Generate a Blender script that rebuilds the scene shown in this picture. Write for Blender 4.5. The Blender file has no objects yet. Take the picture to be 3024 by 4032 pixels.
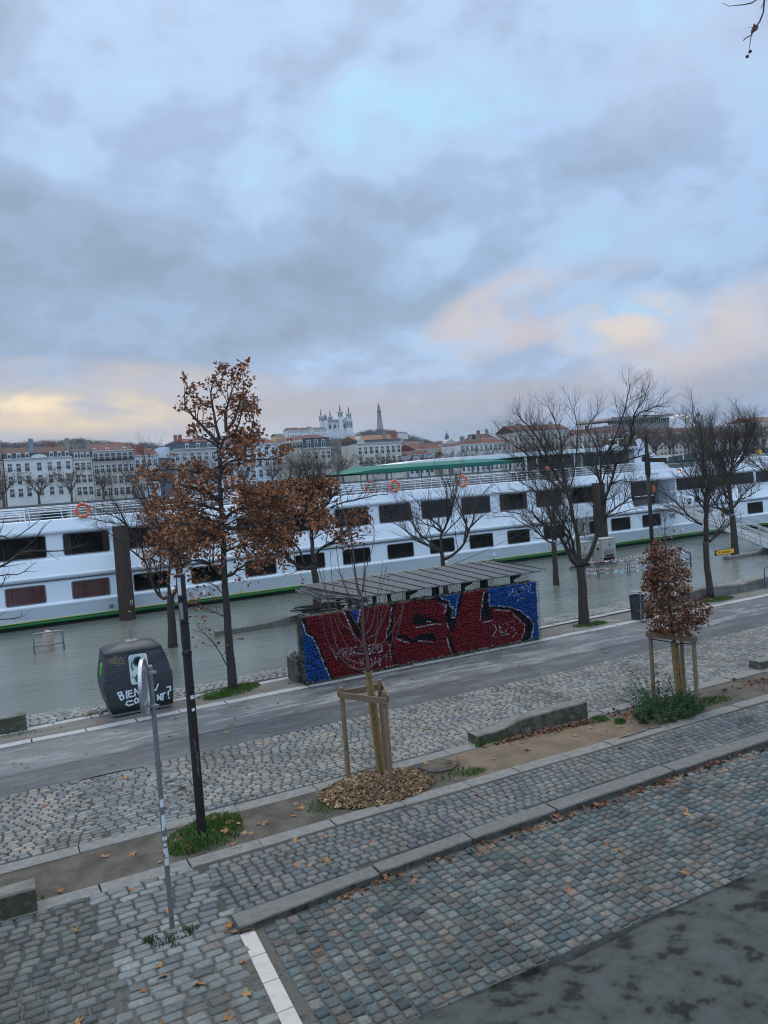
import bpy, bmesh, math, random
from mathutils import Vector, Matrix
V3 = Vector
R = math.radians
SC = bpy.context.scene
COL = SC.collection
random.seed(7)
U = random.uniform

# ---------------------------------------------------------------- materials
def _ramp(nt, cols, const=False):
    r = nt.nodes.new('ShaderNodeValToRGB')
    el = r.color_ramp.elements
    while len(el) < len(cols):
        el.new(0.5)
    for i, c in enumerate(cols):
        if len(c) == 4:
            el[i].position = c[3]
        else:
            el[i].position = i / max(1, len(cols) - 1) if not const else i / len(cols)
        el[i].color = (c[0], c[1], c[2], 1)
    if const:
        r.color_ramp.interpolation = 'CONSTANT'
    return r

def mat(name, cols, scale=4.0, detail=5, rough=0.75, bump=0.0, bscale=None, island=False, stretch=None,
        metal=0.0, spec=0.4, mixn=0.35, objrand=False, rvar=0.0, coat=0.0, big=0):
    m = bpy.data.materials.new(name); m.use_nodes = True
    nt = m.node_tree; L = nt.links; b = nt.nodes['Principled BSDF']
    b.inputs['Roughness'].default_value = rough
    b.inputs['Metallic'].default_value = metal
    b.inputs['Specular IOR Level'].default_value = spec
    b.inputs['Coat Weight'].default_value = coat
    tc = nt.nodes.new('ShaderNodeTexCoord')
    vec = tc.outputs['Object']
    if stretch:
        mp = nt.nodes.new('ShaderNodeMapping'); mp.inputs['Scale'].default_value = stretch
        L.new(vec, mp.inputs['Vector']); vec = mp.outputs['Vector']
    n = nt.nodes.new('ShaderNodeTexNoise'); n.inputs['Scale'].default_value = scale
    n.inputs['Detail'].default_value = detail; n.inputs['Roughness'].default_value = 0.62
    L.new(vec, n.inputs['Vector'])
    fac = n.outputs['Fac']
    if len(cols) == 1:
        b.inputs['Base Color'].default_value = (*cols[0], 1)
    else:
        if island or objrand:
            if island:
                g = nt.nodes.new('ShaderNodeNewGeometry'); src = g.outputs['Random Per Island']
            else:
                g = nt.nodes.new('ShaderNodeObjectInfo'); src = g.outputs['Random']
            r = _ramp(nt, cols); L.new(src, r.inputs['Fac'])
            mx = nt.nodes.new('ShaderNodeMix'); mx.data_type = 'RGBA'; mx.blend_type = 'MULTIPLY'
            r2 = _ramp(nt, [(1 - mixn,) * 3, (1 + mixn * .6,) * 3]); r2.color_ramp.elements[0].position = .3; r2.color_ramp.elements[1].position = .7
            L.new(fac, r2.inputs['Fac'])
            mx.inputs['Factor'].default_value = 1
            L.new(r.outputs['Color'], mx.inputs['A']); L.new(r2.outputs['Color'], mx.inputs['B'])
            res = mx.outputs['Result']
            if big:
                nb = nt.nodes.new('ShaderNodeTexNoise'); nb.inputs['Scale'].default_value = big; nb.inputs['Detail'].default_value = 9; nb.inputs['Roughness'].default_value = .68
                L.new(tc.outputs['Object'], nb.inputs['Vector'])
                r3 = _ramp(nt, [(.62, .61, .58, .36), (1.0, 1.0, 1.0, .5), (1.22, 1.20, 1.16, .66)]); L.new(nb.outputs['Fac'], r3.inputs['Fac'])
                m3 = nt.nodes.new('ShaderNodeMix'); m3.data_type = 'RGBA'; m3.blend_type = 'MULTIPLY'; m3.inputs['Factor'].default_value = 1
                L.new(res, m3.inputs['A']); L.new(r3.outputs['Color'], m3.inputs['B']); res = m3.outputs['Result']
            L.new(res, b.inputs['Base Color'])
        else:
            mr = nt.nodes.new('ShaderNodeMapRange'); mr.inputs['From Min'].default_value = .3; mr.inputs['From Max'].default_value = .7
            L.new(fac, mr.inputs['Value'])
            r = _ramp(nt, cols); L.new(mr.outputs['Result'], r.inputs['Fac'])
            L.new(r.outputs['Color'], b.inputs['Base Color'])
    if rvar:
        mr2 = nt.nodes.new('ShaderNodeMapRange'); mr2.inputs['From Min'].default_value = .3; mr2.inputs['From Max'].default_value = .7
        mr2.inputs['To Min'].default_value = rough - rvar; mr2.inputs['To Max'].default_value = rough + rvar
        L.new(fac, mr2.inputs['Value']); L.new(mr2.outputs['Result'], b.inputs['Roughness'])
    if bump:
        n2 = nt.nodes.new('ShaderNodeTexNoise'); n2.inputs['Scale'].default_value = bscale or scale * 4
        n2.inputs['Detail'].default_value = 6
        L.new(vec, n2.inputs['Vector'])
        bp = nt.nodes.new('ShaderNodeBump'); bp.inputs['Strength'].default_value = bump; bp.inputs['Distance'].default_value = .02
        L.new(n2.outputs['Fac'], bp.inputs['Height']); L.new(bp.outputs['Normal'], b.inputs['Normal'])
    return m

def attr_mat(name, rough=.7, attr='paint'):
    m = mat(name, [(.2, .2, .2)], rough=rough, bump=.12, bscale=60, spec=.2)
    nt = m.node_tree; a = nt.nodes.new('ShaderNodeVertexColor'); a.layer_name = attr
    nt.links.new(a.outputs['Color'], nt.nodes['Principled BSDF'].inputs['Base Color'])
    return m

def emis(name, col, strength):
    m = bpy.data.materials.new(name); m.use_nodes = True
    b = m.node_tree.nodes['Principled BSDF']
    b.inputs['Base Color'].default_value = (*col, 1)
    b.inputs['Emission Color'].default_value = (*col, 1); b.inputs['Emission Strength'].default_value = strength
    return m

MT = {}
def mk(k, *a, **kw):
    MT[k] = mat(k, *a, **kw)

mk('sett_road', [(0.058, 0.078, 0.082), (0.095, 0.124, 0.128), (0.147, 0.163, 0.159), (0.152, 0.124, 0.103), (0.065, 0.092, 0.105), (0.194, 0.163, 0.137), (0.035, 0.044, 0.051), (0.105, 0.138, 0.147), (0.110, 0.092, 0.076), (0.073, 0.110, 0.120), (0.131, 0.142, 0.131), (0.178, 0.178, 0.166)], scale=26, rough=.52, bump=1.0, bscale=60, big=.9, island=True, rvar=.16, mixn=.5)
mk('sett_strip', [(0.101, 0.108, 0.108), (0.147, 0.144, 0.135), (0.081, 0.091, 0.101), (0.172, 0.157, 0.135), (0.127, 0.129, 0.123), (0.066, 0.077, 0.097), (0.152, 0.150, 0.144)], scale=22, rough=.62, bump=.5, bscale=70, big=.9, island=True, rvar=.14)
mk('sett_path', [(0.174, 0.162, 0.146), (0.246, 0.230, 0.202), (0.129, 0.134, 0.134), (0.291, 0.241, 0.196), (0.202, 0.193, 0.179), (0.101, 0.118, 0.132), (0.235, 0.224, 0.207), (0.146, 0.125, 0.105)], scale=22, rough=.6, bump=.45, bscale=70, big=.9, island=True, rvar=.15)
mk('sett_light', [(0.151, 0.168, 0.170), (0.197, 0.206, 0.202), (0.109, 0.126, 0.134), (0.218, 0.218, 0.203), (0.084, 0.097, 0.102), (0.176, 0.186, 0.186), (0.134, 0.119, 0.108)], scale=22, rough=.58, bump=.35, bscale=80, big=.9, island=True, rvar=.15)
mk('sett_dark', [(0.076, 0.089, 0.085), (0.111, 0.121, 0.113), (0.056, 0.064, 0.064), (0.121, 0.109, 0.097), (0.091, 0.105, 0.105), (0.137, 0.134, 0.125)], scale=22, rough=.64, bump=.5, bscale=70, big=.9, island=True, rvar=.14)
mk('sett_shore', [(.18, .18, .17), (.25, .245, .235), (.12, .125, .125), (.29, .28, .265), (.16, .16, .15)], scale=22, rough=.4, bump=.35, bscale=70, big=.9, island=True, rvar=.15)
mk('mortar', [(0.040, 0.039, 0.034), (0.100, 0.094, 0.080), (0.024, 0.024, 0.021)], scale=9, rough=.85, bump=.5, bscale=90)
mk('mortar_dark', [(.025, .025, .022), (.06, .057, .05), (.03, .035, .022)], scale=7, rough=.85, bump=.5, bscale=90)
mk('granite', [(.07, .07, .064), (.150, .146, .136), (.11, .108, .10), (.135, .132, .123)], scale=7, detail=9, rough=.72, bump=.35, bscale=120)
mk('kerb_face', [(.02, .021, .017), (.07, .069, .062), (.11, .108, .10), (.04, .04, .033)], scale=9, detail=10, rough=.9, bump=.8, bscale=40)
mk('granite_pale', [(.10, .096, .087), (.205, .197, .182), (.15, .145, .134), (.18, .173, .16)], scale=5, detail=9, rough=.7, bump=.3, bscale=120)
mk('pale_edge', [(.26, .26, .255), (.37, .365, .36), (.32, .315, .31)], scale=4, detail=9, rough=.6, bump=.2, bscale=100)
mk('white_line', [(0.396, 0.354, 0.322), (0.469, 0.423, 0.386), (0.368, 0.331, 0.299)], scale=5, detail=8, rough=.7, bump=.15, bscale=60)
mk('concrete', [(0.077, 0.077, 0.061), (0.149, 0.144, 0.128), (0.203, 0.195, 0.178)], scale=3, detail=9, rough=.85, bump=.4, bscale=60)
mk('concrete_moss', [(.03, .036, .016), (.12, .115, .092), (.05, .055, .03), (.19, .18, .155)], scale=3.2, detail=10, rough=.88, bump=.5, bscale=45)
mk('bark', [(.020, .016, .013), (.055, .045, .037), (.034, .028, .023)], scale=14, detail=8, rough=.9, bump=.9, bscale=30, stretch=(1, 1, .22))
mk('bark_oak', [(.022, .018, .016), (.052, .044, .038), (.034, .029, .026)], scale=14, detail=8, rough=.9, bump=.9, bscale=30, stretch=(1, 1, .22))
mk('twig', [(.050, .038, .031), (.080, .062, .052)], scale=3, rough=.9)
mk('twig_far', [(.075, .06, .053), (.105, .085, .076)], scale=.4, rough=.95)
mk('twig_sapling', [(.07, .05, .043), (.11, .08, .07)], scale=8, rough=.8)
mk('leaf_oak', [(.32, .10, .028), (.22, .07, .024), (.42, .155, .05), (.10, .042, .024), (.31, .11, .038), (.20, .10, .06), (.24, .13, .08)], island=True, scale=6, rough=.75, mixn=.2)
mk('leaf_sap', [(.19, .068, .028), (.12, .046, .024), (.26, .105, .044), (.08, .034, .02), (.16, .07, .034), (.22, .12, .065)], island=True, scale=6, rough=.75, mixn=.2)
mk('leaf_far', [(.12, .065, .035), (.16, .085, .04), (.085, .05, .032)], island=True, scale=6, rough=.8, mixn=.2)
mk('leaf_fall', [(.30, .13, .055), (.20, .085, .04), (.38, .20, .06), (.14, .065, .04), (.33, .15, .08), (.24, .09, .035), (.42, .24, .07)], objrand=True, scale=25, rough=.7, mixn=.3)
mk('leaf_litter', [(.20, .09, .045), (.14, .065, .04), (.26, .12, .055), (.10, .05, .035)], island=True, scale=25, rough=.75, mixn=.25)
mk('grass', [(.06, .125, .02), (.085, .165, .026), (.045, .09, .018), (.11, .17, .04)], island=True, scale=8, rough=.7, mixn=.2)
mk('weed', [(.022, .06, .022), (.034, .085, .028), (.045, .10, .03), (.02, .05, .02)], island=True, scale=8, rough=.7, mixn=.2)
mk('chips', [(.20, .11, .05), (.33, .205, .105), (.10, .056, .03), (.44, .31, .18), (.045, .027, .018), (.20, .108, .052), (.11, .058, .032), (.05, .03, .02)], island=True, scale=30, rough=.8, mixn=.3)
mk('bed_soil', [(.05, .036, .024), (.11, .075, .045), (.07, .05, .032)], scale=18, rough=.95, bump=.8, bscale=70)
mk('wood', [(.13, .085, .05), (.23, .155, .095), (.17, .115, .072)], scale=9, detail=8, rough=.8, bump=.3, stretch=(1, 1, .15))
mk('wood_plank', [(.11, .068, .04), (.20, .13, .08), (.15, .095, .058)], scale=14, detail=8, rough=.8, bump=.3, stretch=(.2, 1, 1))
mk('reed', [(.27, .17, .065), (.37, .25, .105), (.16, .098, .045)], island=True, scale=20, rough=.7)
mk('strap', [(.015, .014, .014)], rough=.7)
mk('post_brown', [(.016, .013, .013), (.026, .021, .021)], scale=3, rough=.55, bump=.05, bscale=200)
mk('galv', [(.16, .185, .20), (.24, .265, .28), (.19, .21, .225)], scale=8, detail=6, rough=.5, metal=.55, spec=.5)
mk('alu', [(.42, .43, .44), (.52, .53, .54)], scale=5, rough=.38, metal=.7)
mk('steel_white', [(.72, .75, .78)], rough=.35)
mk('sticker', [(.62, .64, .66), (.75, .76, .78)], scale=3, rough=.5)
mk('bin_plastic', [(.026, .030, .036), (.036, .041, .048)], scale=2.5, rough=.5, bump=.12, bscale=140, spec=.45)
mk('bin_dark', [(.004, .004, .005)], rough=.6)
mk('bin_green', [(.012, .12, .085)], rough=.5)
mk('bin_lime', [(.13, .55, .05)], rough=.45)
mk('bin_label', [(.36, .42, .44), (.52, .57, .58), (.58, .62, .63)], scale=14, rough=.5)
mk('spray_white', [(.66, .72, .78)], rough=.6)
mk('spray_gold', [(.36, .27, .07)], rough=.5)
mk('roof_zinc', [(.055, .055, .06), (.085, .084, .092), (.068, .067, .074)], scale=2.2, rough=.5, bump=.08, bscale=40, metal=.15, rvar=.12)
mk('black_steel', [(.012, .011, .011), (.022, .018, .016)], scale=6, rough=.7)
mk('wire', [(.02, .022, .028)], rough=.6, metal=.4)
mk('rust_pile', [(.028, .017, .013), (.052, .032, .026), (.038, .024, .02)], scale=3, detail=9, rough=.7, bump=.3, bscale=20, stretch=(1, 1, .25))
mk('ship_white', [(.70, .76, .82), (.73, .79, .84)], scale=.6, rough=.3, spec=.5)
mk('ship_green', [(.004, .095, .016), (.008, .13, .024)], scale=.8, rough=.3)
mk('ship_black', [(.006, .008, .008)], rough=.4)
mk('ship_yellow', [(.62, .55, .12)], rough=.4)
mk('ship_seal', [(.16, .175, .19)], rough=.4)
mk('ship_glass', [(.006, .007, .008), (.012, .013, .014)], scale=.5, rough=.06, spec=.35)
mk('ship_deck', [(.16, .17, .18), (.21, .22, .225)], scale=2, rough=.8)
mk('ship_beige', [(.24, .235, .22), (.30, .29, .275)], scale=1.3, rough=.6)
mk('ship_tint', [(.006, .032, .03), (.012, .05, .046)], scale=.8, rough=.1)
mk('door_red', [(.055, .018, .014)], rough=.5)
mk('curtain', [(.05, .018, .016), (.17, .082, .075), (.085, .03, .026), (.21, .115, .105)], scale=2.2, detail=4, rough=.8, stretch=(6, 1, .12))
mk('awning_green', [(.005, .10, .072), (.009, .145, .105)], scale=.7, rough=.7)
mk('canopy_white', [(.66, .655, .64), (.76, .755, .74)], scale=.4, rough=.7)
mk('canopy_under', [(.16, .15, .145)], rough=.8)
mk('buoy_orange', [(.78, .10, .035), (.85, .15, .06)], scale=4, rough=.5)
mk('cab_grey', [(.30, .30, .285), (.37, .365, .35)], scale=3, rough=.55)
mk('cab_dark', [(.02, .018, .017), (.05, .045, .04)], scale=12, rough=.6)
mk('red_paint', [(.50, .05, .03)], rough=.5)
mk('barrier_blue', [(.016, .045, .15), (.03, .065, .19)], scale=6, rough=.5)
mk('barrier_white', [(.66, .68, .70)], rough=.5)
mk('panel_blue', [(.012, .02, .20)], rough=.5)
mk('sign_yellow', [(.80, .40, .025)], rough=.5)
mk('ink', [(.012, .012, .014)], rough=.6)
mk('board_back', [(.20, .175, .155), (.25, .22, .20)], scale=2, rough=.6)
mk('skin', [(.42, .25, .18)], rough=.6)
mk('jacket_orange', [(.72, .13, .015)], rough=.7)
mk('trousers', [(.012, .013, .016)], rough=.8)
mk('reflective', [(.45, .46, .45)], rough=.4)
mk('hair', [(.03, .02, .014)], rough=.8)
mk('lichen_stone', [(.006, .006, .005), (.008, .009, .007, .24), (.014, .018, .010, .30), (.040, .043, .037, .37), (.055, .058, .054, .6), (.068, .07, .067, 1.0)], scale=30, detail=10, rough=.9, bump=.5, bscale=50)
for k, c in dict(wall_white=(.62, .62, .60), wall_cream=(.50, .47, .40), wall_beige=(.46, .42, .35), wall_ivory=(.56, .53, .46), wall_grey=(.40, .39, .37), wall_ochre=(.40, .29, .17), wall_yellow=(.62, .45, .17), wall_blue=(.55, .60, .64), wall_rose=(.45, .34, .29)).items():
    mk(k, [tuple(x * .82 for x in c), c, tuple(min(1, x * 1.08) for x in c)], scale=.35, detail=9, rough=.85, bump=.1, bscale=6)
mk('stone_trim', [(.50, .49, .46), (.60, .58, .55)], scale=.8, rough=.8)
for k, c in dict(tile_red=(.105, .030, .022), tile_brown=(.072, .027, .022), tile_orange=(.19, .09, .052), slate=(.055, .07, .092), slate_dark=(.04, .04, .045)).items():
    mk(k, [tuple(x * .75 for x in c), c, tuple(x * 1.25 for x in c)], scale=1.1, detail=9, rough=.75, bump=.6, bscale=7, stretch=(2.5, 1, 1))
mk('brick', [(.24, .085, .055), (.30, .12, .08)], scale=1.5, rough=.85)
mk('chim_stone', [(.20, .18, .155), (.28, .26, .22)], scale=1.2, rough=.85)
mk('chim_blue', [(.19, .235, .30)], rough=.8)
mk('pane', [(.018, .022, .026), (.045, .05, .055)], scale=.8, rough=.12)
mk('shutter', [(.12, .12, .12), (.20, .19, .175)], scale=.4, rough=.7)
mk('iron', [(.02, .022, .026)], rough=.6)
mk('basilica', [(.52, .53, .54), (.64, .65, .66)], scale=.08, detail=8, rough=.8)
mk('copper', [(.05, .135, .115), (.08, .18, .155)], scale=.5, rough=.7)
mk('lattice', [(.10, .085, .10), (.14, .11, .125)], scale=.1, rough=.7)
mk('wheel_white', [(.75, .76, .78)], rough=.5)
mk('membrane', [(.62, .68, .74), (.70, .75, .80)], scale=.2, rough=.6)
mk('teal_glass', [(.02, .055, .055), (.035, .08, .078)], scale=.3, rough=.15)
mk('quay_stone', [(.13, .125, .12), (.20, .19, .18), (.16, .155, .15)], scale=.25, detail=9, rough=.9, bump=.3, bscale=2)
mk('street', [(.09, .09, .09), (.13, .13, .125)], scale=.1, rough=.9)
mk('hill', [(.035, .033, .03), (.06, .055, .048), (.045, .045, .045)], scale=.02, detail=9, rough=1)
mk('wood_far', [(.030, .028, .030), (.05, .043, .04), (.04, .036, .036), (.062, .047, .038), (.025, .032, .024)], island=True, scale=.05, rough=1, mixn=.15)
MT['lamp_glow'] = emis('lamp_glow', (1.0, .42, .05), 3.0)
MT['wheel_lamp'] = emis('wheel_lamp', (1.0, .75, .5), 2.5)
MT['green_lamp'] = emis('green_lamp', (.05, .9, .3), 1.5)

# ---------------------------------------------------------------- mesh builder
class MB:
    def __init__(s):
        s.v = []; s.f = []; s.m = []
    def add(s, vs, fs, mi=0):
        o = len(s.v); s.v.extend(vs)
        for f in fs:
            s.f.append(tuple(i + o for i in f)); s.m.append(mi)
        return s
    def box(s, x, y, z, sx, sy, sz, mi=0, rz=0, mtx=None):
        hx, hy, hz = sx / 2, sy / 2, sz / 2
        p = [(-hx, -hy, -hz), (hx, -hy, -hz), (hx, hy, -hz), (-hx, hy, -hz), (-hx, -hy, hz), (hx, -hy, hz), (hx, hy, hz), (-hx, hy, hz)]
        if mtx is not None:
            p = [tuple(mtx @ V3(a) + V3((x, y, z))) for a in p]
        elif rz:
            c, n = math.cos(rz), math.sin(rz)
            p = [(x + a * c - b * n, y + a * n + b * c, z + d) for a, b, d in p]
        else:
            p = [(x + a, y + b, z + d) for a, b, d in p]
        return s.add(p, [(0, 3, 2, 1), (4, 5, 6, 7), (0, 1, 5, 4), (1, 2, 6, 5), (2, 3, 7, 6), (3, 0, 4, 7)], mi)
    def bb(s, x0, x1, y0, y1, z0, z1, mi=0):
        return s.box((x0 + x1) / 2, (y0 + y1) / 2, (z0 + z1) / 2, abs(x1 - x0), abs(y1 - y0), abs(z1 - z0), mi)
    def tube(s, pts, rad, n=6, mi=0, cap=True):
        pts = [V3(p) for p in pts]; k = len(pts)
        if not isinstance(rad, (list, tuple)):
            rad = [rad] * k
        o = len(s.v); u = None
        for i in range(k):
            t = (pts[min(i + 1, k - 1)] - pts[max(i - 1, 0)])
            if t.length < 1e-9: t = V3((0, 0, 1))
            t.normalize()
            if u is None:
                u = t.cross(V3((.31, .83, .11)) if abs(t.z) > .6 else V3((.05, .1, 1)))
            else:
                u = u - t * u.dot(t)
            if u.length < 1e-6: u = t.orthogonal()
            u.normalize(); w = t.cross(u)
            for j in range(n):
                a = 6.28318 * j / n
                s.v.append(tuple(pts[i] + (u * math.cos(a) + w * math.sin(a)) * rad[i]))
        for i in range(k - 1):
            for j in range(n):
                a = o + i * n + j; b = o + i * n + (j + 1) % n
                s.f.append((a, b, b + n, a + n)); s.m.append(mi)
        if cap:
            s.f.append(tuple(o + j for j in reversed(range(n)))); s.m.append(mi)
            s.f.append(tuple(o + (k - 1) * n + j for j in range(n))); s.m.append(mi)
        return s
    def prism(s, poly, a0, a1, axis='z', mi=0):
        n = len(poly)
        f = {'z': lambda p, a: (p[0], p[1], a), 'x': lambda p, a: (a, p[0], p[1]), 'y': lambda p, a: (p[0], a, p[1])}[axis]
        vs = [f(p, a0) for p in poly] + [f(p, a1) for p in poly]
        fs = [tuple(range(n))[::-1], tuple(range(n, 2 * n))] + [(i, (i + 1) % n, n + (i + 1) % n, n + i) for i in range(n)]
        return s.add(vs, fs, mi)
    def lathe(s, prof, n=24, c=(0, 0, 0), mi=0, cap=True):
        o = len(s.v); k = len(prof)
        for r, z in prof:
            for j in range(n):
                a = 6.28318 * j / n
                s.v.append((c[0] + r * math.cos(a), c[1] + r * math.sin(a), c[2] + z))
        for i in range(k - 1):
            for j in range(n):
                a = o + i * n + j; b = o + i * n + (j + 1) % n
                s.f.append((a, b, b + n, a + n)); s.m.append(mi)
        if cap:
            s.f.append(tuple(o + j for j in reversed(range(n)))); s.m.append(mi)
            s.f.append(tuple(o + (k - 1) * n + j for j in range(n))); s.m.append(mi)
        return s
    def build(s, name, mats, parent=None, smooth=False, bevel=0, loc=None):
        me = bpy.data.meshes.new(name)
        me.from_pydata(s.v, [], s.f); me.validate(); me.update()
        if isinstance(mats, str): mats = [mats]
        for k in mats: me.materials.append(MT[k])
        if len(mats) > 1 and len(me.polygons) == len(s.m):
            me.polygons.foreach_set('material_index', s.m)
        if smooth:
            me.polygons.foreach_set('use_smooth', [True] * len(me.polygons))
        o = bpy.data.objects.new(name, me); COL.objects.link(o)
        if parent is not None: o.parent = parent
        if loc is not None: o.location = loc
        if bevel:
            b = o.modifiers.new('bevel', 'BEVEL'); b.width = bevel; b.segments = 2; b.limit_method = 'ANGLE'
        return o

def fixn(o):
    bm = bmesh.new(); bm.from_mesh(o.data); bmesh.ops.recalc_face_normals(bm, faces=bm.faces); bm.to_mesh(o.data); bm.free()
    return o
def tag(o, label=None, cat=None, group=None, kind=None):
    if label: o['label'] = label
    if cat: o['category'] = cat
    if group: o['group'] = group
    if kind: o['kind'] = kind
    return o
def thing(name, loc, label, cat, group=None, rz=0):
    o = bpy.data.objects.new(name, None); COL.objects.link(o)
    o.location = loc; o.rotation_euler = (0, 0, rz); o.empty_display_size = .2
    return tag(o, label, cat, group)
def kids(o):
    return [c for c in COL.objects if c.parent == o]
def dup(root, loc, rz=None, scale=None, label=None, group=None, tree=None):
    def cp(o, par):
        c = o.copy(); COL.objects.link(c)
        if par is not None: c.parent = par
        for ch in tree.get(o.name, []): cp(ch, c)
        return c
    if tree is None:
        tree = {}
        for c in COL.objects:
            if c.parent is not None: tree.setdefault(c.parent.name, []).append(c)
    r = cp(root, None); r.location = loc
    if rz is not None: r.rotation_euler = (0, 0, rz)
    if scale is not None: r.scale = scale if isinstance(scale, tuple) else (scale,) * 3
    if label: r['label'] = label
    if group: r['group'] = group
    return r
def stroke_mb(mb, pts, w, y, z_off=0, mi=0, depth=.004):
    """a flat painted stroke in the x,z plane at depth y (facing -y)"""
    for (a, b) in zip(pts[:-1], pts[1:]):
        ax, az = a; bx, bz = b; dx, dz = bx - ax, bz - az; l = math.hypot(dx, dz) or 1e-6
        dx, dz = dx / l, dz / l; nx, nz = -dz * w / 2, dx * w / 2
        ax -= dx * w * .35; az -= dz * w * .35; bx += dx * w * .35; bz += dz * w * .35
        ya = y(ax, az) if callable(y) else y; yb = y(bx, bz) if callable(y) else y
        mb.add([(ax + nx, ya, az + nz), (ax - nx, ya, az - nz), (bx - nx, yb, bz - nz), (bx + nx, yb, bz + nz)], [(0, 1, 2, 3)], mi)
# ---------------------------------------------------------------- camera (measured from the picture's vanishing points)
yaw, pitch, roll = R(62.964), R(-2.472), R(4.149)
fwd = V3((math.cos(yaw) * math.cos(pitch), math.sin(yaw) * math.cos(pitch), math.sin(pitch)))
r0 = V3((math.sin(yaw), -math.cos(yaw), 0)); u0 = r0.cross(fwd)
rgt = r0 * math.cos(roll) - u0 * math.sin(roll); upv = r0 * math.sin(roll) + u0 * math.cos(roll)
cd = bpy.data.cameras.new('camera'); cam = bpy.data.objects.new('camera', cd); COL.objects.link(cam)
cam.matrix_world = Matrix(((rgt.x, upv.x, -fwd.x, 0), (rgt.y, upv.y, -fwd.y, 0), (rgt.z, upv.z, -fwd.z, 5.5), (0, 0, 0, 1)))
cd.sensor_fit = 'HORIZONTAL'; cd.sensor_width = 36; cd.lens = 3100 / 3024 * 36
cd.clip_start = .05; cd.clip_end = 8000
cd.dof.use_dof = True; cd.dof.focus_distance = 22; cd.dof.aperture_fstop = 15.0
SC.camera = cam
RH = V3((math.sin(yaw), -math.cos(yaw), 0)); FH = V3((math.cos(yaw), math.sin(yaw), 0))

# ---------------------------------------------------------------- sky, sun
SC.view_settings.view_transform = 'Standard'; SC.view_settings.look = 'None'
SC.view_settings.exposure = 0.0; SC.view_settings.gamma = 1
W = bpy.data.worlds.new('World'); SC.world = W; W.use_nodes = True
nt = W.node_tree; L = nt.links; bg = nt.nodes['Background']; bg.inputs['Strength'].default_value = 0.1
def N(t, **k):
    n = nt.nodes.new(t)
    for a, b in k.items(): setattr(n, a, b)
    return n
def mathn(op, a, b=None, c=None):
    n = N('ShaderNodeMath', operation=op)
    for i, x in enumerate((a, b, c)):
        if x is None: continue
        if isinstance(x, (int, float)): n.inputs[i].default_value = x
        else: L.new(x, n.inputs[i])
    return n.outputs[0]
def maprange(x, a, b, c=0., d=1., smooth=True):
    n = N('ShaderNodeMapRange', interpolation_type='SMOOTHSTEP' if smooth else 'LINEAR')
    for k, v in zip(('From Min', 'From Max', 'To Min', 'To Max'), (a, b, c, d)): n.inputs[k].default_value = v
    L.new(x, n.inputs['Value']); return n.outputs['Result']
def mixc(f, a, b, mode='MIX'):
    n = N('ShaderNodeMix', data_type='RGBA', blend_type=mode)
    if isinstance(f, (int, float)): n.inputs['Factor'].default_value = f
    else: L.new(f, n.inputs['Factor'])
    for k, x in (('A', a), ('B', b)):
        if isinstance(x, tuple): n.inputs[k].default_value = (*x, 1)
        else: L.new(x, n.inputs[k])
    return n.outputs['Result']
SKY_D = (((.50, .83, .25), .05, .10, -.22, -.9), ((.58, .78, .22), .16, .03, -.18, .3), ((.33, .90, .30), .1, .05, -.12, .2), ((.10, .96, .27), .42, .11, .16, 0), ((.42, .88, .22), .34, .07, .10, .05), ((.25, .95, .16), .35, .035, .12, 0), ((.70, .62, .33), .12, .05, .1, .3),
         ((.61, .66, .45), .26, .09, -.26, .25), ((.43, .81, .40), .10, .08, -.32, -.5), ((.13, .875, .45), .09, .15, -.2, -.6), ((.60, .76, .27), .13, .06, -.16, .3), ((.47, .86, .165), .24, .03, -.20, .05), ((.04, .90, .42), .1, .1, .12, 0))
SKY_C = (((.12, .98, .10), .5, .06, .75, -.03, 0, (.56, .51, .51)), ((.07, .99, .108), .24, .034, .95, -.06, 1, (.98, .76, .50)), ((.02, .99, .116), .16, .014, .9, -.03, 1, (1.15, .95, .62)), ((.13, .975, .14), .26, .03, .6, -.05, 1, (.70, .60, .55)),
         ((.572, .794, .195), .12, .042, .62, .35, 2, (.84, .70, .63)), ((.69, .704, .163), .10, .042, .85, .1, 1, (.93, .74, .58)), ((.60, .78, .160), .16, .022, .7, .25, 1, (.70, .60, .60)), ((.76, .64, .125), .18, .045, .65, .15, 1, (.74, .63, .60)),
         ((.79, .595, .165), .1, .04, .55, .2, 1, (.78, .67, .63)), ((.66, .74, .082), .35, .03, .5, 0, 1, (.50, .45, .50)), ((.49, .87, .10), .3, .022, .5, 0, 1, (.47, .44, .49)), ((.72, .55, .42), .2, .1, .35, .3, 1, (.60, .64, .82)), ((.66, .70, .24), .16, .05, .45, .3, 1, (.60, .60, .70)))
tc = N('ShaderNodeTexCoord'); sep = N('ShaderNodeSeparateXYZ'); L.new(tc.outputs['Generated'], sep.inputs[0])
dx, dy, dz = sep.outputs
def ramp_z(x, cols):
    r = N('ShaderNodeValToRGB'); el = r.color_ramp.elements; r.color_ramp.interpolation = 'EASE'
    while len(el) < len(cols): el.new(.5)
    for e, (p, c) in zip(el, cols): e.position = p; e.color = (*c, 1)
    L.new(x, r.inputs[0]); return r.outputs[0]
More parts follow.
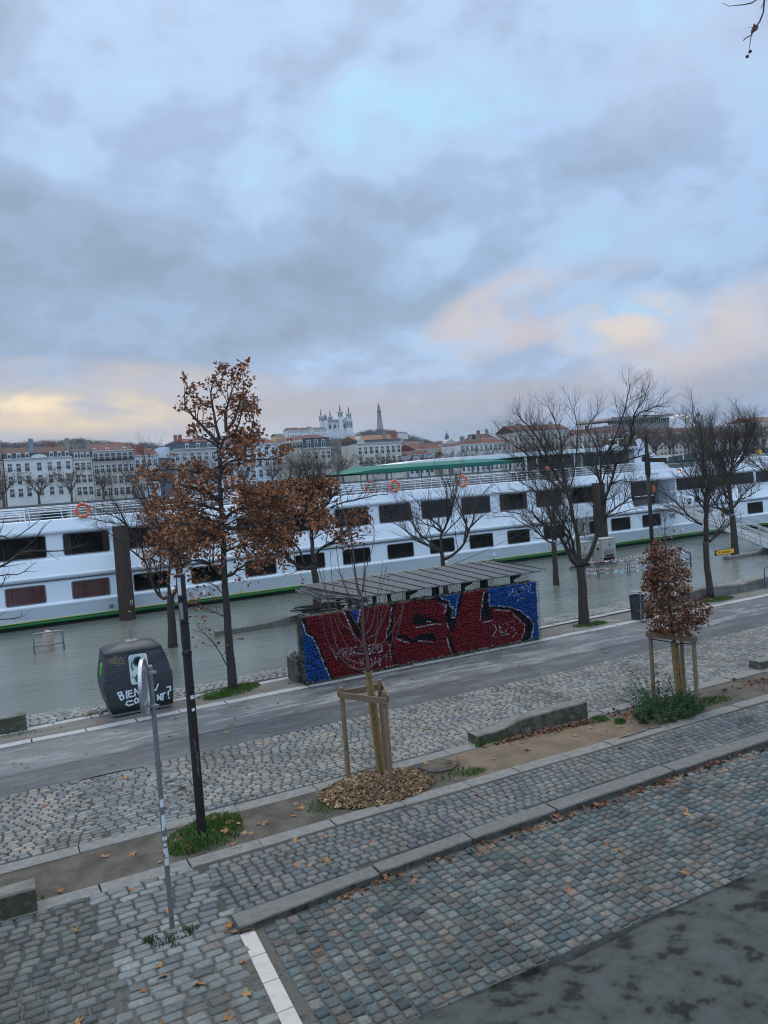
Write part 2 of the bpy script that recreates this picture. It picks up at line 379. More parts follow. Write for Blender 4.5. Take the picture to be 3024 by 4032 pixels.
# cloud-plane coordinates: the view ray meets a gently domed cloud deck overhead
den = mathn('ADD', mathn('MULTIPLY', mathn('MAXIMUM', dz, 0.0), 0.75), 0.30)
cx = mathn('DIVIDE', dx, den); cy = mathn('DIVIDE', dy, den)
comb = N('ShaderNodeCombineXYZ'); L.new(cx, comb.inputs[0]); L.new(cy, comb.inputs[1])
def noise(scale, detail=6, rough=.55, dist=.4, off=(0, 0, 0), stretch=(1, 1, 1), rot=0):
    mp = N('ShaderNodeMapping'); mp.inputs['Location'].default_value = off; mp.inputs['Scale'].default_value = stretch; mp.inputs['Rotation'].default_value = (0, 0, rot)
    L.new(comb.outputs[0], mp.inputs['Vector'])
    n = N('ShaderNodeTexNoise'); n.inputs['Scale'].default_value = scale; n.inputs['Detail'].default_value = detail
    n.inputs['Roughness'].default_value = rough; n.inputs['Distortion'].default_value = dist
    L.new(mp.outputs[0], n.inputs['Vector']); return n.outputs['Fac']
nA = noise(1.15, 6, .5, .35, (3.1, 1.7, 0)); nB = noise(3.4, 6, .52, .25, (7.3, 4.1, 2)); nC = noise(8.5, 5, .55, .2, (1.2, 9.4, 5))
dens = mathn('ADD', mathn('ADD', mathn('MULTIPLY', nA, .42), mathn('MULTIPLY', nB, .38)), mathn('MULTIPLY', nC, .20))
dens = maprange(dens, .34, .68, smooth=False)
def dotn(v):
    vd = N('ShaderNodeVectorMath', operation='DOT_PRODUCT'); L.new(tc.outputs['Generated'], vd.inputs[0]); vd.inputs[1].default_value = v; return vd.outputs['Value']
def oval(az_el_dir, wid, hei, nz=None, amt=1.0, tilt=0.0):
    """elliptical patch of sky round a direction: wide along the horizon, thin in height"""
    d = V3(az_el_dir).normalized(); h = V3((d.y, -d.x, 0)).normalized(); v = h.cross(d)
    h, v = h * math.cos(tilt) + v * math.sin(tilt), v * math.cos(tilt) - h * math.sin(tilt)
    out = [mathn('MULTIPLY', q, q) for q in (dotn(h / wid), dotn(v / hei))]
    m = mathn('MULTIPLY', maprange(mathn('ADD', out[0], out[1]), 0.0, 1.0, 1.0, 0.0), maprange(dotn(d), 0, .3))
    if nz is not None: m = mathn('MULTIPLY', m, nz)
    return mathn('MULTIPLY', m, amt)
soft = maprange(nB, .30, .58); lump = maprange(mathn('ADD', mathn('MULTIPLY', nB, .7), mathn('MULTIPLY', nC, .3)), .36, .56)
# thick slate cloud (+) and thin places (-)
for d, w, h, a, t in SKY_D:
    dens = mathn('ADD', dens, oval(d, w, h, None, a, t))
elev = ramp_z(dz, [(0.0, (.52,) * 3), (.12, (.54,) * 3), (.22, (.55,) * 3), (.32, (.50,) * 3), (.42, (.40,) * 3), (.6, (.42,) * 3)])
dens = mathn('ADD', dens, mathn('SUBTRACT', elev, .5))
col = ramp_z(dens, [(0.0, (.44, .74, 1.0)), (.24, (.45, .64, .93)), (.46, (.37, .51, .75)), (.68, (.315, .435, .62)), (.88, (.275, .37, .525)), (1.0, (.25, .335, .48))])
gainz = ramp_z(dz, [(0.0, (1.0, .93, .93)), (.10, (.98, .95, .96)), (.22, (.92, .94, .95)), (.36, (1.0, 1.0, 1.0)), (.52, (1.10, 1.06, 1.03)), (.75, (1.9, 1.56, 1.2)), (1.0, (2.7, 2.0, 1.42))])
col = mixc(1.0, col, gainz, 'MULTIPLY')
for d, w, h, a, t, nz, c in SKY_C:
    col = mixc(oval(d, w, h, {0: None, 1: soft, 2: lump}[nz], a, t), col, c)
# sky gain added behind the viewer to light facades facing it, below the horizon is dull ground
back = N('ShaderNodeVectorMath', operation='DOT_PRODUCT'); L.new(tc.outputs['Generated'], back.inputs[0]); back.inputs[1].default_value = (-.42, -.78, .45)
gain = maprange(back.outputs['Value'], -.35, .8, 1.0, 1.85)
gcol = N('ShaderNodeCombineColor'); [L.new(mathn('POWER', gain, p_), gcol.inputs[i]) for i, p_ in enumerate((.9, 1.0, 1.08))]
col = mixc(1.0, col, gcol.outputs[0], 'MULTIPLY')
sky = N('ShaderNodeTexSky', sky_type='NISHITA'); sky.sun_disc = False
SUN_EL, SUN_AZ = R(56), math.atan2(.97, .2)
sky.sun_elevation = SUN_EL; sky.sun_rotation = math.pi / 2 - SUN_AZ
sky.air_density = 1.5; sky.dust_density = 2.5
ten = N('ShaderNodeCombineColor'); [setattr(ten.inputs[i], 'default_value', 10.0) for i in range(3)]
cloud10 = mixc(1.0, col, ten.outputs[0], 'MULTIPLY')
for nd in nt.nodes:
    if nd.type == 'MIX': nd.clamp_result = False; nd.clamp_factor = True
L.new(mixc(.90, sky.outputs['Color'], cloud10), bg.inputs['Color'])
W.cycles.sampling_method = 'MANUAL'; W.cycles.sample_map_resolution = 512
ld = bpy.data.lights.new('sun', 'SUN'); ld.energy = 0.9; ld.angle = R(18); ld.color = (1, .97, .93)
lo = bpy.data.objects.new('sun', ld); COL.objects.link(lo); lo.location = (-10, -20, 30)
sd = V3((math.cos(SUN_AZ) * math.cos(SUN_EL), math.sin(SUN_AZ) * math.cos(SUN_EL), math.sin(SUN_EL)))
lo.rotation_euler = sd.to_track_quat('Z', 'Y').to_euler()

# ---------------------------------------------------------------- ground, water
def sheet(name, matk, x0, x1, ys, zs, kind='structure', dxs=None):
    mb = MB(); n = dxs or 2
    xs = [x0 + (x1 - x0) * i / (n - 1) for i in range(n)]
    vs = [(x, y, z) for y, z in zip(ys, zs) for x in xs]
    fs = [(j * n + i, j * n + i + 1, (j + 1) * n + i + 1, (j + 1) * n + i) for j in range(len(ys) - 1) for i in range(n - 1)]
    mb.add(vs, fs); return tag(mb.build(name, matk), kind=kind)

def node_mat(name, build):
    m = bpy.data.materials.new(name); m.use_nodes = True; t = m.node_tree
    build(t, t.links, t.nodes['Principled BSDF']); MT[name] = m
def _n(t, ty, **k):
    n = t.nodes.new(ty)
    for a, b in k.items(): setattr(n, a, b)
    return n
def _noise(t, vec, scale, st=(1, 1, 1), detail=8, rough=.6, loc=(0, 0, 0)):
    mp = _n(t, 'ShaderNodeMapping'); mp.inputs['Scale'].default_value = st; mp.inputs['Location'].default_value = loc; t.links.new(vec, mp.inputs[0])
    n = _n(t, 'ShaderNodeTexNoise'); n.inputs['Scale'].default_value = scale; n.inputs['Detail'].default_value = detail; n.inputs['Roughness'].default_value = rough
    t.links.new(mp.outputs[0], n.inputs['Vector']); return n.outputs['Fac']
def _mr(t, x, a, b, c=0., d=1.):
    n = _n(t, 'ShaderNodeMapRange', interpolation_type='SMOOTHSTEP')
    for k, v in zip(('From Min', 'From Max', 'To Min', 'To Max'), (a, b, c, d)): n.inputs[k].default_value = v
    t.links.new(x, n.inputs['Value']); return n.outputs['Result']
def _m(t, op, a, b):
    n = _n(t, 'ShaderNodeMath', operation=op)
    for i, x in enumerate((a, b)):
        if isinstance(x, (int, float)): n.inputs[i].default_value = x
        else: t.links.new(x, n.inputs[i])
    return n.outputs[0]
def _mix(t, f, a, b):
    n = _n(t, 'ShaderNodeMix', data_type='RGBA')
    if isinstance(f, (int, float)): n.inputs[0].default_value = f
    else: t.links.new(f, n.inputs[0])
    for k, x in (('A', a), ('B', b)):
        if isinstance(x, tuple): n.inputs[k].default_value = (*x, 1)
        else: t.links.new(x, n.inputs[k])
    return n.outputs['Result']
def _bump(t, b, h, s, d=.02, normal=None):
    n = _n(t, 'ShaderNodeBump'); n.inputs['Strength'].default_value = s; n.inputs['Distance'].default_value = d
    t.links.new(h, n.inputs['Height'])
    if normal is not None: t.links.new(normal, n.inputs['Normal'])
    t.links.new(n.outputs[0], b.inputs['Normal']); return n.outputs[0]

def asphalt(t, L, b):
    tc = _n(t, 'ShaderNodeTexCoord').outputs['Object']
    s = _n(t, 'ShaderNodeSeparateXYZ'); L.new(tc, s.inputs[0]); y = s.outputs[1]
    wob = _m(t, 'ADD', y, _m(t, 'MULTIPLY', _noise(t, tc, .55, (1, 1, 1), 6), .7))
    streak = _noise(t, tc, 1.5, (.5, 1.9, 1), 12, .74); big = _noise(t, tc, .35, (.5, 1, 1), 5); fine = _noise(t, tc, 26, (1, 1, 1), 6, .75)
    worn = _m(t, 'MULTIPLY', _mr(t, wob, 18.0, 18.35), _mr(t, wob, 20.25, 19.85))
    c = _mix(t, worn, _mix(t, _mr(t, big, .35, .65), (.042, .045, .047), (.070, .073, .076)), _mix(t, _mr(t, big, .35, .65), (.09, .091, .092), (.135, .136, .136)))
    frost = _m(t, 'MULTIPLY', _mr(t, streak, .505, .565), _m(t, 'ADD', _m(t, 'MULTIPLY', worn, .75), .28))
    c = _mix(t, frost, c, (.205, .207, .208))
    c = _mix(t, _m(t, 'MULTIPLY', _mr(t, streak, .44, .34), .7), c, (.052, .052, .055))
    c = _mix(t, _m(t, 'MULTIPLY', _mr(t, fine, .52, .72), .4), c, (.20, .20, .20))
    seam = _m(t, 'MULTIPLY', _mr(t, wob, 17.97, 18.02), _mr(t, wob, 18.09, 18.04))
    c = _mix(t, _m(t, 'MULTIPLY', seam, .75), c, (.028, .028, .03))
    L.new(c, b.inputs['Base Color']); L.new(_mr(t, streak, .3, .7, .42, .8), b.inputs['Roughness'])
    _bump(t, b, fine, .35, .012)
node_mat('asphalt', asphalt)

def soil(t, L, b):
    tc = _n(t, 'ShaderNodeTexCoord').outputs['Object']
    s = _n(t, 'ShaderNodeSeparateXYZ'); L.new(tc, s.inputs[0])
    xw = _m(t, 'ADD', s.outputs[0], _m(t, 'MULTIPLY', _noise(t, tc, 1.1, (1, 1, 1), 6), 1.6))
    n1 = _noise(t, tc, 2.2, (1, 1, 1), 9, .65); n2 = _noise(t, tc, 55, (1, 1, 1), 6, .7)
    dk = _mix(t, _mr(t, n1, .35, .65), (.05, .040, .031), (.105, .087, .068))
    tan = _mix(t, _mr(t, n1, .35, .65), (.115, .082, .05), (.18, .128, .08))
    c = _mix(t, _m(t, 'MULTIPLY', _mr(t, xw, 7.9, 8.7), _mr(t, xw, 12.9, 12.0)), dk, tan)
    c = _mix(t, _m(t, 'MULTIPLY', _mr(t, n2, .56, .7), .5), c, (.21, .185, .155))
    c = _mix(t, _m(t, 'MULTIPLY', _mr(t, n2, .42, .32), .5), c, (.04, .033, .028))
    L.new(c, b.inputs['Base Color']); b.inputs['Roughness'].default_value = .92
    _bump(t, b, n2, .7, .02)
node_mat('soil', soil)

def soil_far(t, L, b):
    tc = _n(t, 'ShaderNodeTexCoord').outputs['Object']
    n1 = _noise(t, tc, 1.3, (.5, 1.4, 1), 9, .65); n2 = _noise(t, tc, 45, (1, 1, 1), 6, .7)
    c = _mix(t, _mr(t, n1, .36, .66), (.095, .082, .068), (.175, .165, .15))
    c = _mix(t, _m(t, 'MULTIPLY', _mr(t, n2, .55, .7), .5), c, (.26, .25, .23))
    L.new(c, b.inputs['Base Color']); L.new(_mr(t, n1, .3, .7, .6, .95), b.inputs['Roughness']); _bump(t, b, n2, .5, .02)
node_mat('soil_far', soil_far)

def water(t, L, b):
    tc = _n(t, 'ShaderNodeTexCoord').outputs['Object']
    n1 = _noise(t, tc, .22, (.35, 1, 1), 6, .55); big = _noise(t, tc, .05, (.3, 1, 1), 4)
    w1 = _noise(t, tc, 1.7, (.42, 1, 1), 7, .62); w2 = _noise(t, tc, 6.5, (.55, 1, 1), 5, .6, (4, 7, 1))
    c = _mix(t, _mr(t, n1, .35, .65), (.13, .142, .125), (.17, .18, .157))
    L.new(c, b.inputs['Base Color'])
    L.new(_mr(t, big, .35, .65, .10, .2), b.inputs['Roughness']); b.inputs['IOR'].default_value = 1.33; b.inputs['Specular IOR Level'].default_value = .5
    nb = _bump(t, b, w1, .55, .09); _bump(t, b, w2, .5, .03, nb)
node_mat('water', water)

WZ = -.08
sheet('ground', 'soil_far', -60, 130, [.4, 21.0, 21.5, 24.5, 40], [-.05, -.05, -.045, -.36, -1.2])
tag(sheet('river_water', 'water', -300, 900, [21.3, 30, 45, 187], [WZ] * 4), kind='structure')
sheet('upper_pavement', 'concrete', -60, 90, [-60, .15], [4.02, 4.02])

SETT_N = 0
def setts(name, matk, x0, x1, y0, y1, lx, ly, test=None, zf=None, along='x', gap=.012, hgt=.014, seed=1, jit=.1, wob=.012):
    rg = random.Random(seed); mb = MB(); v = mb.v; f = mb.f
    row = 0; q = y0 if along == 'x' else x0; qe = y1 if along == 'x' else x1; p0, pe = (x0, x1) if along == 'x' else (y0, y1)
    while q < qe:
        wq = (ly if along == 'x' else lx) * rg.uniform(1 - jit * .5, 1 + jit * .5)
        p = p0 - rg.random() * (lx if along == 'x' else ly); ph = q * 1.6 + rg.uniform(-.25, .25)
        while p < pe:
            wp = (lx if along == 'x' else ly) * rg.uniform(1 - jit * 1.6, 1 + jit * 1.6)
            cp, cq = p + wp / 2, q + wq / 2 + wob * math.sin(p * 1.7 + ph)
            cx, cy = (cp, cq) if along == 'x' else (cq, cp)
            if (p > p0 - wp and (test is None or test(cx, cy))):
                hx, hy = ((wp, wq) if along == 'x' else (wq, wp)); hx = (hx - gap * rg.uniform(.6, 1.5)) / 2; hy = (hy - gap * rg.uniform(.6, 1.5)) / 2
                z = (zf(cx, cy) if zf else 0) + rg.uniform(-.004, .004); o = len(v); k = rg.uniform(.74, .90); tx, ty = rg.uniform(-.03, .03), rg.uniform(-.03, .03)
                a = rg.uniform(-.05, .05); ca, sa = math.cos(a), math.sin(a)
                out = [(-k, -1), (k, -1), (1, -k), (1, k), (k, 1), (-k, 1), (-1, k), (-1, -k)]
                out = [(px * rg.uniform(.92, 1.04), py * rg.uniform(.92, 1.04)) for px, py in out]
                for sc, zz in ((1, -.035), (.97, -.002), (.88, hgt * .55), (.66, hgt * .92)):
                    for px, py in out:
                        X, Y = px * hx * sc, py * hy * sc
                        v.append((cx + X * ca - Y * sa, cy + X * sa + Y * ca, z + zz + X * tx + Y * ty))
                v.append((cx, cy, z + hgt * rg.uniform(.9, 1.25)))
                for r_ in range(3):
                    for j in range(8):
                        A = o + r_ * 8 + j; B = o + r_ * 8 + (j + 1) % 8
                        f.append((A, B, B + 8, A + 8))
                for j in range(8): f.append((o + 24 + j, o + 24 + (j + 1) % 8, o + 32))
            p += wp
        q += wq; row += 1
    mb.m = [0] * len(f)
    return tag(mb.build(name, matk, smooth=True), kind='structure')

def lerp(tab, x):
    if x <= tab[0][0]: return tab[0][1]
    for (a, b), (c, d) in zip(tab, tab[1:]):
        if x <= c: return b + (d - b) * (x - a) / (c - a)
    return tab[-1][1]
KF = [(2.37, 9.44), (4.45, 9.63), (6.03, 9.69), (7.65, 9.73), (10.24, 9.78), (18, 9.86), (30, 9.9)]
KB = [(2.37, 9.80), (4.48, 9.89), (6.01, 9.98), (7.63, 10.05), (10.24, 10.11), (18, 10.19), (30, 10.24)]
def strip_z(x, y):
    return .062 * max(0, min(1, (11.5 - y) / 1.4)) * max(0, min(1, (x - 2.5) / 1.2))
# near road
sheet('cobbled_road', 'mortar', -8, 40, [.6, 9.9], [-.004, -.004])
WL = lambda y: lerp([(5.0, 2.14), (7.6, 2.29), (9.5, 2.40)], y)
setts('road_setts', 'sett_road', 2.0, 24, 4.2, 9.82, .158, .146, test=lambda x, y: x > WL(y) + .27 and y < lerp(KF, x) - .07, along='y', seed=3, gap=.013, hgt=.024, wob=.03, jit=.16)
setts('crossing_setts', 'sett_light', .3, 2.6, 5.0, 11.5, .245, .150, test=lambda x, y: x > .90 + .06 * math.sin(y * 7) and (x < WL(y) - .06 if y < 9.42 else x < 2.42 + .06 * math.sin(y * 9)), along='x', seed=5, gap=.014, hgt=.016, zf=strip_z)
setts('worn_setts', 'sett_dark', -6, 1.0, 5.0, 11.5, .215, .150, test=lambda x, y: x < .88 + .06 * math.sin(y * 7), along='x', seed=6, gap=.02, hgt=.028, wob=.02)
sheet('cobbled_strip', 'mortar_dark', -8, 40, [9.9, 11.6], [-.002, -.006])
ms = MB()
nx_ = 60
ms.add([(2.6 + i * .5, y, strip_z(2.6 + i * .5, y) - .004) for y in (9.9, 10.3, 10.9, 11.5) for i in range(nx_)], [(j * nx_ + i, j * nx_ + i + 1, (j + 1) * nx_ + i + 1, (j + 1) * nx_ + i) for j in range(3) for i in range(nx_ - 1)])
tag(ms.build('strip_bed', 'mortar_dark'), kind='structure')
setts('strip_setts', 'sett_strip', 2.3, 26, 9.9, 11.5, .165, .142, test=lambda x, y: x > 2.46 + .06 * math.sin(y * 9) and y > lerp(KB, x) + .07 and y < 11.47, along='x', seed=8, gap=.016, hgt=.024, zf=strip_z, wob=.02)

def stones(name, matk, xs, yf, yb, zt, zb=-.2, joint=.02, seed=2, bev=.02, rough_edge=.0):
    rg = random.Random(seed); mb = MB()
    for x0, x1 in zip(xs, xs[1:]):
        j0 = joint * rg.uniform(.6, 1.6) / 2; j1 = joint * rg.uniform(.6, 1.6) / 2; a, b = x0 + j0, x1 - j1; n = max(2, int((b - a) / .25)); dzz = rg.uniform(-.008, .008); dyy = rg.uniform(-.015, .015)
        pts = []; nn = n + 1
        for i in range(nn):
            x = a + (b - a) * i / n; e = rough_edge * rg.uniform(-1, 1)
            f_, k_ = yf(x) + dyy + e, yb(x) + dyy
            pts += [(x, f_, zb), (x, f_ + .004, zt + dzz - bev), (x, f_ + bev, zt + dzz + rough_edge * .3 * rg.uniform(-1, 1)), (x, k_ - bev * .5, zt + dzz), (x, k_, zt + dzz - bev * .6), (x, k_, zb)]
        o = len(mb.v); mb.v += pts
        for i in range(n):
            for j in range(5):
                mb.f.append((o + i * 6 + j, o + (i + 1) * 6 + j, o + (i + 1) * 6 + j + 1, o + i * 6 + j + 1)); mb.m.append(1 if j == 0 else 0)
        mb.f.append(tuple(o + j for j in range(6))); mb.m.append(0)
        mb.f.append(tuple(o + n * 6 + j for j in reversed(range(6)))); mb.m.append(0)
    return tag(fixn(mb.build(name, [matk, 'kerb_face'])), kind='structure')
def cuts(x0, x1, l, seed):
    rg = random.Random(seed); xs = [x0]
    while xs[-1] < x1: xs.append(xs[-1] + l * rg.uniform(.85, 1.15))
    return xs
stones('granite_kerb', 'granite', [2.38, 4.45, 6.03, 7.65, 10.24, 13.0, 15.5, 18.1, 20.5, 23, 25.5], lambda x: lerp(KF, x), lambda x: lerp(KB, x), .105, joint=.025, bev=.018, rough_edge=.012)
stones('strip_edging', 'granite_pale', cuts(-5.2, 30, 1.22, 11), lambda x: 11.55, lambda x: 11.85, .006, joint=.02, bev=.012)
sheet('planting_soil', 'soil', -8, 40, [11.84, 13.12], [-.01, -.01])
stones('path_edging', 'granite_pale', cuts(-5.6, 30, 1.35, 12), lambda x: 13.08, lambda x: 13.40, .006, joint=.02, bev=.012)
sheet('cobbled_path', 'mortar_dark', -8, 45, [13.38, 16.5], [-.006, -.006])
LP = lambda x, y: 1.25 + .1 * math.sin(y * 8) < x < 2.85 + .1 * math.sin(y * 6)
setts('path_setts', 'sett_path', -4, 27, 13.42, 16.42, .185, .118, test=lambda x, y: not LP(x, y), along='x', seed=21, gap=.016, hgt=.022, wob=.02)
setts('patch_setts', 'sett_light', 1.0, 3.2, 13.42, 16.42, .225, .125, test=LP, along='x', seed=22, gap=.014, hgt=.010)
def edge_noise(x): return 16.46 + .05 * math.sin(x * 1.3) + .03 * math.sin(x * 4.1)
mb = MB(); xs = [-8 + i * .4 for i in range(140)]; n_ = len(xs)
mb.add([(x, edge_noise(x), .006) for x in xs] + [(x, 18, .012) for x in xs] + [(x, 19.9, .0) for x in xs], [(j * n_ + i, j * n_ + i + 1, (j + 1) * n_ + i + 1, (j + 1) * n_ + i) for j in (0, 1) for i in range(n_ - 1)])
tag(mb.build('asphalt_path', 'asphalt'), kind='structure')
stones('asphalt_edging', 'pale_edge', cuts(-6.1, 46, 1.12, 14), lambda x: 19.84 + .012 * math.sin(x * 2), lambda x: 20.14 + .02 * math.sin(x * 3.1), .008, joint=.03, bev=.01)
sheet('bank_soil', 'soil_far', -8, 46, [20.12, 21.3], [-.006, -.012])
BI = lambda x: 21.02 + .028 * (x - .7)
stones('bank_edging', 'pale_edge', cuts(-6, 46, 1.2, 15), lambda x: BI(x), lambda x: BI(x) + .25, .0, joint=.03, bev=.012)
shore_z = lambda x, y: -.004 - .066 * max(0, (y - BI(x) - .3)) - .012 * math.sin(x * 1.9) * math.sin(y * 3)
mb = MB(); xs = [-8 + i * .5 for i in range(112)]; n_ = len(xs)
mb.add([(x, BI(x) + .2 + k * .5, shore_z(x, BI(x) + .2 + k * .5) - .012) for k in range(7) for x in xs], [(j * n_ + i, j * n_ + i + 1, (j + 1) * n_ + i + 1, (j + 1) * n_ + i) for j in range(6) for i in range(n_ - 1)])
tag(mb.build('shore_bed', 'mortar_dark'), kind='structure')
setts('shore_setts', 'sett_shore', -5, 34, 21.2, 23.6, .21, .125, test=lambda x, y: y > BI(x) + .36, zf=shore_z, along='x', seed=31, gap=.022, hgt=.016)
# white stone line across the road
mb = MB(); ys = [4.0, 4.6, 5.2, 5.85, 6.5, 7.15, 7.8, 8.35, 8.9, 9.44]
for a, b_ in zip(ys, ys[1:]):
    a += .006; b_ -= .006
    mb.prism([(WL(a) - .0, a), (WL(a) + .19, a), (WL(b_) + .19, b_), (WL(b_), b_)], -.1, .012)
tag(mb.build('white_stone_line', 'white_line', bevel=.006), kind='structure')
# manhole cover by the tree
mb = MB(); mb.lathe([(.36, -.02), (.36, .012), (.33, .014), (.325, .008), (.28, .008), (.0, .010)], 28, (19.06, 20.65, 0), cap=False)
tag(mb.build('manhole_cover', 'granite_pale', smooth=False), 'round grey manhole cover in the soil between the forked tree and the dark litter bin', 'manhole cover')

SC.cycles.filter_width = 1.1
# ---------------------------------------------------------------- trees
TREES = {}
TREES['T5']=((18.0,20.86,0),[(0.155,[(0.01,0.0),(0.02,0.94),(0.01,1.77),(-0.01,2.02)])],[(0.11,[(-0.06,2.03),(-0.31,2.29),(-0.49,2.72),(-0.68,3.06),(-0.83,3.24),(-1.18,3.51),(-1.5,3.74),(-1.73,4.05),(-2.0,4.19)]),(0.11,[(-0.02,2.02),(0.02,2.6),(0.03,3.09),(-0.02,3.72),(-0.08,4.46),(-0.31,4.97),(-0.48,5.52),(-0.68,6.27),(-0.93,6.86),(-1.23,7.33),(-1.52,7.8)]),(0.06,[(-0.08,4.46),(-0.1,5.08),(-0.14,5.7),(-0.06,6.3),(-0.15,6.92),(-0.31,7.55),(-0.28,8.03)]),(0.05,[(-0.31,4.97),(-0.6,5.61),(-0.86,5.95),(-1.0,6.37),(-1.33,7.01),(-1.88,7.33)]),(0.07,[(-0.06,2.03),(-0.19,2.61),(-0.26,3.07),(-0.48,3.5),(-0.7,3.97),(-0.85,4.31),(-0.94,4.81)]),(0.1,[(0.08,2.02),(0.36,2.45),(0.55,2.97),(0.73,3.58),(0.83,4.15),(0.99,4.67),(1.14,5.19),(1.24,5.47),(1.51,5.82),(1.66,6.34),(1.73,6.87),(2.28,7.11),(2.79,7.36)]),(0.06,[(0.76,4.07),(0.7,4.65),(0.69,5.23),(0.76,5.63),(1.07,6.14),(1.33,6.94),(1.45,7.62),(1.61,8.18)]),(0.05,[(0.8,3.62),(1.19,3.92),(1.53,4.14),(1.87,4.36),(2.12,4.43)]),(0.04,[(1.24,5.43),(1.65,5.53),(2.07,5.62),(2.48,5.71),(2.91,6.01),(3.35,6.43)]),(0.04,[(1.51,5.82),(1.74,6.34),(1.69,6.91),(1.97,7.38),(2.08,7.94)]),(0.03,[(0.99,4.71),(1.41,4.85),(1.82,4.94)]),(0.035,[(-0.08,4.46),(0.19,5.06),(0.4,5.86),(0.53,6.67),(0.5,7.49),(0.78,8.0)])])
TREES['T4']=((23.68,29.17,-0.08),[(0.125,[(-0.01,-0.1),(-0.01,1.04),(-0.01,1.94)])],[(0.06,[(-0.04,1.95),(-0.23,1.96),(-0.61,2.27),(-0.97,2.75),(-1.35,3.06),(-1.72,3.43),(-2.39,3.59),(-3.18,3.56)]),(0.07,[(-0.03,2.0),(-0.14,2.58),(-0.01,2.85),(-0.08,3.48),(-0.33,4.01),(-0.75,4.49),(-1.29,4.86),(-1.94,5.25)]),(0.06,[(0.02,2.0),(0.13,2.73),(0.09,3.41),(0.26,4.41),(-0.09,5.12),(-0.49,5.93),(-0.94,6.75),(-1.63,7.47)]),(0.05,[(0.08,1.99),(0.31,2.54),(0.4,2.99),(0.75,3.25),(0.99,3.46)]),(0.05,[(0.08,3.3),(0.4,3.95),(0.56,4.73),(0.5,5.52),(0.51,6.65)]),(0.04,[(-0.33,4.01),(-0.83,5.06),(-1.45,5.89),(-2.19,6.62)]),(0.04,[(-0.75,4.43),(-1.5,4.26),(-2.34,4.38),(-3.0,4.59)])])
TREES['T3']=((17.7,29.1,-0.08),[(0.10,[(-0.1,0.24),(-0.15,1.53),(-0.17,2.09)])],[(0.08,[(-0.18,2.05),(-0.18,2.61),(-0.11,2.96),(-0.18,3.21),(-0.51,3.55),(-0.66,3.72),(-0.83,4.05),(-1.2,4.52),(-1.57,4.82)]),(0.06,[(-0.21,2.09),(-0.39,2.34),(-0.73,2.65),(-1.07,2.95),(-1.32,3.37),(-1.32,3.89),(-1.45,4.29),(-1.67,4.51)]),(0.05,[(-0.29,2.18),(-0.79,2.45),(-1.32,2.85),(-1.84,3.29),(-2.33,3.64),(-2.63,3.9)]),(0.07,[(-0.1,2.92),(0.11,3.27),(0.17,3.66),(0.18,4.38),(0.15,4.97),(-0.16,5.79)]),(0.04,[(0.0,2.87),(0.3,3.17),(0.77,3.58),(0.97,3.72),(1.73,3.71)]),(0.08,[(-0.07,1.8),(0.34,2.01),(0.77,2.46),(0.96,2.92),(1.15,3.39),(1.25,3.7),(1.5,4.44),(1.93,4.92)]),(0.05,[(0.96,2.96),(0.88,3.53),(0.62,4.34),(0.53,4.83),(0.86,5.52)]),(0.04,[(-0.11,2.96),(-0.52,3.39),(-0.6,4.03),(-0.58,4.83)]),(0.04,[(0.15,3.34),(0.43,3.96),(0.55,4.51),(0.88,5.32),(1.05,5.98)])])
TREES['T2']=((11.7,29.1,-0.08),[(0.135,[(-0.12,0.59),(-0.09,1.51),(-0.14,2.07),(-0.15,2.29)])],[(0.1,[(-0.18,2.14),(-0.48,2.13),(-0.8,2.22),(-1.11,2.54),(-1.28,2.7),(-1.59,2.87),(-1.97,3.16),(-2.36,3.44)]),(0.12,[(-0.14,2.29),(-0.13,2.8),(-0.1,3.72),(-0.17,4.27),(0.03,4.99),(-0.06,5.72),(-0.15,6.46)]),(0.08,[(-0.1,2.28),(0.08,2.79),(0.47,3.01),(0.85,3.21),(1.24,3.51),(1.47,3.68),(1.93,3.97)]),(0.06,[(-0.07,3.68),(0.2,4.24),(0.67,4.72),(1.0,5.28),(1.03,5.65),(1.34,6.35)]),(0.05,[(-0.48,2.16),(-0.71,2.92),(-1.08,3.31),(-1.11,3.97),(-1.46,4.55),(-1.57,5.1),(-1.31,6.0),(-1.34,6.55)]),(0.05,[(0.2,4.24),(0.26,5.15),(0.39,5.87),(0.3,6.61)]),(0.04,[(0.69,4.47),(1.32,4.68),(2.06,4.77),(2.62,4.87),(2.98,4.85)]),(0.045,[(-0.17,4.27),(-0.66,5.04),(-0.78,5.78),(-0.65,6.5)]),(0.04,[(-1.11,2.54),(-1.51,3.45),(-1.82,4.21),(-2.1,4.78)])])
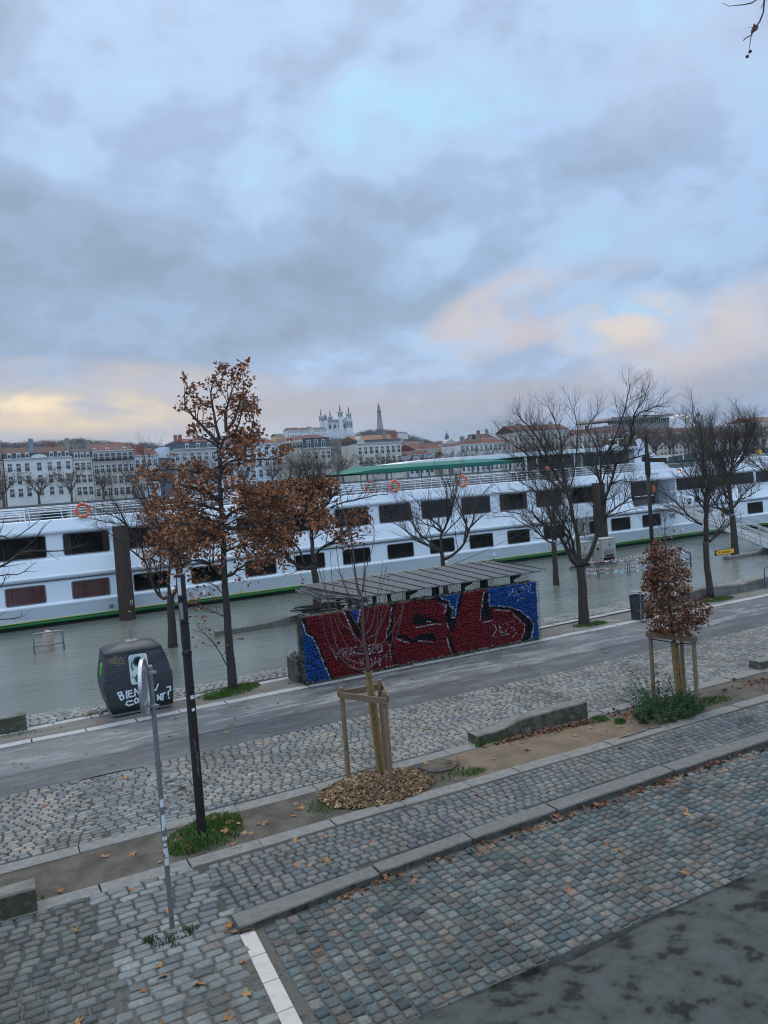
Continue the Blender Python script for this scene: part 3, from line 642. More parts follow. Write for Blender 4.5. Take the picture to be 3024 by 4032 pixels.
TREES['oak']=((5.76,21.13,0),[(0.10,[(-0.01,-0.02),(-0.03,1.07),(-0.02,2.21),(0.0,3.12),(0.04,4.11),(0.07,5.12),(0.07,5.61),(0.13,6.17),(0.17,6.61),(0.31,6.94)])],[(0.07,[(-0.04,3.13),(0.21,3.18),(0.41,3.32),(0.77,3.52),(1.07,3.58)]),(0.06,[(-0.07,3.13),(-0.29,3.45),(-0.58,3.62),(-0.81,3.64),(-1.08,3.54)]),(0.08,[(0.07,5.12),(-0.14,5.36),(-0.31,5.53),(-0.86,5.71),(-1.59,5.92)]),(0.08,[(0.07,4.48),(0.54,4.41),(1.3,4.5),(1.87,4.58),(2.59,4.67)]),(0.06,[(0.12,5.49),(0.48,5.54),(0.81,5.41),(1.73,5.19),(2.49,5.32)]),(0.07,[(0.04,4.29),(-0.52,4.34),(-0.96,4.56),(-1.51,4.75),(-2.12,5.05)]),(0.06,[(0.05,4.18),(-0.61,4.15),(-1.37,4.17),(-1.86,4.09)]),(0.06,[(0.05,4.93),(-0.35,5.08),(-1.09,5.24),(-1.95,5.23)]),(0.05,[(0.1,5.8),(-0.46,6.02),(-1.2,6.15),(-1.76,6.12)]),(0.06,[(0.07,4.63),(0.43,4.91),(0.96,4.98),(1.71,4.96),(2.31,4.96)]),(0.05,[(0.12,5.98),(0.39,6.26),(0.87,6.26),(1.4,6.26),(1.9,6.38)]),(0.05,[(0.06,4.33),(-0.2,4.65),(-0.7,4.91),(-1.44,5.08)]),(0.05,[(0.04,3.8),(0.42,3.93),(0.88,3.97),(1.37,4.01)]),(0.02,[(-0.09,2.03),(-0.39,2.24),(-0.82,2.58)]),(0.02,[(-0.14,0.69),(-0.36,1.28),(-0.69,1.81)]),(0.02,[(0.0,2.44),(-0.2,2.76),(-0.52,3.01)])])
TREES['oaktop']=((5.76,21.13,0),[],[(0.06,[(0.37,7.07),(0.36,7.52),(0.44,7.86),(0.56,8.24),(0.69,8.52)]),(0.06,[(0.37,7.07),(0.58,7.39),(0.73,7.79),(0.83,8.17),(0.8,8.67)]),(0.06,[(0.17,6.85),(0.12,7.09),(0.08,7.43),(0.02,7.87),(0.0,8.16),(0.13,8.56),(0.23,8.67)]),(0.06,[(0.16,6.72),(-0.3,7.3),(-0.5,7.56),(-0.66,7.85),(-0.62,8.32)]),(0.05,[(0.57,6.12),(0.92,6.8),(1.11,7.47)]),(0.04,[(0.15,6.63),(-0.19,6.88),(-0.46,7.01),(-0.71,7.24)]),(0.04,[(0.24,6.85),(0.64,7.05),(0.93,7.71),(1.02,7.8)])])
TREES['T1b']=((5.76,29.0,-0.08),[(0.15,[(0.01,-0.12),(0.07,1.03),(0.09,1.74)])],[(0.08,[(0.03,1.74),(-0.26,1.76),(-0.48,2.13),(-0.64,2.7),(-0.8,3.11),(-1.22,3.49),(-1.68,3.93),(-2.15,4.26),(-2.63,4.5)]),(0.08,[(0.09,1.79),(0.03,2.25),(0.11,2.9),(0.12,3.4),(-0.17,4.12),(-0.6,4.85),(-0.9,5.47),(-1.25,6.0),(-1.72,6.33)]),(0.04,[(-0.59,3.2),(-0.07,2.91),(0.1,2.8)]),(0.08,[(0.13,1.74),(0.36,2.02),(0.67,2.75),(0.67,3.36),(0.53,4.07),(0.41,5.03),(0.3,6.03),(0.27,6.88)]),(0.05,[(0.67,2.8),(1.06,3.23),(1.32,3.96),(1.63,4.69)]),(0.05,[(-0.8,3.11),(-0.8,3.67),(-1.13,4.49),(-1.73,5.03),(-2.45,5.39)]),(0.04,[(-0.17,4.12),(-0.38,5.09),(-0.35,6.08),(-0.02,7.0)]),(0.04,[(-1.13,4.49),(-1.41,5.31),(-1.72,5.78)])])
TREES['T6']=((24.33,20.98,0),[(0.118,[(0.01,0.1),(-0.04,1.24),(-0.06,2.23)])],[(0.1,[(-0.03,2.23),(-0.07,2.82),(-0.08,3.41),(-0.13,3.93),(-0.3,4.33),(-0.27,4.99),(-0.35,5.58),(-0.54,6.38),(-0.74,7.05)]),(0.05,[(-0.19,2.87),(-0.56,3.17),(-0.78,3.46),(-1.07,3.84),(-1.37,4.13),(-1.82,4.44)]),(0.06,[(0.07,2.18),(0.42,2.51),(0.68,2.85),(0.89,3.11)]),(0.07,[(0.02,2.27),(0.11,2.89),(0.16,3.4),(0.34,3.97),(0.52,4.27),(0.41,5.14),(0.22,5.93),(0.22,6.71),(0.37,7.28)]),(0.04,[(-0.27,4.91),(-0.12,5.57),(-0.3,6.44),(-0.34,7.14),(-0.19,7.79)]),(0.05,[(-0.08,3.41),(-0.29,3.82),(-0.34,4.41),(-0.61,5.21),(-0.96,5.82)]),(0.04,[(-0.08,3.41),(0.09,4.38),(-0.06,5.25),(0.07,6.1)])])
TREES['T7']=((35.6,28.94,-0.08),[(0.17,[(0.04,-0.01),(0.02,1.33),(-0.02,2.17)])],[(0.1,[(-0.13,2.23),(-0.61,2.54),(-0.92,2.95),(-1.27,3.64),(-1.79,4.23)]),(0.1,[(-0.05,2.22),(-0.07,3.28),(-0.12,4.39),(-0.34,5.5),(-0.55,6.62),(-0.73,7.45)]),(0.1,[(0.01,2.22),(0.01,3.82),(0.24,4.91),(0.24,6.01),(0.05,7.67)]),(0.08,[(0.11,2.6),(0.35,2.86),(0.81,3.21),(1.49,3.61),(1.99,3.9)]),(0.07,[(-0.06,3.0),(-0.39,3.58),(-0.67,4.43),(-1.05,5.56),(-1.14,6.94),(-0.7,7.95)]),(0.06,[(0.04,4.37),(0.68,4.88),(1.31,5.38),(2.1,5.88)]),(0.06,[(0.11,4.54),(0.77,5.7),(1.0,6.78),(0.6,7.63)]),(0.05,[(0.11,4.54),(0.5,5.72),(0.56,6.81),(0.33,7.76)]),(0.05,[(-0.12,4.39),(-0.52,5.19),(-1.15,5.89),(-1.43,6.79)]),(0.05,[(0.68,4.88),(1.17,5.94),(1.44,6.75),(1.31,7.42)])])
TREES['T0']=((-1.9,21.6,0),[],[(0.05,[(1.32,3.46),(2.0,3.85),(2.45,4.05),(2.75,4.18),(3.2,4.47),(3.48,4.67),(3.83,5.01)]),(0.03,[(2.75,4.18),(3.13,4.39),(3.97,4.35),(4.28,4.44)]),(0.035,[(1.36,3.9),(2.07,4.58),(2.53,4.8),(2.79,4.7),(3.39,5.07)]),(0.025,[(1.26,2.82),(1.91,2.81),(2.34,2.87),(2.67,2.87),(3.0,2.91)]),(0.02,[(1.3,3.25),(1.96,3.42),(2.41,3.6),(2.57,3.87)]),(0.02,[(2.0,3.85),(2.65,3.89),(2.96,3.89),(3.23,4.04)])])
TREES['sapC']=((6.15,12.92,0),[(0.035,[(-0.1,1.97),(-0.11,2.21),(-0.14,2.47),(-0.14,2.81),(-0.12,3.31),(-0.17,3.49),(-0.21,3.83),(-0.22,4.17),(-0.3,4.73),(-0.36,5.02),(-0.39,5.52),(-0.48,6.13)])],[(0.016,[(-0.13,2.04),(-0.34,2.06),(-0.53,2.24),(-0.72,2.51),(-0.82,2.86),(-0.85,3.6)]),(0.016,[(-0.14,2.11),(-0.4,2.2),(-0.62,2.4),(-0.72,2.85),(-0.81,3.96)]),(0.016,[(-0.14,2.31),(-0.36,2.35),(-0.46,2.52),(-0.66,3.18),(-0.93,4.6)]),(0.016,[(-0.14,2.42),(-0.36,2.74),(-0.58,2.97),(-0.66,3.69),(-0.66,4.2)]),(0.014,[(-0.06,2.07),(0.11,2.19),(0.34,2.43),(0.45,3.04)]),(0.014,[(-0.1,2.33),(0.06,2.49),(0.24,3.08),(0.39,3.6)]),(0.016,[(-0.11,2.65),(0.01,2.8),(0.11,3.13),(0.31,3.91)]),(0.014,[(-0.09,2.58),(0.14,2.72),(0.35,3.18),(0.46,3.53)]),(0.014,[(-0.11,2.33),(0.23,2.51),(0.57,2.96),(0.67,3.29)]),(0.014,[(-0.14,2.81),(-0.02,3.07),(-0.05,3.48),(-0.01,3.86)]),(0.014,[(-0.11,3.43),(-0.03,3.81),(0.16,4.31),(0.19,4.72)]),(0.014,[(-0.14,2.79),(-0.26,3.22),(-0.47,3.76),(-0.52,4.44)]),(0.012,[(-0.14,2.67),(-0.34,3.08),(-0.39,3.67),(-0.54,3.94)]),(0.012,[(-0.12,2.98),(-0.21,3.57),(-0.28,4.04)]),(0.012,[(0.43,2.53),(0.59,3.02),(0.63,3.45)]),(0.012,[(-0.09,3.45),(-0.03,3.98),(-0.02,4.4)]),(0.012,[(-0.09,2.36),(0.06,2.52),(0.2,3.29),(0.36,3.79)])])
def smooth_line(pts, rg, jit=.02, sub=3):
    pts = [V3(p) for p in pts]; out = []
    n = len(pts)
    for i in range(n - 1):
        p0, p1, p2, p3 = pts[max(0, i - 1)], pts[i], pts[i + 1], pts[min(n - 1, i + 2)]
        for k in range(sub):
            t = k / sub; t2, t3 = t * t, t * t * t
            p = .5 * ((2 * p1) + (p2 - p0) * t + (2 * p0 - 5 * p1 + 4 * p2 - p3) * t2 + (3 * p1 - p0 - 3 * p2 + p3) * t3)
            if out: p = p + V3((rg.uniform(-jit, jit), rg.uniform(-jit, jit), rg.uniform(-jit, jit)))
            out.append(p)
    out.append(pts[-1]); return out
def leaf(mb, p, d, size, rg, lob=True):
    """a curled oak leaf: stalk end at p, pointing along d"""
    d = d.normalized(); s = d.orthogonal().normalized(); s = Matrix.Rotation(rg.uniform(0, 6.28), 3, d) @ s; nrm = d.cross(s)
    c = rg.uniform(-.35, .35) * size; w = size * rg.uniform(.26, .36)
    A = p; B = p + d * size * .35 + nrm * c * .5; Cc = p + d * size * .72 + nrm * c * .8; T = p + d * size + nrm * c * .3
    f_ = nrm * size * rg.uniform(.05, .22)
    mb.add([tuple(x) for x in (A, B + s * w * .8 + f_, B, B - s * w * .8 + f_, Cc + s * w + f_, Cc, Cc - s * w + f_, T)],
           [(0, 2, 1), (0, 3, 2), (1, 2, 5, 4), (2, 3, 6, 5), (4, 5, 7), (5, 6, 7)])
class Grow:
    def __init__(s, seed, dens=(3.2, 5.0, 5.5), lens=(1.35, .75, .38), up=.35, rmax=(.021, .009, .0058), spread=.9, start=.18, levels=3, fine=3):
        s.rg = random.Random(seed); s.dens = dens; s.lens = lens; s.up = up; s.rmax = rmax; s.spread = spread; s.start = start; s.levels = levels
        s.wood = MB(); s.twigs = MB(); s.tips = []; s.fine = fine; s.zl = None
    def limb(s, pts, r0, r1, n=7, kids=True, start=None, sub=3):
        P = smooth_line(pts, s.rg, r0 * .18, sub); k = len(P)
        rad = [r0 + (r1 - r0) * (i / (k - 1)) ** .8 for i in range(k)]
        s.wood.tube(P, rad, n)
        if kids: s.kids(P, rad, 0, s.start if start is None else start)
        return P, rad
    def kids(s, P, rad, lvl, start):
        rg = s.rg; L = sum((b - a).length for a, b in zip(P, P[1:])); n = int(L * s.dens[lvl] + rg.random()); k = len(P) - 1
        for c in range(n + (1 if lvl else 2)):
            t = 1.0 if c >= n else start + (1 - start) * ((c + rg.random()) / max(1, n))
            x = min(t * k, k - 1e-4); i = int(x); f = x - i
            p = P[i].lerp(P[i + 1], f); tan = (P[i + 1] - P[i]).normalized(); r = rad[i] + (rad[i + 1] - rad[i]) * f
            o = V3((rg.gauss(0, 1), rg.gauss(0, 1), rg.gauss(0, 1))); o = (o - tan * o.dot(tan)).normalized()
            d = (tan * rg.uniform(.45, .9) + o * s.spread * rg.uniform(.5, 1.1) + V3((0, 0, s.up * rg.uniform(.3, 1.3)))).normalized()
            ln = s.lens[lvl] * rg.uniform(.5, 1.25) * (1.15 - .72 * t) * (s.zl(p.z) if s.zl else 1)
            m = 4 if lvl == 0 else 3; pts = [p]; q = p
            for j in range(m):
                d = (d + V3((rg.gauss(0, .16), rg.gauss(0, .16), rg.gauss(0, .12) + s.up * .16))).normalized()
                q = q + d * ln / m; pts.append(q)
            rr = min(r * .62, s.rmax[lvl]) * rg.uniform(.75, 1.1)
            rs = [rr * (1 - .62 * j / m) for j in range(m + 1)]
            (s.wood if lvl == 0 and rr > .012 else s.twigs).tube(pts, rs, 5 if lvl == 0 else s.fine, cap=False)
            if lvl + 1 < s.levels: s.kids(pts, rs, lvl + 1, .12)
            if lvl >= 1: s.tips.append((pts[-1], d, lvl)); s.tips.append((pts[1], d, lvl))
def to3(base, pts, dep):
    b = V3(base); return [(b.x + RH.x * l + FH.x * d, b.y + RH.y * l + FH.y * d, z) for (l, z), d in zip(pts, dep)]
def plant_tree(key, name, label, cat, group, seed, bark='bark', twig='twig', grow=None, extra=None, fan=.75, taper=.18, spray=None, clones=0, trim=0):
    base, trunk, limbs = TREES[key]
    if extra: limbs = limbs + TREES[extra][2]
    g = grow or Grow(seed); rg = random.Random(seed + 5); known = [(0, z, 0) for l, z in (trunk[0][1] if trunk else [])]
    for w, pts in trunk:
        z0 = pts[0][1]; P3 = to3(base, pts, [0] * len(pts)); k = len(P3)
        P = smooth_line(P3, rg, .012, 4); n = len(P)
        rad = [w * (1.0 + .38 * math.exp(-i * 6.0 / n) - taper * i / n) for i in range(n)]
        P[0].z -= .35 if z0 < .05 else 0
        g.wood.tube(P, rad, 14)
        known += [(l, z, 0) for l, z in pts]
    if trim: limbs = [(w, pts[:-1] + [tuple(a + (b - a) * (1 - trim) for a, b in zip(pts[-2], pts[-1]))]) for w, pts in limbs]
    if clones:
        rc = random.Random(seed + 40); extra_l = []
        for w, pts in limbs:
            if w < .045: continue
            for c in range(clones):
                n0 = max(1, int(len(pts) * rc.uniform(.25, .5))); a = rc.uniform(.12, .42) * rc.choice((-1, 1)); L0, Z0 = pts[n0 - 1]; sc = rc.uniform(.75, 1.0)
                q = [(L0, Z0)] + [(L0 + ((l - L0) * math.cos(a) - (z - Z0) * math.sin(a)) * sc, Z0 + ((l - L0) * math.sin(a) + (z - Z0) * math.cos(a)) * sc) for l, z in pts[n0:]]
                if len(q) > 2: extra_l.append((w * .55, q))
        limbs = limbs + extra_l
    for w, pts in limbs:
        l0, z0 = pts[0]; near = min(known, key=lambda q: (q[0] - l0) ** 2 + (q[1] - z0) ** 2) if known else (0, 0, 0)
        sl = rg.uniform(-fan, fan); acc = 0; dep = []
        for i, (l, z) in enumerate(pts):
            if i: acc += math.hypot(l - pts[i - 1][0], z - pts[i - 1][1]) * sl * (.35 + .65 * i / len(pts))
            dep.append(near[2] + acc)
        known += [(l, z, d) for (l, z), d in zip(pts, dep)]
        g.limb(to3(base, pts, dep), w * .88, max(.009, w * .13), 8)
    for z, L_ in spray or ():
        a = rg.uniform(0, 6.28); l0 = min(known, key=lambda q: abs(q[1] - z) + abs(q[0]))[0]; s_ = RH * math.cos(a) + FH * math.sin(a); p = V3(base) + RH * l0 + V3((0, 0, z)); p.z = z
        g.limb([tuple(p), tuple(p + s_ * L_ * .5 + V3((0, 0, L_ * .22))), tuple(p + s_ * L_ + V3((0, 0, L_ * .38)))], .028, .008, 6)
    root = thing(name, base, label, cat, group)
    def off(mb): mb.v = [(x - base[0], y - base[1], z - base[2]) for x, y, z in mb.v]; return mb
    off(g.wood).build('trunk', bark, root, smooth=True)
    off(g.twigs).build('twigs', twig, root)
    return root, g, off
def leaves_on(root, g, off, name, matk, keep, size, per=1, seed=1, droop=.25):
    rg = random.Random(seed); mb = MB()
    for p, d, lvl in g.tips:
        pr = keep(p)
        for _ in range(per):
            if rg.random() < pr:
                dd = (d + V3((rg.gauss(0, .8), rg.gauss(0, .8), rg.gauss(0, .6) - droop)))
                leaf(mb, p + V3((rg.gauss(0, .05), rg.gauss(0, .05), rg.gauss(0, .05))), dd, size * rg.uniform(.6, 1.25), rg)
    off(mb).build(name, matk, root)
    return mb
def lz(base): return lambda p: ((p.x - base[0]) * RH.x + (p.y - base[1]) * RH.y, p.z)
GQ = 'trees planted along the flooded quay'
plant_tree('T5', 'quay_tree', 'bare grey tree with a thick forked trunk on dry soil right of the graffiti wall', 'tree', GQ, 11, clones=1, trim=.75, grow=Grow(11, dens=(4.6, 7.0, 7.2), lens=(1.4, .75, .38), up=.38))
plant_tree('T4', 'quay_tree', 'slim bare tree standing in the flood water behind the thick forked tree', 'tree', GQ, 12, clones=2, trim=.4, grow=Grow(12, dens=(3.6, 5.8, 6.2), lens=(1.45, .8, .4), up=.32))
plant_tree('T3', 'quay_tree', 'bare tree with spread low limbs rising behind the middle of the shelter roof', 'tree', GQ, 13, clones=1, grow=Grow(13, dens=(4.4, 5.8, 6.0), lens=(1.15, .62, .34), up=.45))
rt, g, off = plant_tree('T2', 'quay_tree', 'dark tree with rusty lower leaves behind the left end of the shelter roof', 'tree', GQ, 14, clones=1, grow=Grow(14, dens=(5.2, 6.2, 6.2), lens=(1.4, .78, .4), up=.42))
f2 = lz((11.7, 29.1, 0))
leaves_on(rt, g, off, 'leaves', 'leaf_oak', lambda p: (.8 if (f2(p)[0] < 1.1 and f2(p)[1] < 5.6 and f2(p)[1] > 2.3) else .22 if (f2(p)[0] < 2.3 and f2(p)[1] < 4.3) else .0), .16, 1, 3)
rt, g, off = plant_tree('T1b', 'quay_tree', 'mostly bare tree in the water between the left mooring pile and the oak', 'tree', GQ, 15, clones=1, grow=Grow(15, dens=(5.2, 6.2, 6.2), lens=(1.4, .78, .4), up=.36))
f1 = lz((5.76, 29, 0))
leaves_on(rt, g, off, 'leaves', 'leaf_oak', lambda p: (.75 if (abs(f1(p)[0] + .35) < .7 and f1(p)[1] < 2.7) else .10 if (-.6 < f1(p)[0] < 1.4 and f1(p)[1] < 5.0) else .0), .15, 1, 4)
rg0 = random.Random(2); OAKG = Grow(16, dens=(5.0, 6.0, 5.0), lens=(.85, .42, .22), up=.16, spread=1.0, levels=3); OAKG.zl = lambda z: 1.0 if z < 5.2 else .62
rt, g, off = plant_tree('oak', 'oak_tree', 'young oak with a straight dark trunk and rust brown leaves on the near bank', 'tree', GQ, 16, bark='bark_oak', extra='oaktop', grow=OAKG, fan=.9, taper=.7, spray=[(3.3 + k * .2, rg0.uniform(.8, 1.6) * (1.1 - k * .022)) for k in range(17)])
leaves_on(rt, g, off, 'leaves', 'leaf_oak', lambda p: (.14 if p.z < 3.1 else .28 if p.z < 3.9 else .42 if p.z < 6 else .55) if p.z > 2.3 else .08, .115, 2, 5)
plant_tree('T6', 'quay_tree', 'slender bare tree on the bank beside the wavy concrete wall', 'tree', GQ, 17, clones=1, trim=.6, grow=Grow(17, dens=(5.2, 6.4, 6.5), lens=(1.3, .72, .36), up=.42))
plant_tree('T7', 'quay_tree', 'stout bare tree with a dense round crown in the water by the gangway', 'tree', GQ, 18, clones=1, trim=.5, grow=Grow(18, dens=(5.6, 6.8, 6.8), lens=(1.5, .82, .42), up=.5, rmax=(.03, .013, .0085)))
TREES['T8'] = ((41.7, 29.0, -.08), [(.2, [(0, -.1), (.02, 1.5), (0, 2.4)])], [(.1, [(0, 2.4), (-.6, 3.5), (-1.2, 4.8), (-1.9, 6.6), (-2.3, 8.4)]), (.1, [(0, 2.4), (.2, 4.2), (-.2, 6.2), (-.5, 8.0), (-1.0, 9.6)]), (.08, [(-.6, 3.5), (-1.6, 4.1), (-2.5, 5.0), (-3.1, 6.2)]), (.08, [(0, 2.4), (.9, 3.6), (1.5, 5.4), (1.7, 8)]), (.05, [(-.2, 6.2), (-1.0, 7.3), (-1.7, 8.8)]), (.05, [(-.4, 5.5), (-1.4, 6.4), (-2.6, 7.4)])])
plant_tree('T8', 'quay_tree', 'bare tree cut off by the right edge of the picture beyond the gangway', 'tree', GQ, 19, clones=1, grow=Grow(19, dens=(3.8, 5.4, 5.6), lens=(1.4, .78, .4), up=.42))
TREES['T0'] = (TREES['T0'][0], [(.15, [(-.35, 0), (-.35, .6), (-.3, 1.0)])], [(.10, [(-.3, 1.0), (-.5, 1.6), (-.9, 2.6), (-1.4, 3.6)])] + TREES['T0'][2])
plant_tree('T0', 'quay_tree', 'tree off the left edge whose thin bare branches reach in over the ship windows', 'tree', GQ, 20, grow=Grow(20, dens=(2.0, 3.2, 3.0), lens=(.6, .34, .2), up=.25, rmax=(.012, .007, .0045)), fan=.3)

# ---------------------------------------------------------------- staked saplings
def stake(parent, x, y, h, r=.045, lean=(0, 0)):
    mb = MB(); mb.tube([(x, y, -.2), (x + lean[0] * .5, y + lean[1] * .5, h * .5), (x + lean[0], y + lean[1], h - .02), (x + lean[0], y + lean[1], h)], [r * 1.05, r, r * .96, r * .82], 10)
    return mb.build('stake', 'wood', parent, smooth=False)
def plank(parent, a, b, z, hgt=.115, th=.032, over=.07):
    a, b = V3((*a, z)), V3((*b, z)); d = (b - a).normalized(); l = (b - a).length + over * 2
    mb = MB(); mb.box(0, 0, 0, l, th, hgt); o = mb.build('rail', 'wood_plank', parent, bevel=.006)
    o.location = (a + b) / 2; o.rotation_euler = (0, 0, math.atan2(d.y, d.x)); return o
def wrap(parent, p0, p1, r0, r1, seed):
    rg = random.Random(seed); mb = MB(); p0, p1 = V3(p0), V3(p1)
    for i in range(26):
        a = i / 26 * 6.2832; o0 = V3((math.cos(a) * r0, math.sin(a) * r0, 0)); o1 = V3((math.cos(a) * r1, math.sin(a) * r1, rg.uniform(-.03, .03))); rr = rg.uniform(.007, .011)
        mb.tube([p0 + o0, (p0 + p1) / 2 + (o0 + o1) * .5 + V3((rg.gauss(0, .004), rg.gauss(0, .004), 0)), p1 + o1], rr, 5)
    mb.tube([p0, p1], [r0 * .9, r1 * .9], 10)
    w = mb.build('reed_wrap', 'reed', parent); mt = MB()
    for t in (.2, .5, .78, .95):
        c = p0.lerp(p1, t); r = r0 + (r1 - r0) * t + .008
        mt.tube([c + V3((math.cos(a) * r, math.sin(a) * r, 0)) for a in [k / 14 * 6.2832 for k in range(15)]], .004, 4)
    mt.build('wire_tie', 'strap', w); return w
def belt(parent, pts, r=.012):
    mb = MB(); mb.tube(smooth_line(pts, random.Random(3), 0, 3), r, 6); return mb.build('tie_strap', 'strap', parent, smooth=True)
B = (6.15, 12.92, 0)
root = thing('staked_sapling', B, 'leafless sapling wrapped in yellow reed inside a wooden tripod on a wood chip mound', 'young tree', 'staked saplings in the planting strip')
g = Grow(31, dens=(1.6, 3, 3), lens=(.28, .15, .1), up=.5, rmax=(.006, .004, .003), levels=1)
tr, lm = TREES['sapC'][1], TREES['sapC'][2]; rg = random.Random(9)
_, w0 = tr, None
pts = tr[0][1]; P3 = to3((0, 0, 0), pts, [0] * len(pts))
P = smooth_line(P3, rg, .004, 3); n = len(P); g.wood.tube(P, [.036 * (1 - .9 * (i / (n - 1)) ** .8) for i in range(n)], 8)
for w, pl in lm:
    s0 = min(range(n), key=lambda i: abs(P[i].z - pl[0][1])); sl = rg.uniform(-.8, .8); d0 = P[s0].dot(FH); acc = 0; dep = []
    for i, (l, z) in enumerate(pl):
        if i: acc += math.hypot(l - pl[i - 1][0], z - pl[i - 1][1]) * sl * .45
        dep.append(acc)
    g.limb(to3((0, 0, 0), pl, dep), w * .95, .005, 5)
g.wood.build('trunk', 'twig_sapling', root, smooth=True); g.twigs.build('twigs', 'twig_sapling', root)
lp0, lz0 = tr[0][1][0]
wrap(root, (0, 0, .05), tuple(P3[0][:2]) + (lz0,), .075, .058, 1)
SK = [(-.50, .38), (-.04, -.46), (.25, .30)]
for (x, y), h in zip(SK, (1.70, 1.72, 1.72)): stake(root, x, y, h, lean=(-.012, .0))
ring = lambda t, o: (t[0] * o, t[1] * o)
plank(root, (SK[0][0] - .02, SK[0][1] - .06), (SK[1][0] - .05, SK[1][1] - .05), 1.56)
plank(root, (SK[1][0] + .06, SK[1][1]), (SK[2][0] + .06, SK[2][1]), 1.58)
plank(root, (SK[2][0], SK[2][1] + .05), (SK[0][0], SK[0][1] + .055), 1.57)
belt(root, [(SK[2][0], SK[2][1], 1.50), (.02, .05, 1.44), (-.07, .02, 1.43), (-.03, -.07, 1.44), (SK[1][0], SK[1][1], 1.50)])
# the sapling that kept its brown leaves
B2 = (13.42, 12.51, 0)
root = thing('staked_sapling', B2, 'sapling thick with hanging red-brown leaves in a wooden tripod among green weeds', 'young tree', 'staked saplings in the planting strip')
rg = random.Random(44); g = Grow(45, dens=(7, 6, 3), lens=(.34, .17, .1), up=.05, rmax=(.007, .004, .003), levels=2, spread=1.0)
axis = [(0, 0, 0), (-.05, .01, 1.0), (-.10, 0, 1.75), (-.13, .02, 2.4), (-.13, 0, 3.1), (-.15, 0, 3.75), (-.10, .02, 4.35)]
P = smooth_line([tuple(RH * a + FH * b + V3((0, 0, c))) for a, b, c in axis], rg, .006, 4); n = len(P)
g.wood.tube(P, [.05 * (1 - .88 * (i / (n - 1))) for i in range(n)], 8)
half = [(1.7, .12), (1.85, .34), (2.0, .46), (2.25, .48), (2.5, .34), (2.75, .40), (3.0, .38), (3.2, .32), (3.4, .2), (3.55, .08)]
cand = []
for k in range(72):
    z = 1.80 + 1.75 * rg.random() ** .95; hw = lerp(half, z); ang = rg.uniform(0, 6.28)
    i = min(range(n), key=lambda i: abs(P[i].z - max(1.6, z - hw * .25))); p = P[i]
    side = RH * math.cos(ang) + FH * math.sin(ang); hw2 = hw * (1.25 if (math.cos(ang) > 0 and z < 2.3) else 1.0) * rg.uniform(.55, 1.15) * (1 + .3 * math.sin(ang * 3 + z * 7))
    e = P[i] + side * hw2; e.z = z + rg.uniform(-.06, .06)
    m = (p + e) / 2 + V3((0, 0, .07 * hw2))
    g.limb([tuple(p), tuple(m), tuple(e)], .011, .004, 5, start=.25, sub=2)
for k in range(16):
    z = 3.6 + .62 * rg.random(); i = min(range(n), key=lambda i: abs(P[i].z - z)); a = rg.uniform(0, 6.28); d = RH * math.cos(a) + FH * math.sin(a)
    g2 = [P[i], P[i] + d * .14 + V3((0, 0, .10)), P[i] + d * .24 + V3((0, 0, .26))]
    g.twigs.tube(g2, [.005, .004, .0025], 4, cap=False)
g.wood.build('trunk', 'twig_sapling', root, smooth=True); g.twigs.build('twigs', 'twig_sapling', root)
leaves_on(root, g, lambda m: m, 'leaves', 'leaf_sap', lambda p: .9 if p.z < 3.6 else .2, .08, 3, 9, droop=.8)
wrap(root, (0, 0, .02), tuple(P[6]), .085, .075, 4)
SK = [(-.30, .50), (-.02, -.46), (.42, .28)]
for (x, y), h in zip(SK, (1.68, 1.64, 1.66)): stake(root, x, y, h)
plank(root, (SK[0][0] - .05, SK[0][1] - .03), (SK[1][0] - .05, SK[1][1] - .03), 1.56)
plank(root, (SK[1][0] + .03, SK[1][1] - .03), (SK[2][0] + .05, SK[2][1] - .03), 1.56)
plank(root, (SK[2][0], SK[2][1] + .05), (SK[0][0], SK[0][1] + .05), 1.57)
belt(root, [(SK[0][0], SK[0][1], 1.46), (-.06, .10, 1.40), (-.09, -.05, 1.38), (.0, -.10, 1.40), (SK[1][0], SK[1][1], 1.44)])

# ---------------------------------------------------------------- grass, weeds, chips, leaves
def grass(name, label, blobs, n, h, seed, matk='grass'):
    rg = random.Random(seed); mb = MB()
    for _ in range(n):
        cx, cy, rx, ry = rg.choice(blobs); a = rg.uniform(0, 6.28); q = rg.random() ** .6
        x, y = cx + math.cos(a) * rx * q, cy + math.sin(a) * ry * q; hh = h * rg.uniform(.35, 1.2) * (1.2 - q * .7); l = rg.uniform(0, 6.28); w = rg.uniform(.006, .012)
        dx, dy = math.cos(l), math.sin(l); b = rg.uniform(.2, .9) * hh
        mb.add([(x - dy * w, y + dx * w, -.012), (x + dy * w, y - dx * w, -.012), (x + dx * b * .4 + dy * w * .7, y + dy * b * .4 - dx * w * .7, hh * .65), (x + dx * b, y + dy * b, hh)], [(0, 1, 2), (0, 2, 3)])
    return tag(mb.build(name, matk), label, 'grass', kind='stuff')
grass('grass', 'green grass tuft with fallen leaves round the foot of the brown lamp post', [(2.75, 12.5, .62, .55), (3.0, 12.8, .45, .42), (2.4, 12.25, .3, .25)], 3800, .11, 1)
grass('grass', 'mown green grass patch round the foot of the oak', [(5.55, 20.95, .85, .42), (6.0, 21.2, .55, .35), (5.2, 20.7, .4, .25)], 3600, .09, 2)
grass('grass', 'thin grass round the thick forked trunk', [(18.05, 20.75, .62, .3), (18.4, 20.6, .4, .2)], 900, .10, 3)
grass('grass', 'bright grass at the foot of the tree beside the wavy wall', [(24.5, 20.75, .8, .35)], 1300, .10, 4)
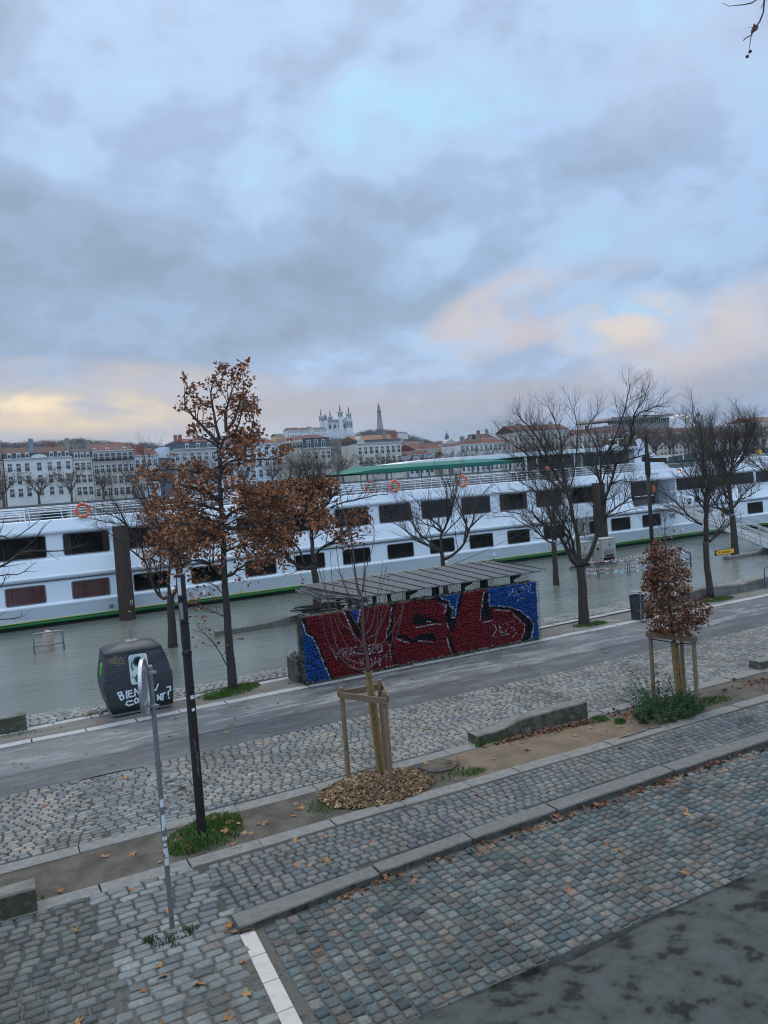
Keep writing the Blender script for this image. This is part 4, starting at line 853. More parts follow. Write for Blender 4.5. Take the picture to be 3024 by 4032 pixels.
grass('grass', 'scattered grass blades on the soil right of the chip mound', [(7.3, 12.25, .5, .25), (7.6, 12.1, .3, .15), (4.75, 12.4, .3, .3)], 650, .06, 5)
grass('grass', 'low grass under the right tripod and bench end', [(13.6, 12.4, .8, .4), (11.4, 12.9, .2, .2), (14.2, 12.3, .5, .25), (9.0, 13.18, .4, .05), (8.5, 13.15, .12, .06), (11.6, 12.5, .14, .1)], 1500, .09, 6)
grass('grass', 'weeds in the joints at the sign post foot', [(1.62, 9.78, .22, .16), (1.9, 9.9, .14, .1), (1.4, 9.95, .12, .1)], 300, .07, 7, 'weed')
grass('grass', 'sparse grass along the foot of the graffiti wall', [(7.6 + i * .5, 20.02, .3, .05) for i in range(16)] + [(.5, 20.75, .4, .2), (.1, 11.95, .25, .15)], 800, .06, 8)
def weed(name, label, c, n, h, rad, seed):
    rg = random.Random(seed); mb = MB(); root = thing(name, (c[0], c[1], 0), label, 'weed'); lf = MB()
    for _ in range(n):
        a = rg.uniform(0, 6.28); q = rg.random() ** .5; x, y = math.cos(a) * rad[0] * q, math.sin(a) * rad[1] * q
        p = V3((x, y, -.02)); d = V3((math.cos(a) * .6 * q + rg.gauss(0, .25), math.sin(a) * .6 * q + rg.gauss(0, .25), 1)).normalized(); l = h * rg.uniform(.4, 1.1) * (1.15 - .6 * q); pts = [p]
        for k in range(5):
            d = (d + V3((rg.gauss(0, .12), rg.gauss(0, .12), -.04))).normalized(); p = p + d * l / 5; pts.append(p)
        mb.tube(pts, [.005, .0045, .004, .0035, .003, .002], 3, cap=False)
        for k in range(1, 6):
            for _2 in range(11):
                e = V3((rg.gauss(0, 1), rg.gauss(0, 1), rg.gauss(.3, .5)))
                leaf(lf, pts[k] + V3((rg.gauss(0, .025), rg.gauss(0, .025), rg.gauss(0, .025))), e, rg.uniform(.025, .05), rg)
    mb.build('stems', 'weed', root); lf.build('leaves', 'weed', root)
    return root
weed('weed_bush', 'dark green feathery weed spreading over the edging below the brown-leaved sapling', (12.75, 12.2), 110, .52, (.85, .45), 3)
weed('weed_bush', 'taller thin weed leaning on the left stake of the brown-leaved sapling', (12.95, 12.85), 26, .95, (.38, .22), 4)
# wood chip mound
rg = random.Random(12); mb = MB(); nn = 28
for j in range(9):
    for i in range(nn):
        a = 6.2832 * i / nn; q = j / 8; mb.v.append((math.cos(a) * (1.0 + .07 * math.sin(a * 3)) * q, math.sin(a) * .70 * q * (1 + .08 * math.cos(a * 2)), .12 * (1 - q ** 1.7) - .01))
for j in range(8):
    for i in range(nn): mb.f.append((j * nn + i, j * nn + (i + 1) % nn, (j + 1) * nn + (i + 1) % nn, (j + 1) * nn + i)); mb.m.append(0)
hz = lambda x, y: .12 * max(0, 1 - (math.hypot(x / 1.0, y / .70)) ** 1.7)
o_ = len(mb.f)
for _ in range(4200):
    a = rg.uniform(0, 6.28); q = rg.random() ** .55 * 1.07; x, y = math.cos(a) * q, math.sin(a) * q * .70; s = rg.uniform(.02, .075); t = rg.uniform(.22, .5)
    m = Matrix.Rotation(rg.uniform(0, 6.28), 3, 'Z') @ Matrix.Rotation(rg.gauss(0, .5), 3, 'X') @ Matrix.Rotation(rg.gauss(0, .5), 3, 'Y')
    mb.box(x, y, hz(x, y) + rg.uniform(.0, .03), s * 1.6, s * t * 1.8, .006, 1, mtx=m)
tag(mb.build('wood_chips', ['bed_soil', 'chips'], loc=(5.86, 12.52, 0)), 'mound of pale wood chips round the wrapped sapling', 'wood chips', kind='stuff')
# leaf litter heaps
def litter(name, label, spots, n, seed):
    rg = random.Random(seed); mb = MB()
    for _ in range(n):
        cx, cy, rx, ry = rg.choice(spots); x, y = rg.gauss(cx, rx * .5), rg.gauss(cy, ry * .5)
        leaf(mb, V3((x, y, rg.uniform(.004, .03))), V3((rg.gauss(0, 1), rg.gauss(0, 1), rg.gauss(0, .22))), rg.uniform(.06, .13), rg)
    return tag(mb.build(name, 'leaf_litter'), label, 'leaf litter', kind='stuff')
litter('leaf_litter', 'drift of brown leaves along the foot of the wavy bench', [(9.1 + i * .3, 13.08 - .02 * i, .3, .12) for i in range(8)] + [(12.0, 12.85, .6, .25), (12.4, 12.4, .7, .3), (13.8, 12.7, .6, .3), (16.0, 12.6, .9, .35)], 420, 1)
litter('leaf_litter', 'leaf scraps caught along the granite kerb gutter', [(3.9 + i * .75, lerp(KF, 3.9 + i * .75) - .10, .35, .06) for i in range(13)], 330, 2)
def plane_leaf(seed):
    rg = random.Random(seed); tips = 5; pts = []
    for i in range(tips):
        a = R(-110 + 220 * i / (tips - 1)) + math.pi / 2; l = (1.0 if i == 2 else .85 if i in (1, 3) else .55) * rg.uniform(.85, 1.1)
        pts.append((math.cos(a - .16) * l * .72, math.sin(a - .16) * l * .72)); pts.append((math.cos(a) * l, math.sin(a) * l)); pts.append((math.cos(a + .16) * l * .72, math.sin(a + .16) * l * .72))
        if i < tips - 1: am = a + R(27.5); pts.append((math.cos(am) * .40, math.sin(am) * .40))
    c1, c2, ax = rg.uniform(.15, .5), rg.uniform(-.2, .4), rg.uniform(0, 3.14)
    Zf = lambda x, y: c1 * (x * math.cos(ax) + y * math.sin(ax)) ** 2 + c2 * abs(x) * .4 + rg.uniform(-.03, .03)
    mb = MB(); mb.add([(0, 0, .02)] + [(x, y, .02 + max(0, Zf(x, y))) for x, y in pts], [(0, i, i + 1) for i in range(1, len(pts))])
    mb.tube([(0, 0, .03), (0, -.35, .06), (.08, -.75, .03)], [.025, .02, .015], 4)
    return mb
LV = []
for s_ in range(7):
    o = plane_leaf(s_ + 1).build('fallen_leaf', 'leaf_fall'); LV.append(o.data); COL.objects.unlink(o); bpy.data.objects.remove(o)
rg = random.Random(77)
def drop(n, xr, yr, z, label, group, size=(.075, .125), test=None):
    k = 0
    while k < n:
        x, y = rg.uniform(*xr), rg.uniform(*yr)
        if test and not test(x, y): continue
        o = bpy.data.objects.new('fallen_leaf', rg.choice(LV)); COL.objects.link(o)
        s = rg.uniform(*size); o.scale = (s, s, s); o.location = (x, y, (z(x, y) if callable(z) else z) + .004); o.rotation_euler = (rg.gauss(0, .15), rg.gauss(0, .15), rg.uniform(0, 6.28))
        tag(o, label, 'leaf', group); k += 1
drop(17, (2.7, 13), (6.2, 9.4), .012, 'fallen plane leaf lying on the near cobbled road', 'fallen leaves on the near road', test=lambda x, y: y > 9.3 - (x - 2) * .35 or y > 8.4)
drop(20, (3, 13.5), (9.35, 9.68), .01, 'fallen plane leaf caught in the gutter against the granite kerb', 'fallen leaves in the kerb gutter', test=lambda x, y: y < lerp(KF, x) - .04)
drop(30, (2.6, 16), (10.2, 11.5), lambda x, y: strip_z(x, y) + .012, 'fallen plane leaf on the cobbled strip behind the granite kerb', 'fallen leaves on the cobbled strip')
drop(26, (-.6, 2.4), (7.2, 11.4), .012, 'fallen plane leaf on the light crossing setts and worn setts at lower left', 'fallen leaves on the crossing')
drop(6, (2.3, 2.7), (9.45, 9.9), .012, 'fallen leaf piled at the blunt end of the granite kerb', 'fallen leaves at the kerb end')
drop(48, (-.2, 13.5), (11.75, 13.1), -.004, 'fallen plane leaf on the soil of the planting strip', 'fallen leaves on the planting strip', test=lambda x, y: math.hypot((x - 5.86) / 1.0, (y - 12.52) / .7) > 1.0)
drop(14, (2.2, 3.4), (12.0, 13.0), .05, 'fallen leaf resting in the grass at the lamp post foot', 'fallen leaves in the lamp post grass')
drop(52, (-.4, 20), (13.45, 16.3), .014, 'fallen plane leaf on the pale cobbled path', 'fallen leaves on the cobbled path', size=(.07, .115))
drop(48, (-.4, 18), (16.6, 19.8), .014, 'small brown leaf lying on the asphalt path', 'fallen leaves on the asphalt', size=(.055, .10))
drop(18, (-.2, 7.3), (20.2, 21.0), .0, 'small brown leaf on the bank soil beyond the asphalt', 'fallen leaves on the bank', size=(.055, .095), test=lambda x, y: not (2.2 < x < 4.2 and y > 20.4))
# loose dead branch on the soil
mb = MB(); mb.tube(smooth_line([(6.75, 12.62, .14), (6.9, 12.48, .06), (7.15, 12.42, .03), (7.4, 12.45, .03), (7.62, 12.60, .03), (7.75, 12.85, .05)], rg, .01, 3), [.03 - .0013 * i for i in range(16)], 7)
mb.tube([(7.62, 12.60, .03), (7.5, 12.72, .06), (7.42, 12.9, .05)], [.012, .01, .006], 5); mb.tube([(6.86, 12.5, .07), (6.8, 12.44, .04), (6.82, 12.36, .03)], [.03, .028, .024], 6)
tag(mb.build('dead_branch', 'twig_sapling', smooth=True), 'crooked dead branch lying on the soil right of the chip mound', 'branch')
mb = MB(); mb.tube(smooth_line([(10.9, 11.75, .02), (11.3, 11.72, .03), (11.7, 11.78, .02), (12.0, 11.74, .02)], rg, .008, 3), .012, 5)
tag(mb.build('fallen_stick', 'twig_sapling'), 'thin fallen stick on the edging stones below the weed bush', 'stick')
# overhanging plane twig at the upper right, carried by a tree on the upper pavement
TW = [(7.1, 5.02, 9.88), (7.03, 5.05, 9.77), (7.01, 5.05, 9.66), (6.98, 5.07, 9.58), (6.94, 5.08, 9.53), (6.89, 5.1, 9.45), (6.88, 5.11, 9.39), (6.86, 5.11, 9.32)]
root = thing('plane_tree', (13.5, -1.5, 4.02), 'plane tree whose twig with two fruit balls hangs into the upper right corner', 'tree')
mb = MB(); oo = V3((13.5, -1.5, 4.02)); q = lambda pts: [tuple(V3(p) - oo) for p in pts]
mb.tube(smooth_line(q([(13.5, -1.5, 3.9), (13.45, -1.4, 7), (13.0, -1.0, 10), (11.5, .8, 12.0)]), rg, .03, 4), [.28 - .012 * i for i in range(13)], 12)
mb.tube(smooth_line(q([(11.5, .8, 12.0), (9.9, 2.6, 12.0), (8.4, 4.2, 11.2), (7.4, 4.9, 10.4), (7.1, 5.02, 9.88)]), rg, .02, 4), [.13 - .0074 * i for i in range(17)], 8)
mb.build('trunk', 'bark', root, smooth=True)
mb = MB(); mb.tube(q(TW), [.010, .009, .008, .008, .007, .005, .004, .003], 6)
mb.tube(q([(7.1, 5.02, 9.88), (6.99, 5.07, 9.80), (6.92, 5.1, 9.755), (6.85, 5.14, 9.745), (6.79, 5.17, 9.745), (6.73, 5.2, 9.74), (6.67, 5.23, 9.775)]), [.007, .006, .006, .005, .004, .003, .002], 5)
mb.tube(q([(6.94, 5.08, 9.53), (6.90, 5.10, 9.52), (6.87, 5.12, 9.525)]), [.003, .002, .0015], 4); mb.tube(q([(6.89, 5.1, 9.45), (6.84, 5.12, 9.425), (6.81, 5.13, 9.40)]), [.005, .005, .005], 5)
mb.tube(q([(7.05, 5.04, 9.8), (7.02, 5.06, 9.74), (7.0, 5.07, 9.70)]), [.004, .003, .003], 4)
mb.tube(q([(6.86, 5.11, 9.32), (6.855, 5.115, 9.28), (6.84, 5.12, 9.25)]), [.0025, .002, .002], 4)
mb.build('twigs', 'twig', root)
mb = MB(); lr = random.Random(5)
for p, d, s in (((6.885, 5.10, 9.455), (.25, -.05, .9), .11), ((6.885, 5.10, 9.455), (.8, -.3, .5), .10), ((6.88, 5.10, 9.46), (.45, -.2, .5), .07), ((7.07, 5.0, 9.68), (.1, 0, -1), .10), ((7.05, 5.02, 9.64), (.3, -.1, -.6), .08), ((7.08, 5.0, 9.85), (.3, -.2, -.5), .08)):
    leaf(mb, V3(p) - oo, V3(d), s, lr)
mb.build('leaves', 'leaf_sap', root)
for p in ((6.873, 5.11, 9.298), (6.84, 5.12, 9.25)):
    mb = MB(); mb.lathe([(.001, -.016), (.009, -.013), (.015, -.006), (.016, .002), (.012, .011), (.005, .016), (.001, .017)], 12, tuple(V3(p) - oo)); mb.build('fruit_ball', 'twig', root, smooth=True)
# ---------------------------------------------------------------- gabion shelter with the painted wall
GP=[('b',[(7.419,1.904),(7.511,1.89),(7.605,1.396),(7.795,1.239),(7.902,0.89),(8.037,0.535),(8.241,-0.016),(7.486,-0.055)]),('k',[(7.498,1.892),(7.617,1.875),(7.662,1.438),(7.856,1.331),(8.006,0.822),(8.3,0.025),(8.241,-0.016),(8.037,0.535),(7.902,0.89),(7.795,1.239),(7.605,1.396),(7.49,1.792)]),('k',[(8.815,1.868),(8.985,1.87),(9.271,1.869),(9.208,1.093),(9.129,1.001),(9.003,1.386)]),('b',[(8.973,1.898),(9.287,1.88),(9.238,1.638),(9.122,1.446)]),('k',[(10.316,1.882),(10.436,1.878),(10.311,1.455),(10.216,1.015),(10.215,0.827),(10.261,0.284),(10.362,0.038),(10.242,0.046),(10.173,0.674),(10.023,0.858),(10.093,1.167),(10.267,1.461)]),('k',[(10.95,1.456),(11.119,1.445),(12.038,1.077),(11.218,1.131),(10.94,1.146)]),('k',[(10.752,1.862),(10.762,1.982),(11.531,1.906),(11.813,1.868),(11.863,1.696),(11.68,1.79)]),('k',[(11.782,1.872),(12.655,1.867),(12.772,1.879),(12.465,1.139),(12.33,0.881),(12.167,0.683),(12.214,0.453),(12.363,0.08),(12.217,0.09),(12.102,0.471),(12.142,0.77),(12.217,0.898),(12.043,1.146),(12.138,1.52),(11.806,1.773)]),('b',[(11.957,1.862),(12.605,1.859),(12.535,1.604),(12.4,1.149),(12.315,1.106),(12.36,1.461),(12.22,1.536),(12.231,1.673),(11.953,1.816)]),('k',[(10.273,0.979),(10.614,0.899),(10.921,0.701),(11.072,0.854),(11.665,0.803),(11.678,0.567),(11.399,0.639),(11.059,0.693),(10.898,0.61),(10.636,0.787),(10.309,0.866)]),('b',[(13.593,1.871),(15.577,1.909),(15.567,-0.056),(15.147,-0.033),(15.283,0.52),(15.222,0.677),(14.818,1.028),(14.474,1.178),(13.959,1.294),(13.634,1.316)]),('k',[(13.489,1.842),(13.665,1.705),(13.634,1.31),(13.959,1.294),(14.474,1.173),(14.85,0.98),(15.22,0.648),(15.278,0.462),(15.15,-0.004),(14.758,0.059),(14.975,0.303),(14.994,0.535),(14.766,0.831),(14.431,1.083),(13.817,1.242),(13.714,1.242),(13.74,0.924),(13.299,0.955),(13.377,1.29)]),('k',[(13.501,1.996),(14.505,1.999),(14.498,1.913),(14.079,1.923),(13.591,1.843),(13.489,1.842)])]
GL=[(0.028,[(7.49,1.792),(7.605,1.396),(7.784,1.279),(7.918,0.913),(8.037,0.535),(8.241,-0.016)]),(0.028,[(8.758,1.863),(8.899,1.506),(8.964,1.262),(9.096,0.954)]),(0.028,[(10.276,1.754),(10.159,1.237),(10.057,1.093),(10.023,0.858)]),(0.028,[(11.026,1.065),(11.717,1.07),(11.92,1.012)]),(0.028,[(11.953,1.821),(12.231,1.673),(12.235,1.52),(12.347,1.491),(12.274,1.195),(12.349,1.115),(12.569,1.822)]),(0.028,[(11.862,1.682),(12.125,1.563),(12.009,1.317)]),(0.028,[(12.098,1.027),(12.131,0.828)]),(0.028,[(12.049,0.618),(12.156,0.142)]),(0.028,[(10.366,0.83),(10.777,0.643)]),(0.028,[(11.088,0.661),(11.549,0.546)]),(0.028,[(13.468,1.788),(13.282,0.963)]),(0.028,[(13.343,0.869),(13.735,0.867)]),(0.028,[(13.665,1.705),(13.652,1.322),(13.959,1.294),(14.474,1.178),(14.817,1.014),(15.186,0.682),(15.283,0.52),(15.176,0.095)]),(0.028,[(13.813,1.199),(14.395,1.074)]),(0.028,[(14.527,0.953),(14.958,0.54),(14.904,0.314),(14.784,0.157)]),(0.028,[(11.395,1.187),(11.55,1.164)]),(0.028,[(9.269,1.843),(9.152,1.468)]),(0.02,[(13.634,0.682),(13.708,0.743),(13.826,0.711),(13.849,0.564),(13.677,0.361),(13.883,0.343)]),(0.02,[(13.965,0.718),(14.006,0.367)]),(0.02,[(14.139,0.721),(13.985,0.543),(14.127,0.348)]),(0.02,[(14.191,0.713),(14.296,0.712),(14.314,0.579),(14.111,0.365),(14.296,0.365)]),(0.02,[(14.421,0.737),(14.562,0.73),(14.55,0.572),(14.423,0.534),(14.593,0.449),(14.564,0.308),(14.416,0.23)]),(0.02,[(14.658,0.279),(14.686,0.275)]),(0.02,[(14.392,1.465),(14.442,1.747),(14.508,1.594),(14.574,1.759),(14.606,1.494)]),(0.02,[(14.839,1.739),(14.712,1.712),(14.701,1.568),(14.823,1.537)]),(0.02,[(14.903,1.556),(14.949,1.769),(15.046,1.639),(15.14,1.817),(15.177,1.564)]),(0.02,[(15.257,1.788),(15.261,1.523),(15.4,1.534)]),(0.02,[(14.7,1.336),(14.812,1.408),(15.097,1.369)]),(0.02,[(8.353,0.841),(8.443,0.581),(8.561,0.833)]),(0.02,[(8.617,0.823),(8.631,0.588)]),(0.02,[(8.669,0.594),(8.667,0.815),(8.772,0.824),(8.764,0.721),(8.678,0.71),(8.794,0.573)]),(0.02,[(8.837,0.579),(8.913,0.814),(8.959,0.571)]),(0.02,[(8.859,0.666),(8.958,0.663)]),(0.02,[(9.112,0.794),(9.028,0.821),(8.989,0.697),(9.023,0.586),(9.111,0.611),(9.118,0.688)]),(0.02,[(9.284,0.792),(9.185,0.808),(9.167,0.588),(9.281,0.569)]),(0.02,[(9.176,0.705),(9.262,0.691)]),(0.02,[(9.53,0.778),(9.444,0.792),(9.436,0.688),(9.52,0.648),(9.497,0.546),(9.41,0.548)]),(0.02,[(9.59,0.795),(9.585,0.558),(9.672,0.543),(9.692,0.779)]),(0.02,[(9.765,0.78),(9.745,0.531),(9.866,0.564),(9.877,0.695),(9.765,0.78)]),(0.02,[(8.957,0.48),(8.957,0.193),(9.063,0.2)]),(0.02,[(9.143,0.474),(9.204,0.333),(9.272,0.466)]),(0.02,[(9.204,0.333),(9.177,0.18)]),(0.02,[(9.384,0.407),(9.365,0.186),(9.51,0.174),(9.528,0.396),(9.384,0.407)]),(0.02,[(9.596,0.146),(9.632,0.404),(9.759,0.157),(9.796,0.43)]),(0.02,[(9.988,0.424),(9.985,0.198)]),(0.02,[(9.979,0.132),(9.975,0.079)]),(0.02,[(10.103,0.739),(10.141,0.278)]),(0.02,[(10.1,0.151),(10.095,0.085)])]

GY = 20.06
root = thing('gabion_shelter', (7.5, GY, 0), 'stone-filled cage shelter with red graffiti letters under a long dark metal roof', 'bike shelter')
PCOL = {'b': (.010, .070, .27), 'k': (.007, .007, .009), 'r': (.175, .009, .013)}
def inpoly(x, y, P):
    c = False; j = len(P) - 1
    for i in range(len(P)):
        xi, yi = P[i]; xj, yj = P[j]
        if (yi > y) != (yj > y) and x < (xj - xi) * (y - yi) / (yj - yi) + xi: c = not c
        j = i
    return c
GPB = [(c, P, min(p[0] for p in P), max(p[0] for p in P), min(p[1] for p in P), max(p[1] for p in P)) for c, P in GP]
GSEG = []
for w, P in GL:
    for a, b in zip(P, P[1:]): GSEG.append((w, a, b, min(a[0], b[0]) - w, max(a[0], b[0]) + w, min(a[1], b[1]) - w, max(a[1], b[1]) + w))
GCELL = {}
for s_ in GSEG:
    for ix in range(int(s_[3] * 4), int(s_[4] * 4) + 1): GCELL.setdefault(ix, []).append(s_)
def paint(x, z, rg):
    c = 'r'
    for k, P, x0, x1, z0, z1 in GPB:
        if x0 <= x <= x1 and z0 <= z <= z1 and inpoly(x, z, P): c = k
    for w, a, b, x0, x1, z0, z1 in GCELL.get(int(x * 4), ()):
        if x0 <= x <= x1 and z0 <= z <= z1:
            dx_, dz_ = b[0] - a[0], b[1] - a[1]; l2 = dx_ * dx_ + dz_ * dz_ or 1e-9
            t = max(0, min(1, ((x - a[0]) * dx_ + (z - a[1]) * dz_) / l2))
            if math.hypot(x - a[0] - dx_ * t, z - a[1] - dz_ * t) < w * .52 and rg.random() < .85: return (.50, .52, .58)
    return PCOL[c]
rg = random.Random(3); mb = MB(); pc = []
GX0, GX1, GH = 7.50, 15.50, 1.86; z = .02
while z < GH - .03:
    hh = min(rg.uniform(.075, .10), GH - z); x = GX0 + .01 - rg.random() * .1
    while x < GX1 - .02:
        ww = rg.uniform(.07, .14); zj = rg.uniform(-.022, .022); hj = rg.uniform(1.05, 1.3); x1 = min(x + ww, GX1 - .01); x0 = max(x, GX0 + .01); bulge = rg.uniform(.02, .045); off_ = rg.uniform(-.02, .02); tone = rg.uniform(.75, 1.15); o = len(mb.v); n = 6; ph = rg.uniform(-.5, .5)
        nat = rg.random() < .3
        for j in range(n):
            for i in range(n):
                a, b = i / (n - 1) * 2 - 1, j / (n - 1) * 2 - 1; pa = a * (1 - .07 * b * b) * 1.03; pb = b * (1 - .09 * a * a) * 1.04 + .08 * ph * a
                X = (x0 + x1) / 2 + pa * (x1 - x0) / 2 * .98; Zz = max(.0, min(GH, z + zj + hh / 2 + pb * hh / 2 * hj))
                dep = (1 - a ** 4) * (1 - b ** 4); mb.v.append((X - 7.5, off_ + .05 - bulge * dep + (.035 if dep == 0 else 0) + rg.uniform(-.004, .004), Zz))
                c = paint(X, Zz, rg)
                if z < .06 and (nat or b < 0): c = (.17, .155, .135)
                sh = tone * rg.uniform(.88, 1.1)
                pc.append((c[0] * sh, c[1] * sh, c[2] * sh, 1))
        for j in range(n - 1):
            for i in range(n - 1): mb.f.append((o + j * n + i, o + j * n + i + 1, o + (j + 1) * n + i + 1, o + (j + 1) * n + i)); mb.m.append(0)
        x += ww
    z += hh
me_o = mb.build('stone_fill', 'ink', root, smooth=True); me_o.data.materials.clear()
ca = me_o.data.color_attributes.new('paint', 'FLOAT_COLOR', 'POINT'); ca.data.foreach_set('color', [c for p in pc for c in p])
MT['painted_stone'] = attr_mat('painted_stone', .85); me_o.data.materials.append(MT['painted_stone'])
me_o['label'] = 'stones painted with the letters VSL and small white writing'
mb = MB(); mb.bb(.02, 7.98, .075, .44, 0, 1.84); mb.build('stone_core', 'ink', root)
# stones seen on the top and the ends
rg = random.Random(4); mb = MB()
def stone(mb, c, r, rg):
    o = len(mb.v); u = []
    for k in range(4):
        th = math.pi * (k + .5) / 4
        for j in range(7):
            a = 6.2832 * j / 7; q = rg.uniform(.8, 1.15); mb.v.append((c[0] + r[0] * math.sin(th) * math.cos(a) * q, c[1] + r[1] * math.sin(th) * math.sin(a) * q, c[2] + r[2] * math.cos(th) * q))
    for k in range(3):
        for j in range(7): mb.f.append((o + k * 7 + j, o + (k + 1) * 7 + j, o + (k + 1) * 7 + (j + 1) % 7, o + k * 7 + (j + 1) % 7)); mb.m.append(0)
    mb.f.append(tuple(o + j for j in range(7))); mb.m.append(0)
for i in range(150): stone(mb, (rg.uniform(.05, 7.95), rg.uniform(.08, .4), 1.84), (rg.uniform(.05, .09), rg.uniform(.05, .08), .05), rg)
for s0 in (.02, 7.98):
    for i in range(60): stone(mb, (s0, rg.uniform(.08, .40), rg.uniform(.06, 1.8)), (.035, rg.uniform(.05, .08), rg.uniform(.05, .08)), rg)
mb.build('top_stones', 'concrete_moss', root, smooth=True)
mb = MB(); wr = .0035
for i in range(81): mb.tube([(i * .1, -.035, .01), (i * .1, -.035, 1.88)], wr, 4, cap=False)
for j in range(19): mb.tube([(0, -.038, .02 + j * .103), (8.0, -.038, .02 + j * .103)], wr, 4, cap=False)
for s0 in (-.022, 8.022):
    for j in range(19): mb.tube([(s0, -.038, .02 + j * .103), (s0, .45, .02 + j * .103)], wr, 4, cap=False)
    for i in range(6): mb.tube([(s0, -.035 + i * .097, .01), (s0, -.035 + i * .097, 1.88)], wr, 4, cap=False)
for i in range(81): mb.tube([(i * .1, -.035, 1.88), (i * .1, .45, 1.88)], wr, 4, cap=False)
mb.build('wire_cage', 'wire', root)
# posts, fine mesh, roof
for x in (9.05, 9.85, 10.95, 11.85, 12.9, 13.75, 14.75):
    mb = MB(); mb.bb(x - 7.5, x - 7.41, .30, .39, 1.80, 2.19); mb.bb(x - 7.52, x - 7.39, .20, .55, 2.12, 2.175)
    if x in (10.95, 12.9, 14.75): mb.add([(x - 7.41, .30, 2.14), (x - 7.16, .30, 2.14), (x - 7.12, .30, 2.06), (x - 7.41, .30, 1.98), (x - 7.41, .36, 2.14), (x - 7.16, .36, 2.14), (x - 7.12, .36, 2.06), (x - 7.41, .36, 1.98)], [(3, 2, 1, 0), (4, 5, 6, 7), (0, 1, 5, 4), (1, 2, 6, 5), (2, 3, 7, 6)])
    mb.build('roof_post', 'black_steel', root)
for x in (9.6, 11.4, 13.2, 15.0):
    mb = MB(); mb.bb(x - 7.5, x - 7.4, 2.40, 2.5, 0, 2.34); mb.build('roof_post', 'black_steel', root)
mb = MB()
for i in range(130):
    x = .3 + i * .06; mb.tube([(x, .47, 1.80), (x, .47, 2.15)], .0028, 3, cap=False)
for j in range(7): mb.tube([(.3, .47, 1.84 + j * .05), (8.05, .47, 1.84 + j * .05)], .0028, 3, cap=False)
for i in range(100):
    x = .3 + i * .078; mb.tube([(x, 2.45, .1), (x, 2.45, 2.25)], .0028, 3, cap=False)
for j in range(28): mb.tube([(.3, 2.45, .1 + j * .08), (8.05, 2.45, .1 + j * .08)], .0028, 3, cap=False)
mb.build('upper_mesh', 'wire', root)
def rz_(y): return 2.175 + (y - .08) * .066
mb = MB(); RX = lambda y: 1.95 - .80 * max(0, (y - .08) / 2.85)
mb.add([(1.98, .08, rz_(.08)), (8.25, .08, rz_(.08)), (8.12, 2.85, rz_(2.85)), (1.12, 2.9, rz_(2.9)), (1.98, .08, rz_(.08) - .035), (8.25, .08, rz_(.08) - .035), (8.12, 2.85, rz_(2.85) - .035), (1.12, 2.9, rz_(2.9) - .035)], [(0, 1, 2, 3), (7, 6, 5, 4), (0, 4, 5, 1), (1, 5, 6, 2), (2, 6, 7, 3), (3, 7, 4, 0)])
roof = mb.build('roof', 'roof_zinc', root)
mb = MB()
for i in range(13):
    x = 2.45 + i * .5; xb = x - .10 - .55 * max(0, 1 - i / 6)
    mb.add([(x - .012, .07, rz_(.08)), (x + .012, .07, rz_(.08)), (xb + .012, 2.86, rz_(2.86)), (xb - .012, 2.86, rz_(2.86)), (x - .010, .07, rz_(.08) + .02), (x + .010, .07, rz_(.08) + .02), (xb + .010, 2.86, rz_(2.86) + .02), (xb - .010, 2.86, rz_(2.86) + .02)], [(0, 4, 7, 3), (1, 2, 6, 5), (4, 5, 6, 7), (0, 1, 5, 4), (3, 7, 6, 2)])
mb.build('roof_seam', 'black_steel', roof)
# torn, crumpled left corner
mb = MB(); rg = random.Random(8)
nx, ny = 9, 5
P = [[(1.15 + .85 * (1 - i / (nx - 1)) - .22 * j / (ny - 1) + rg.uniform(-.03, .03), .10 + 2.8 * i / (nx - 1) + rg.uniform(-.03, .03), rz_(.1 + 2.8 * i / (nx - 1)) - .045 - .05 * j * rg.uniform(.3, 1.2)) for i in range(nx)] for j in range(ny)]
mb.v = [p for r_ in P for p in r_]; mb.f = [(j * nx + i, j * nx + i + 1, (j + 1) * nx + i + 1, (j + 1) * nx + i) for j in range(ny - 1) for i in range(nx - 1)]; mb.m = [0] * len(mb.f)
for k in range(7): mb.tube([(1.95 + rg.uniform(-.25, .1), .05 + rg.uniform(0, .5), rz_(.1) - .05 * k * .6), (1.2 + rg.uniform(-.2, .3), 1.3 + rg.uniform(-.5, 1), rz_(1) - .04 - .03 * k), (.9 + rg.uniform(-.2, .3), 2.6 + rg.uniform(-.6, .2), rz_(2.6) - .03 * k)], .018, 4)
for k in range(12): mb.box(1.9 + rg.uniform(-.25, .3), .15 + rg.uniform(-.1, .35), 2.12 + rg.uniform(-.1, .08), rg.uniform(.1, .3), rg.uniform(.05, .16), .02, mtx=Matrix.Rotation(rg.uniform(0, 3), 3, 'Z') @ Matrix.Rotation(rg.uniform(-.9, .9), 3, 'X'))
mb.build('torn_corner', 'roof_zinc', roof)
mb = MB(); rg = random.Random(6)
for k in range(60):
    a = rg.uniform(-.4, .4); x, y, z = rg.uniform(.35, 1.5), rg.uniform(.6, 1.3), rg.uniform(1.55, 2.02); l = rg.uniform(.3, .8)
    mb.tube([(x - l * .5 * math.cos(a), y - l * .3 * math.sin(a), z), (x + l * .5 * math.cos(a), y + l * .3 * math.sin(a), z - .1 * rg.random())], rg.uniform(.01, .028), 5)
mb.bb(.4, 1.5, .62, 1.28, .66, 1.6)
mb.build('brush_pile', 'black_steel', root)
mb = MB()
for i in range(13): x = .32 + i * .1; mb.tube([(x, .55, .6), (x, .55, 2.05)], .003, 3, cap=False); mb.tube([(x, 1.33, .6), (x, 1.33, 2.05)], .003, 3, cap=False)
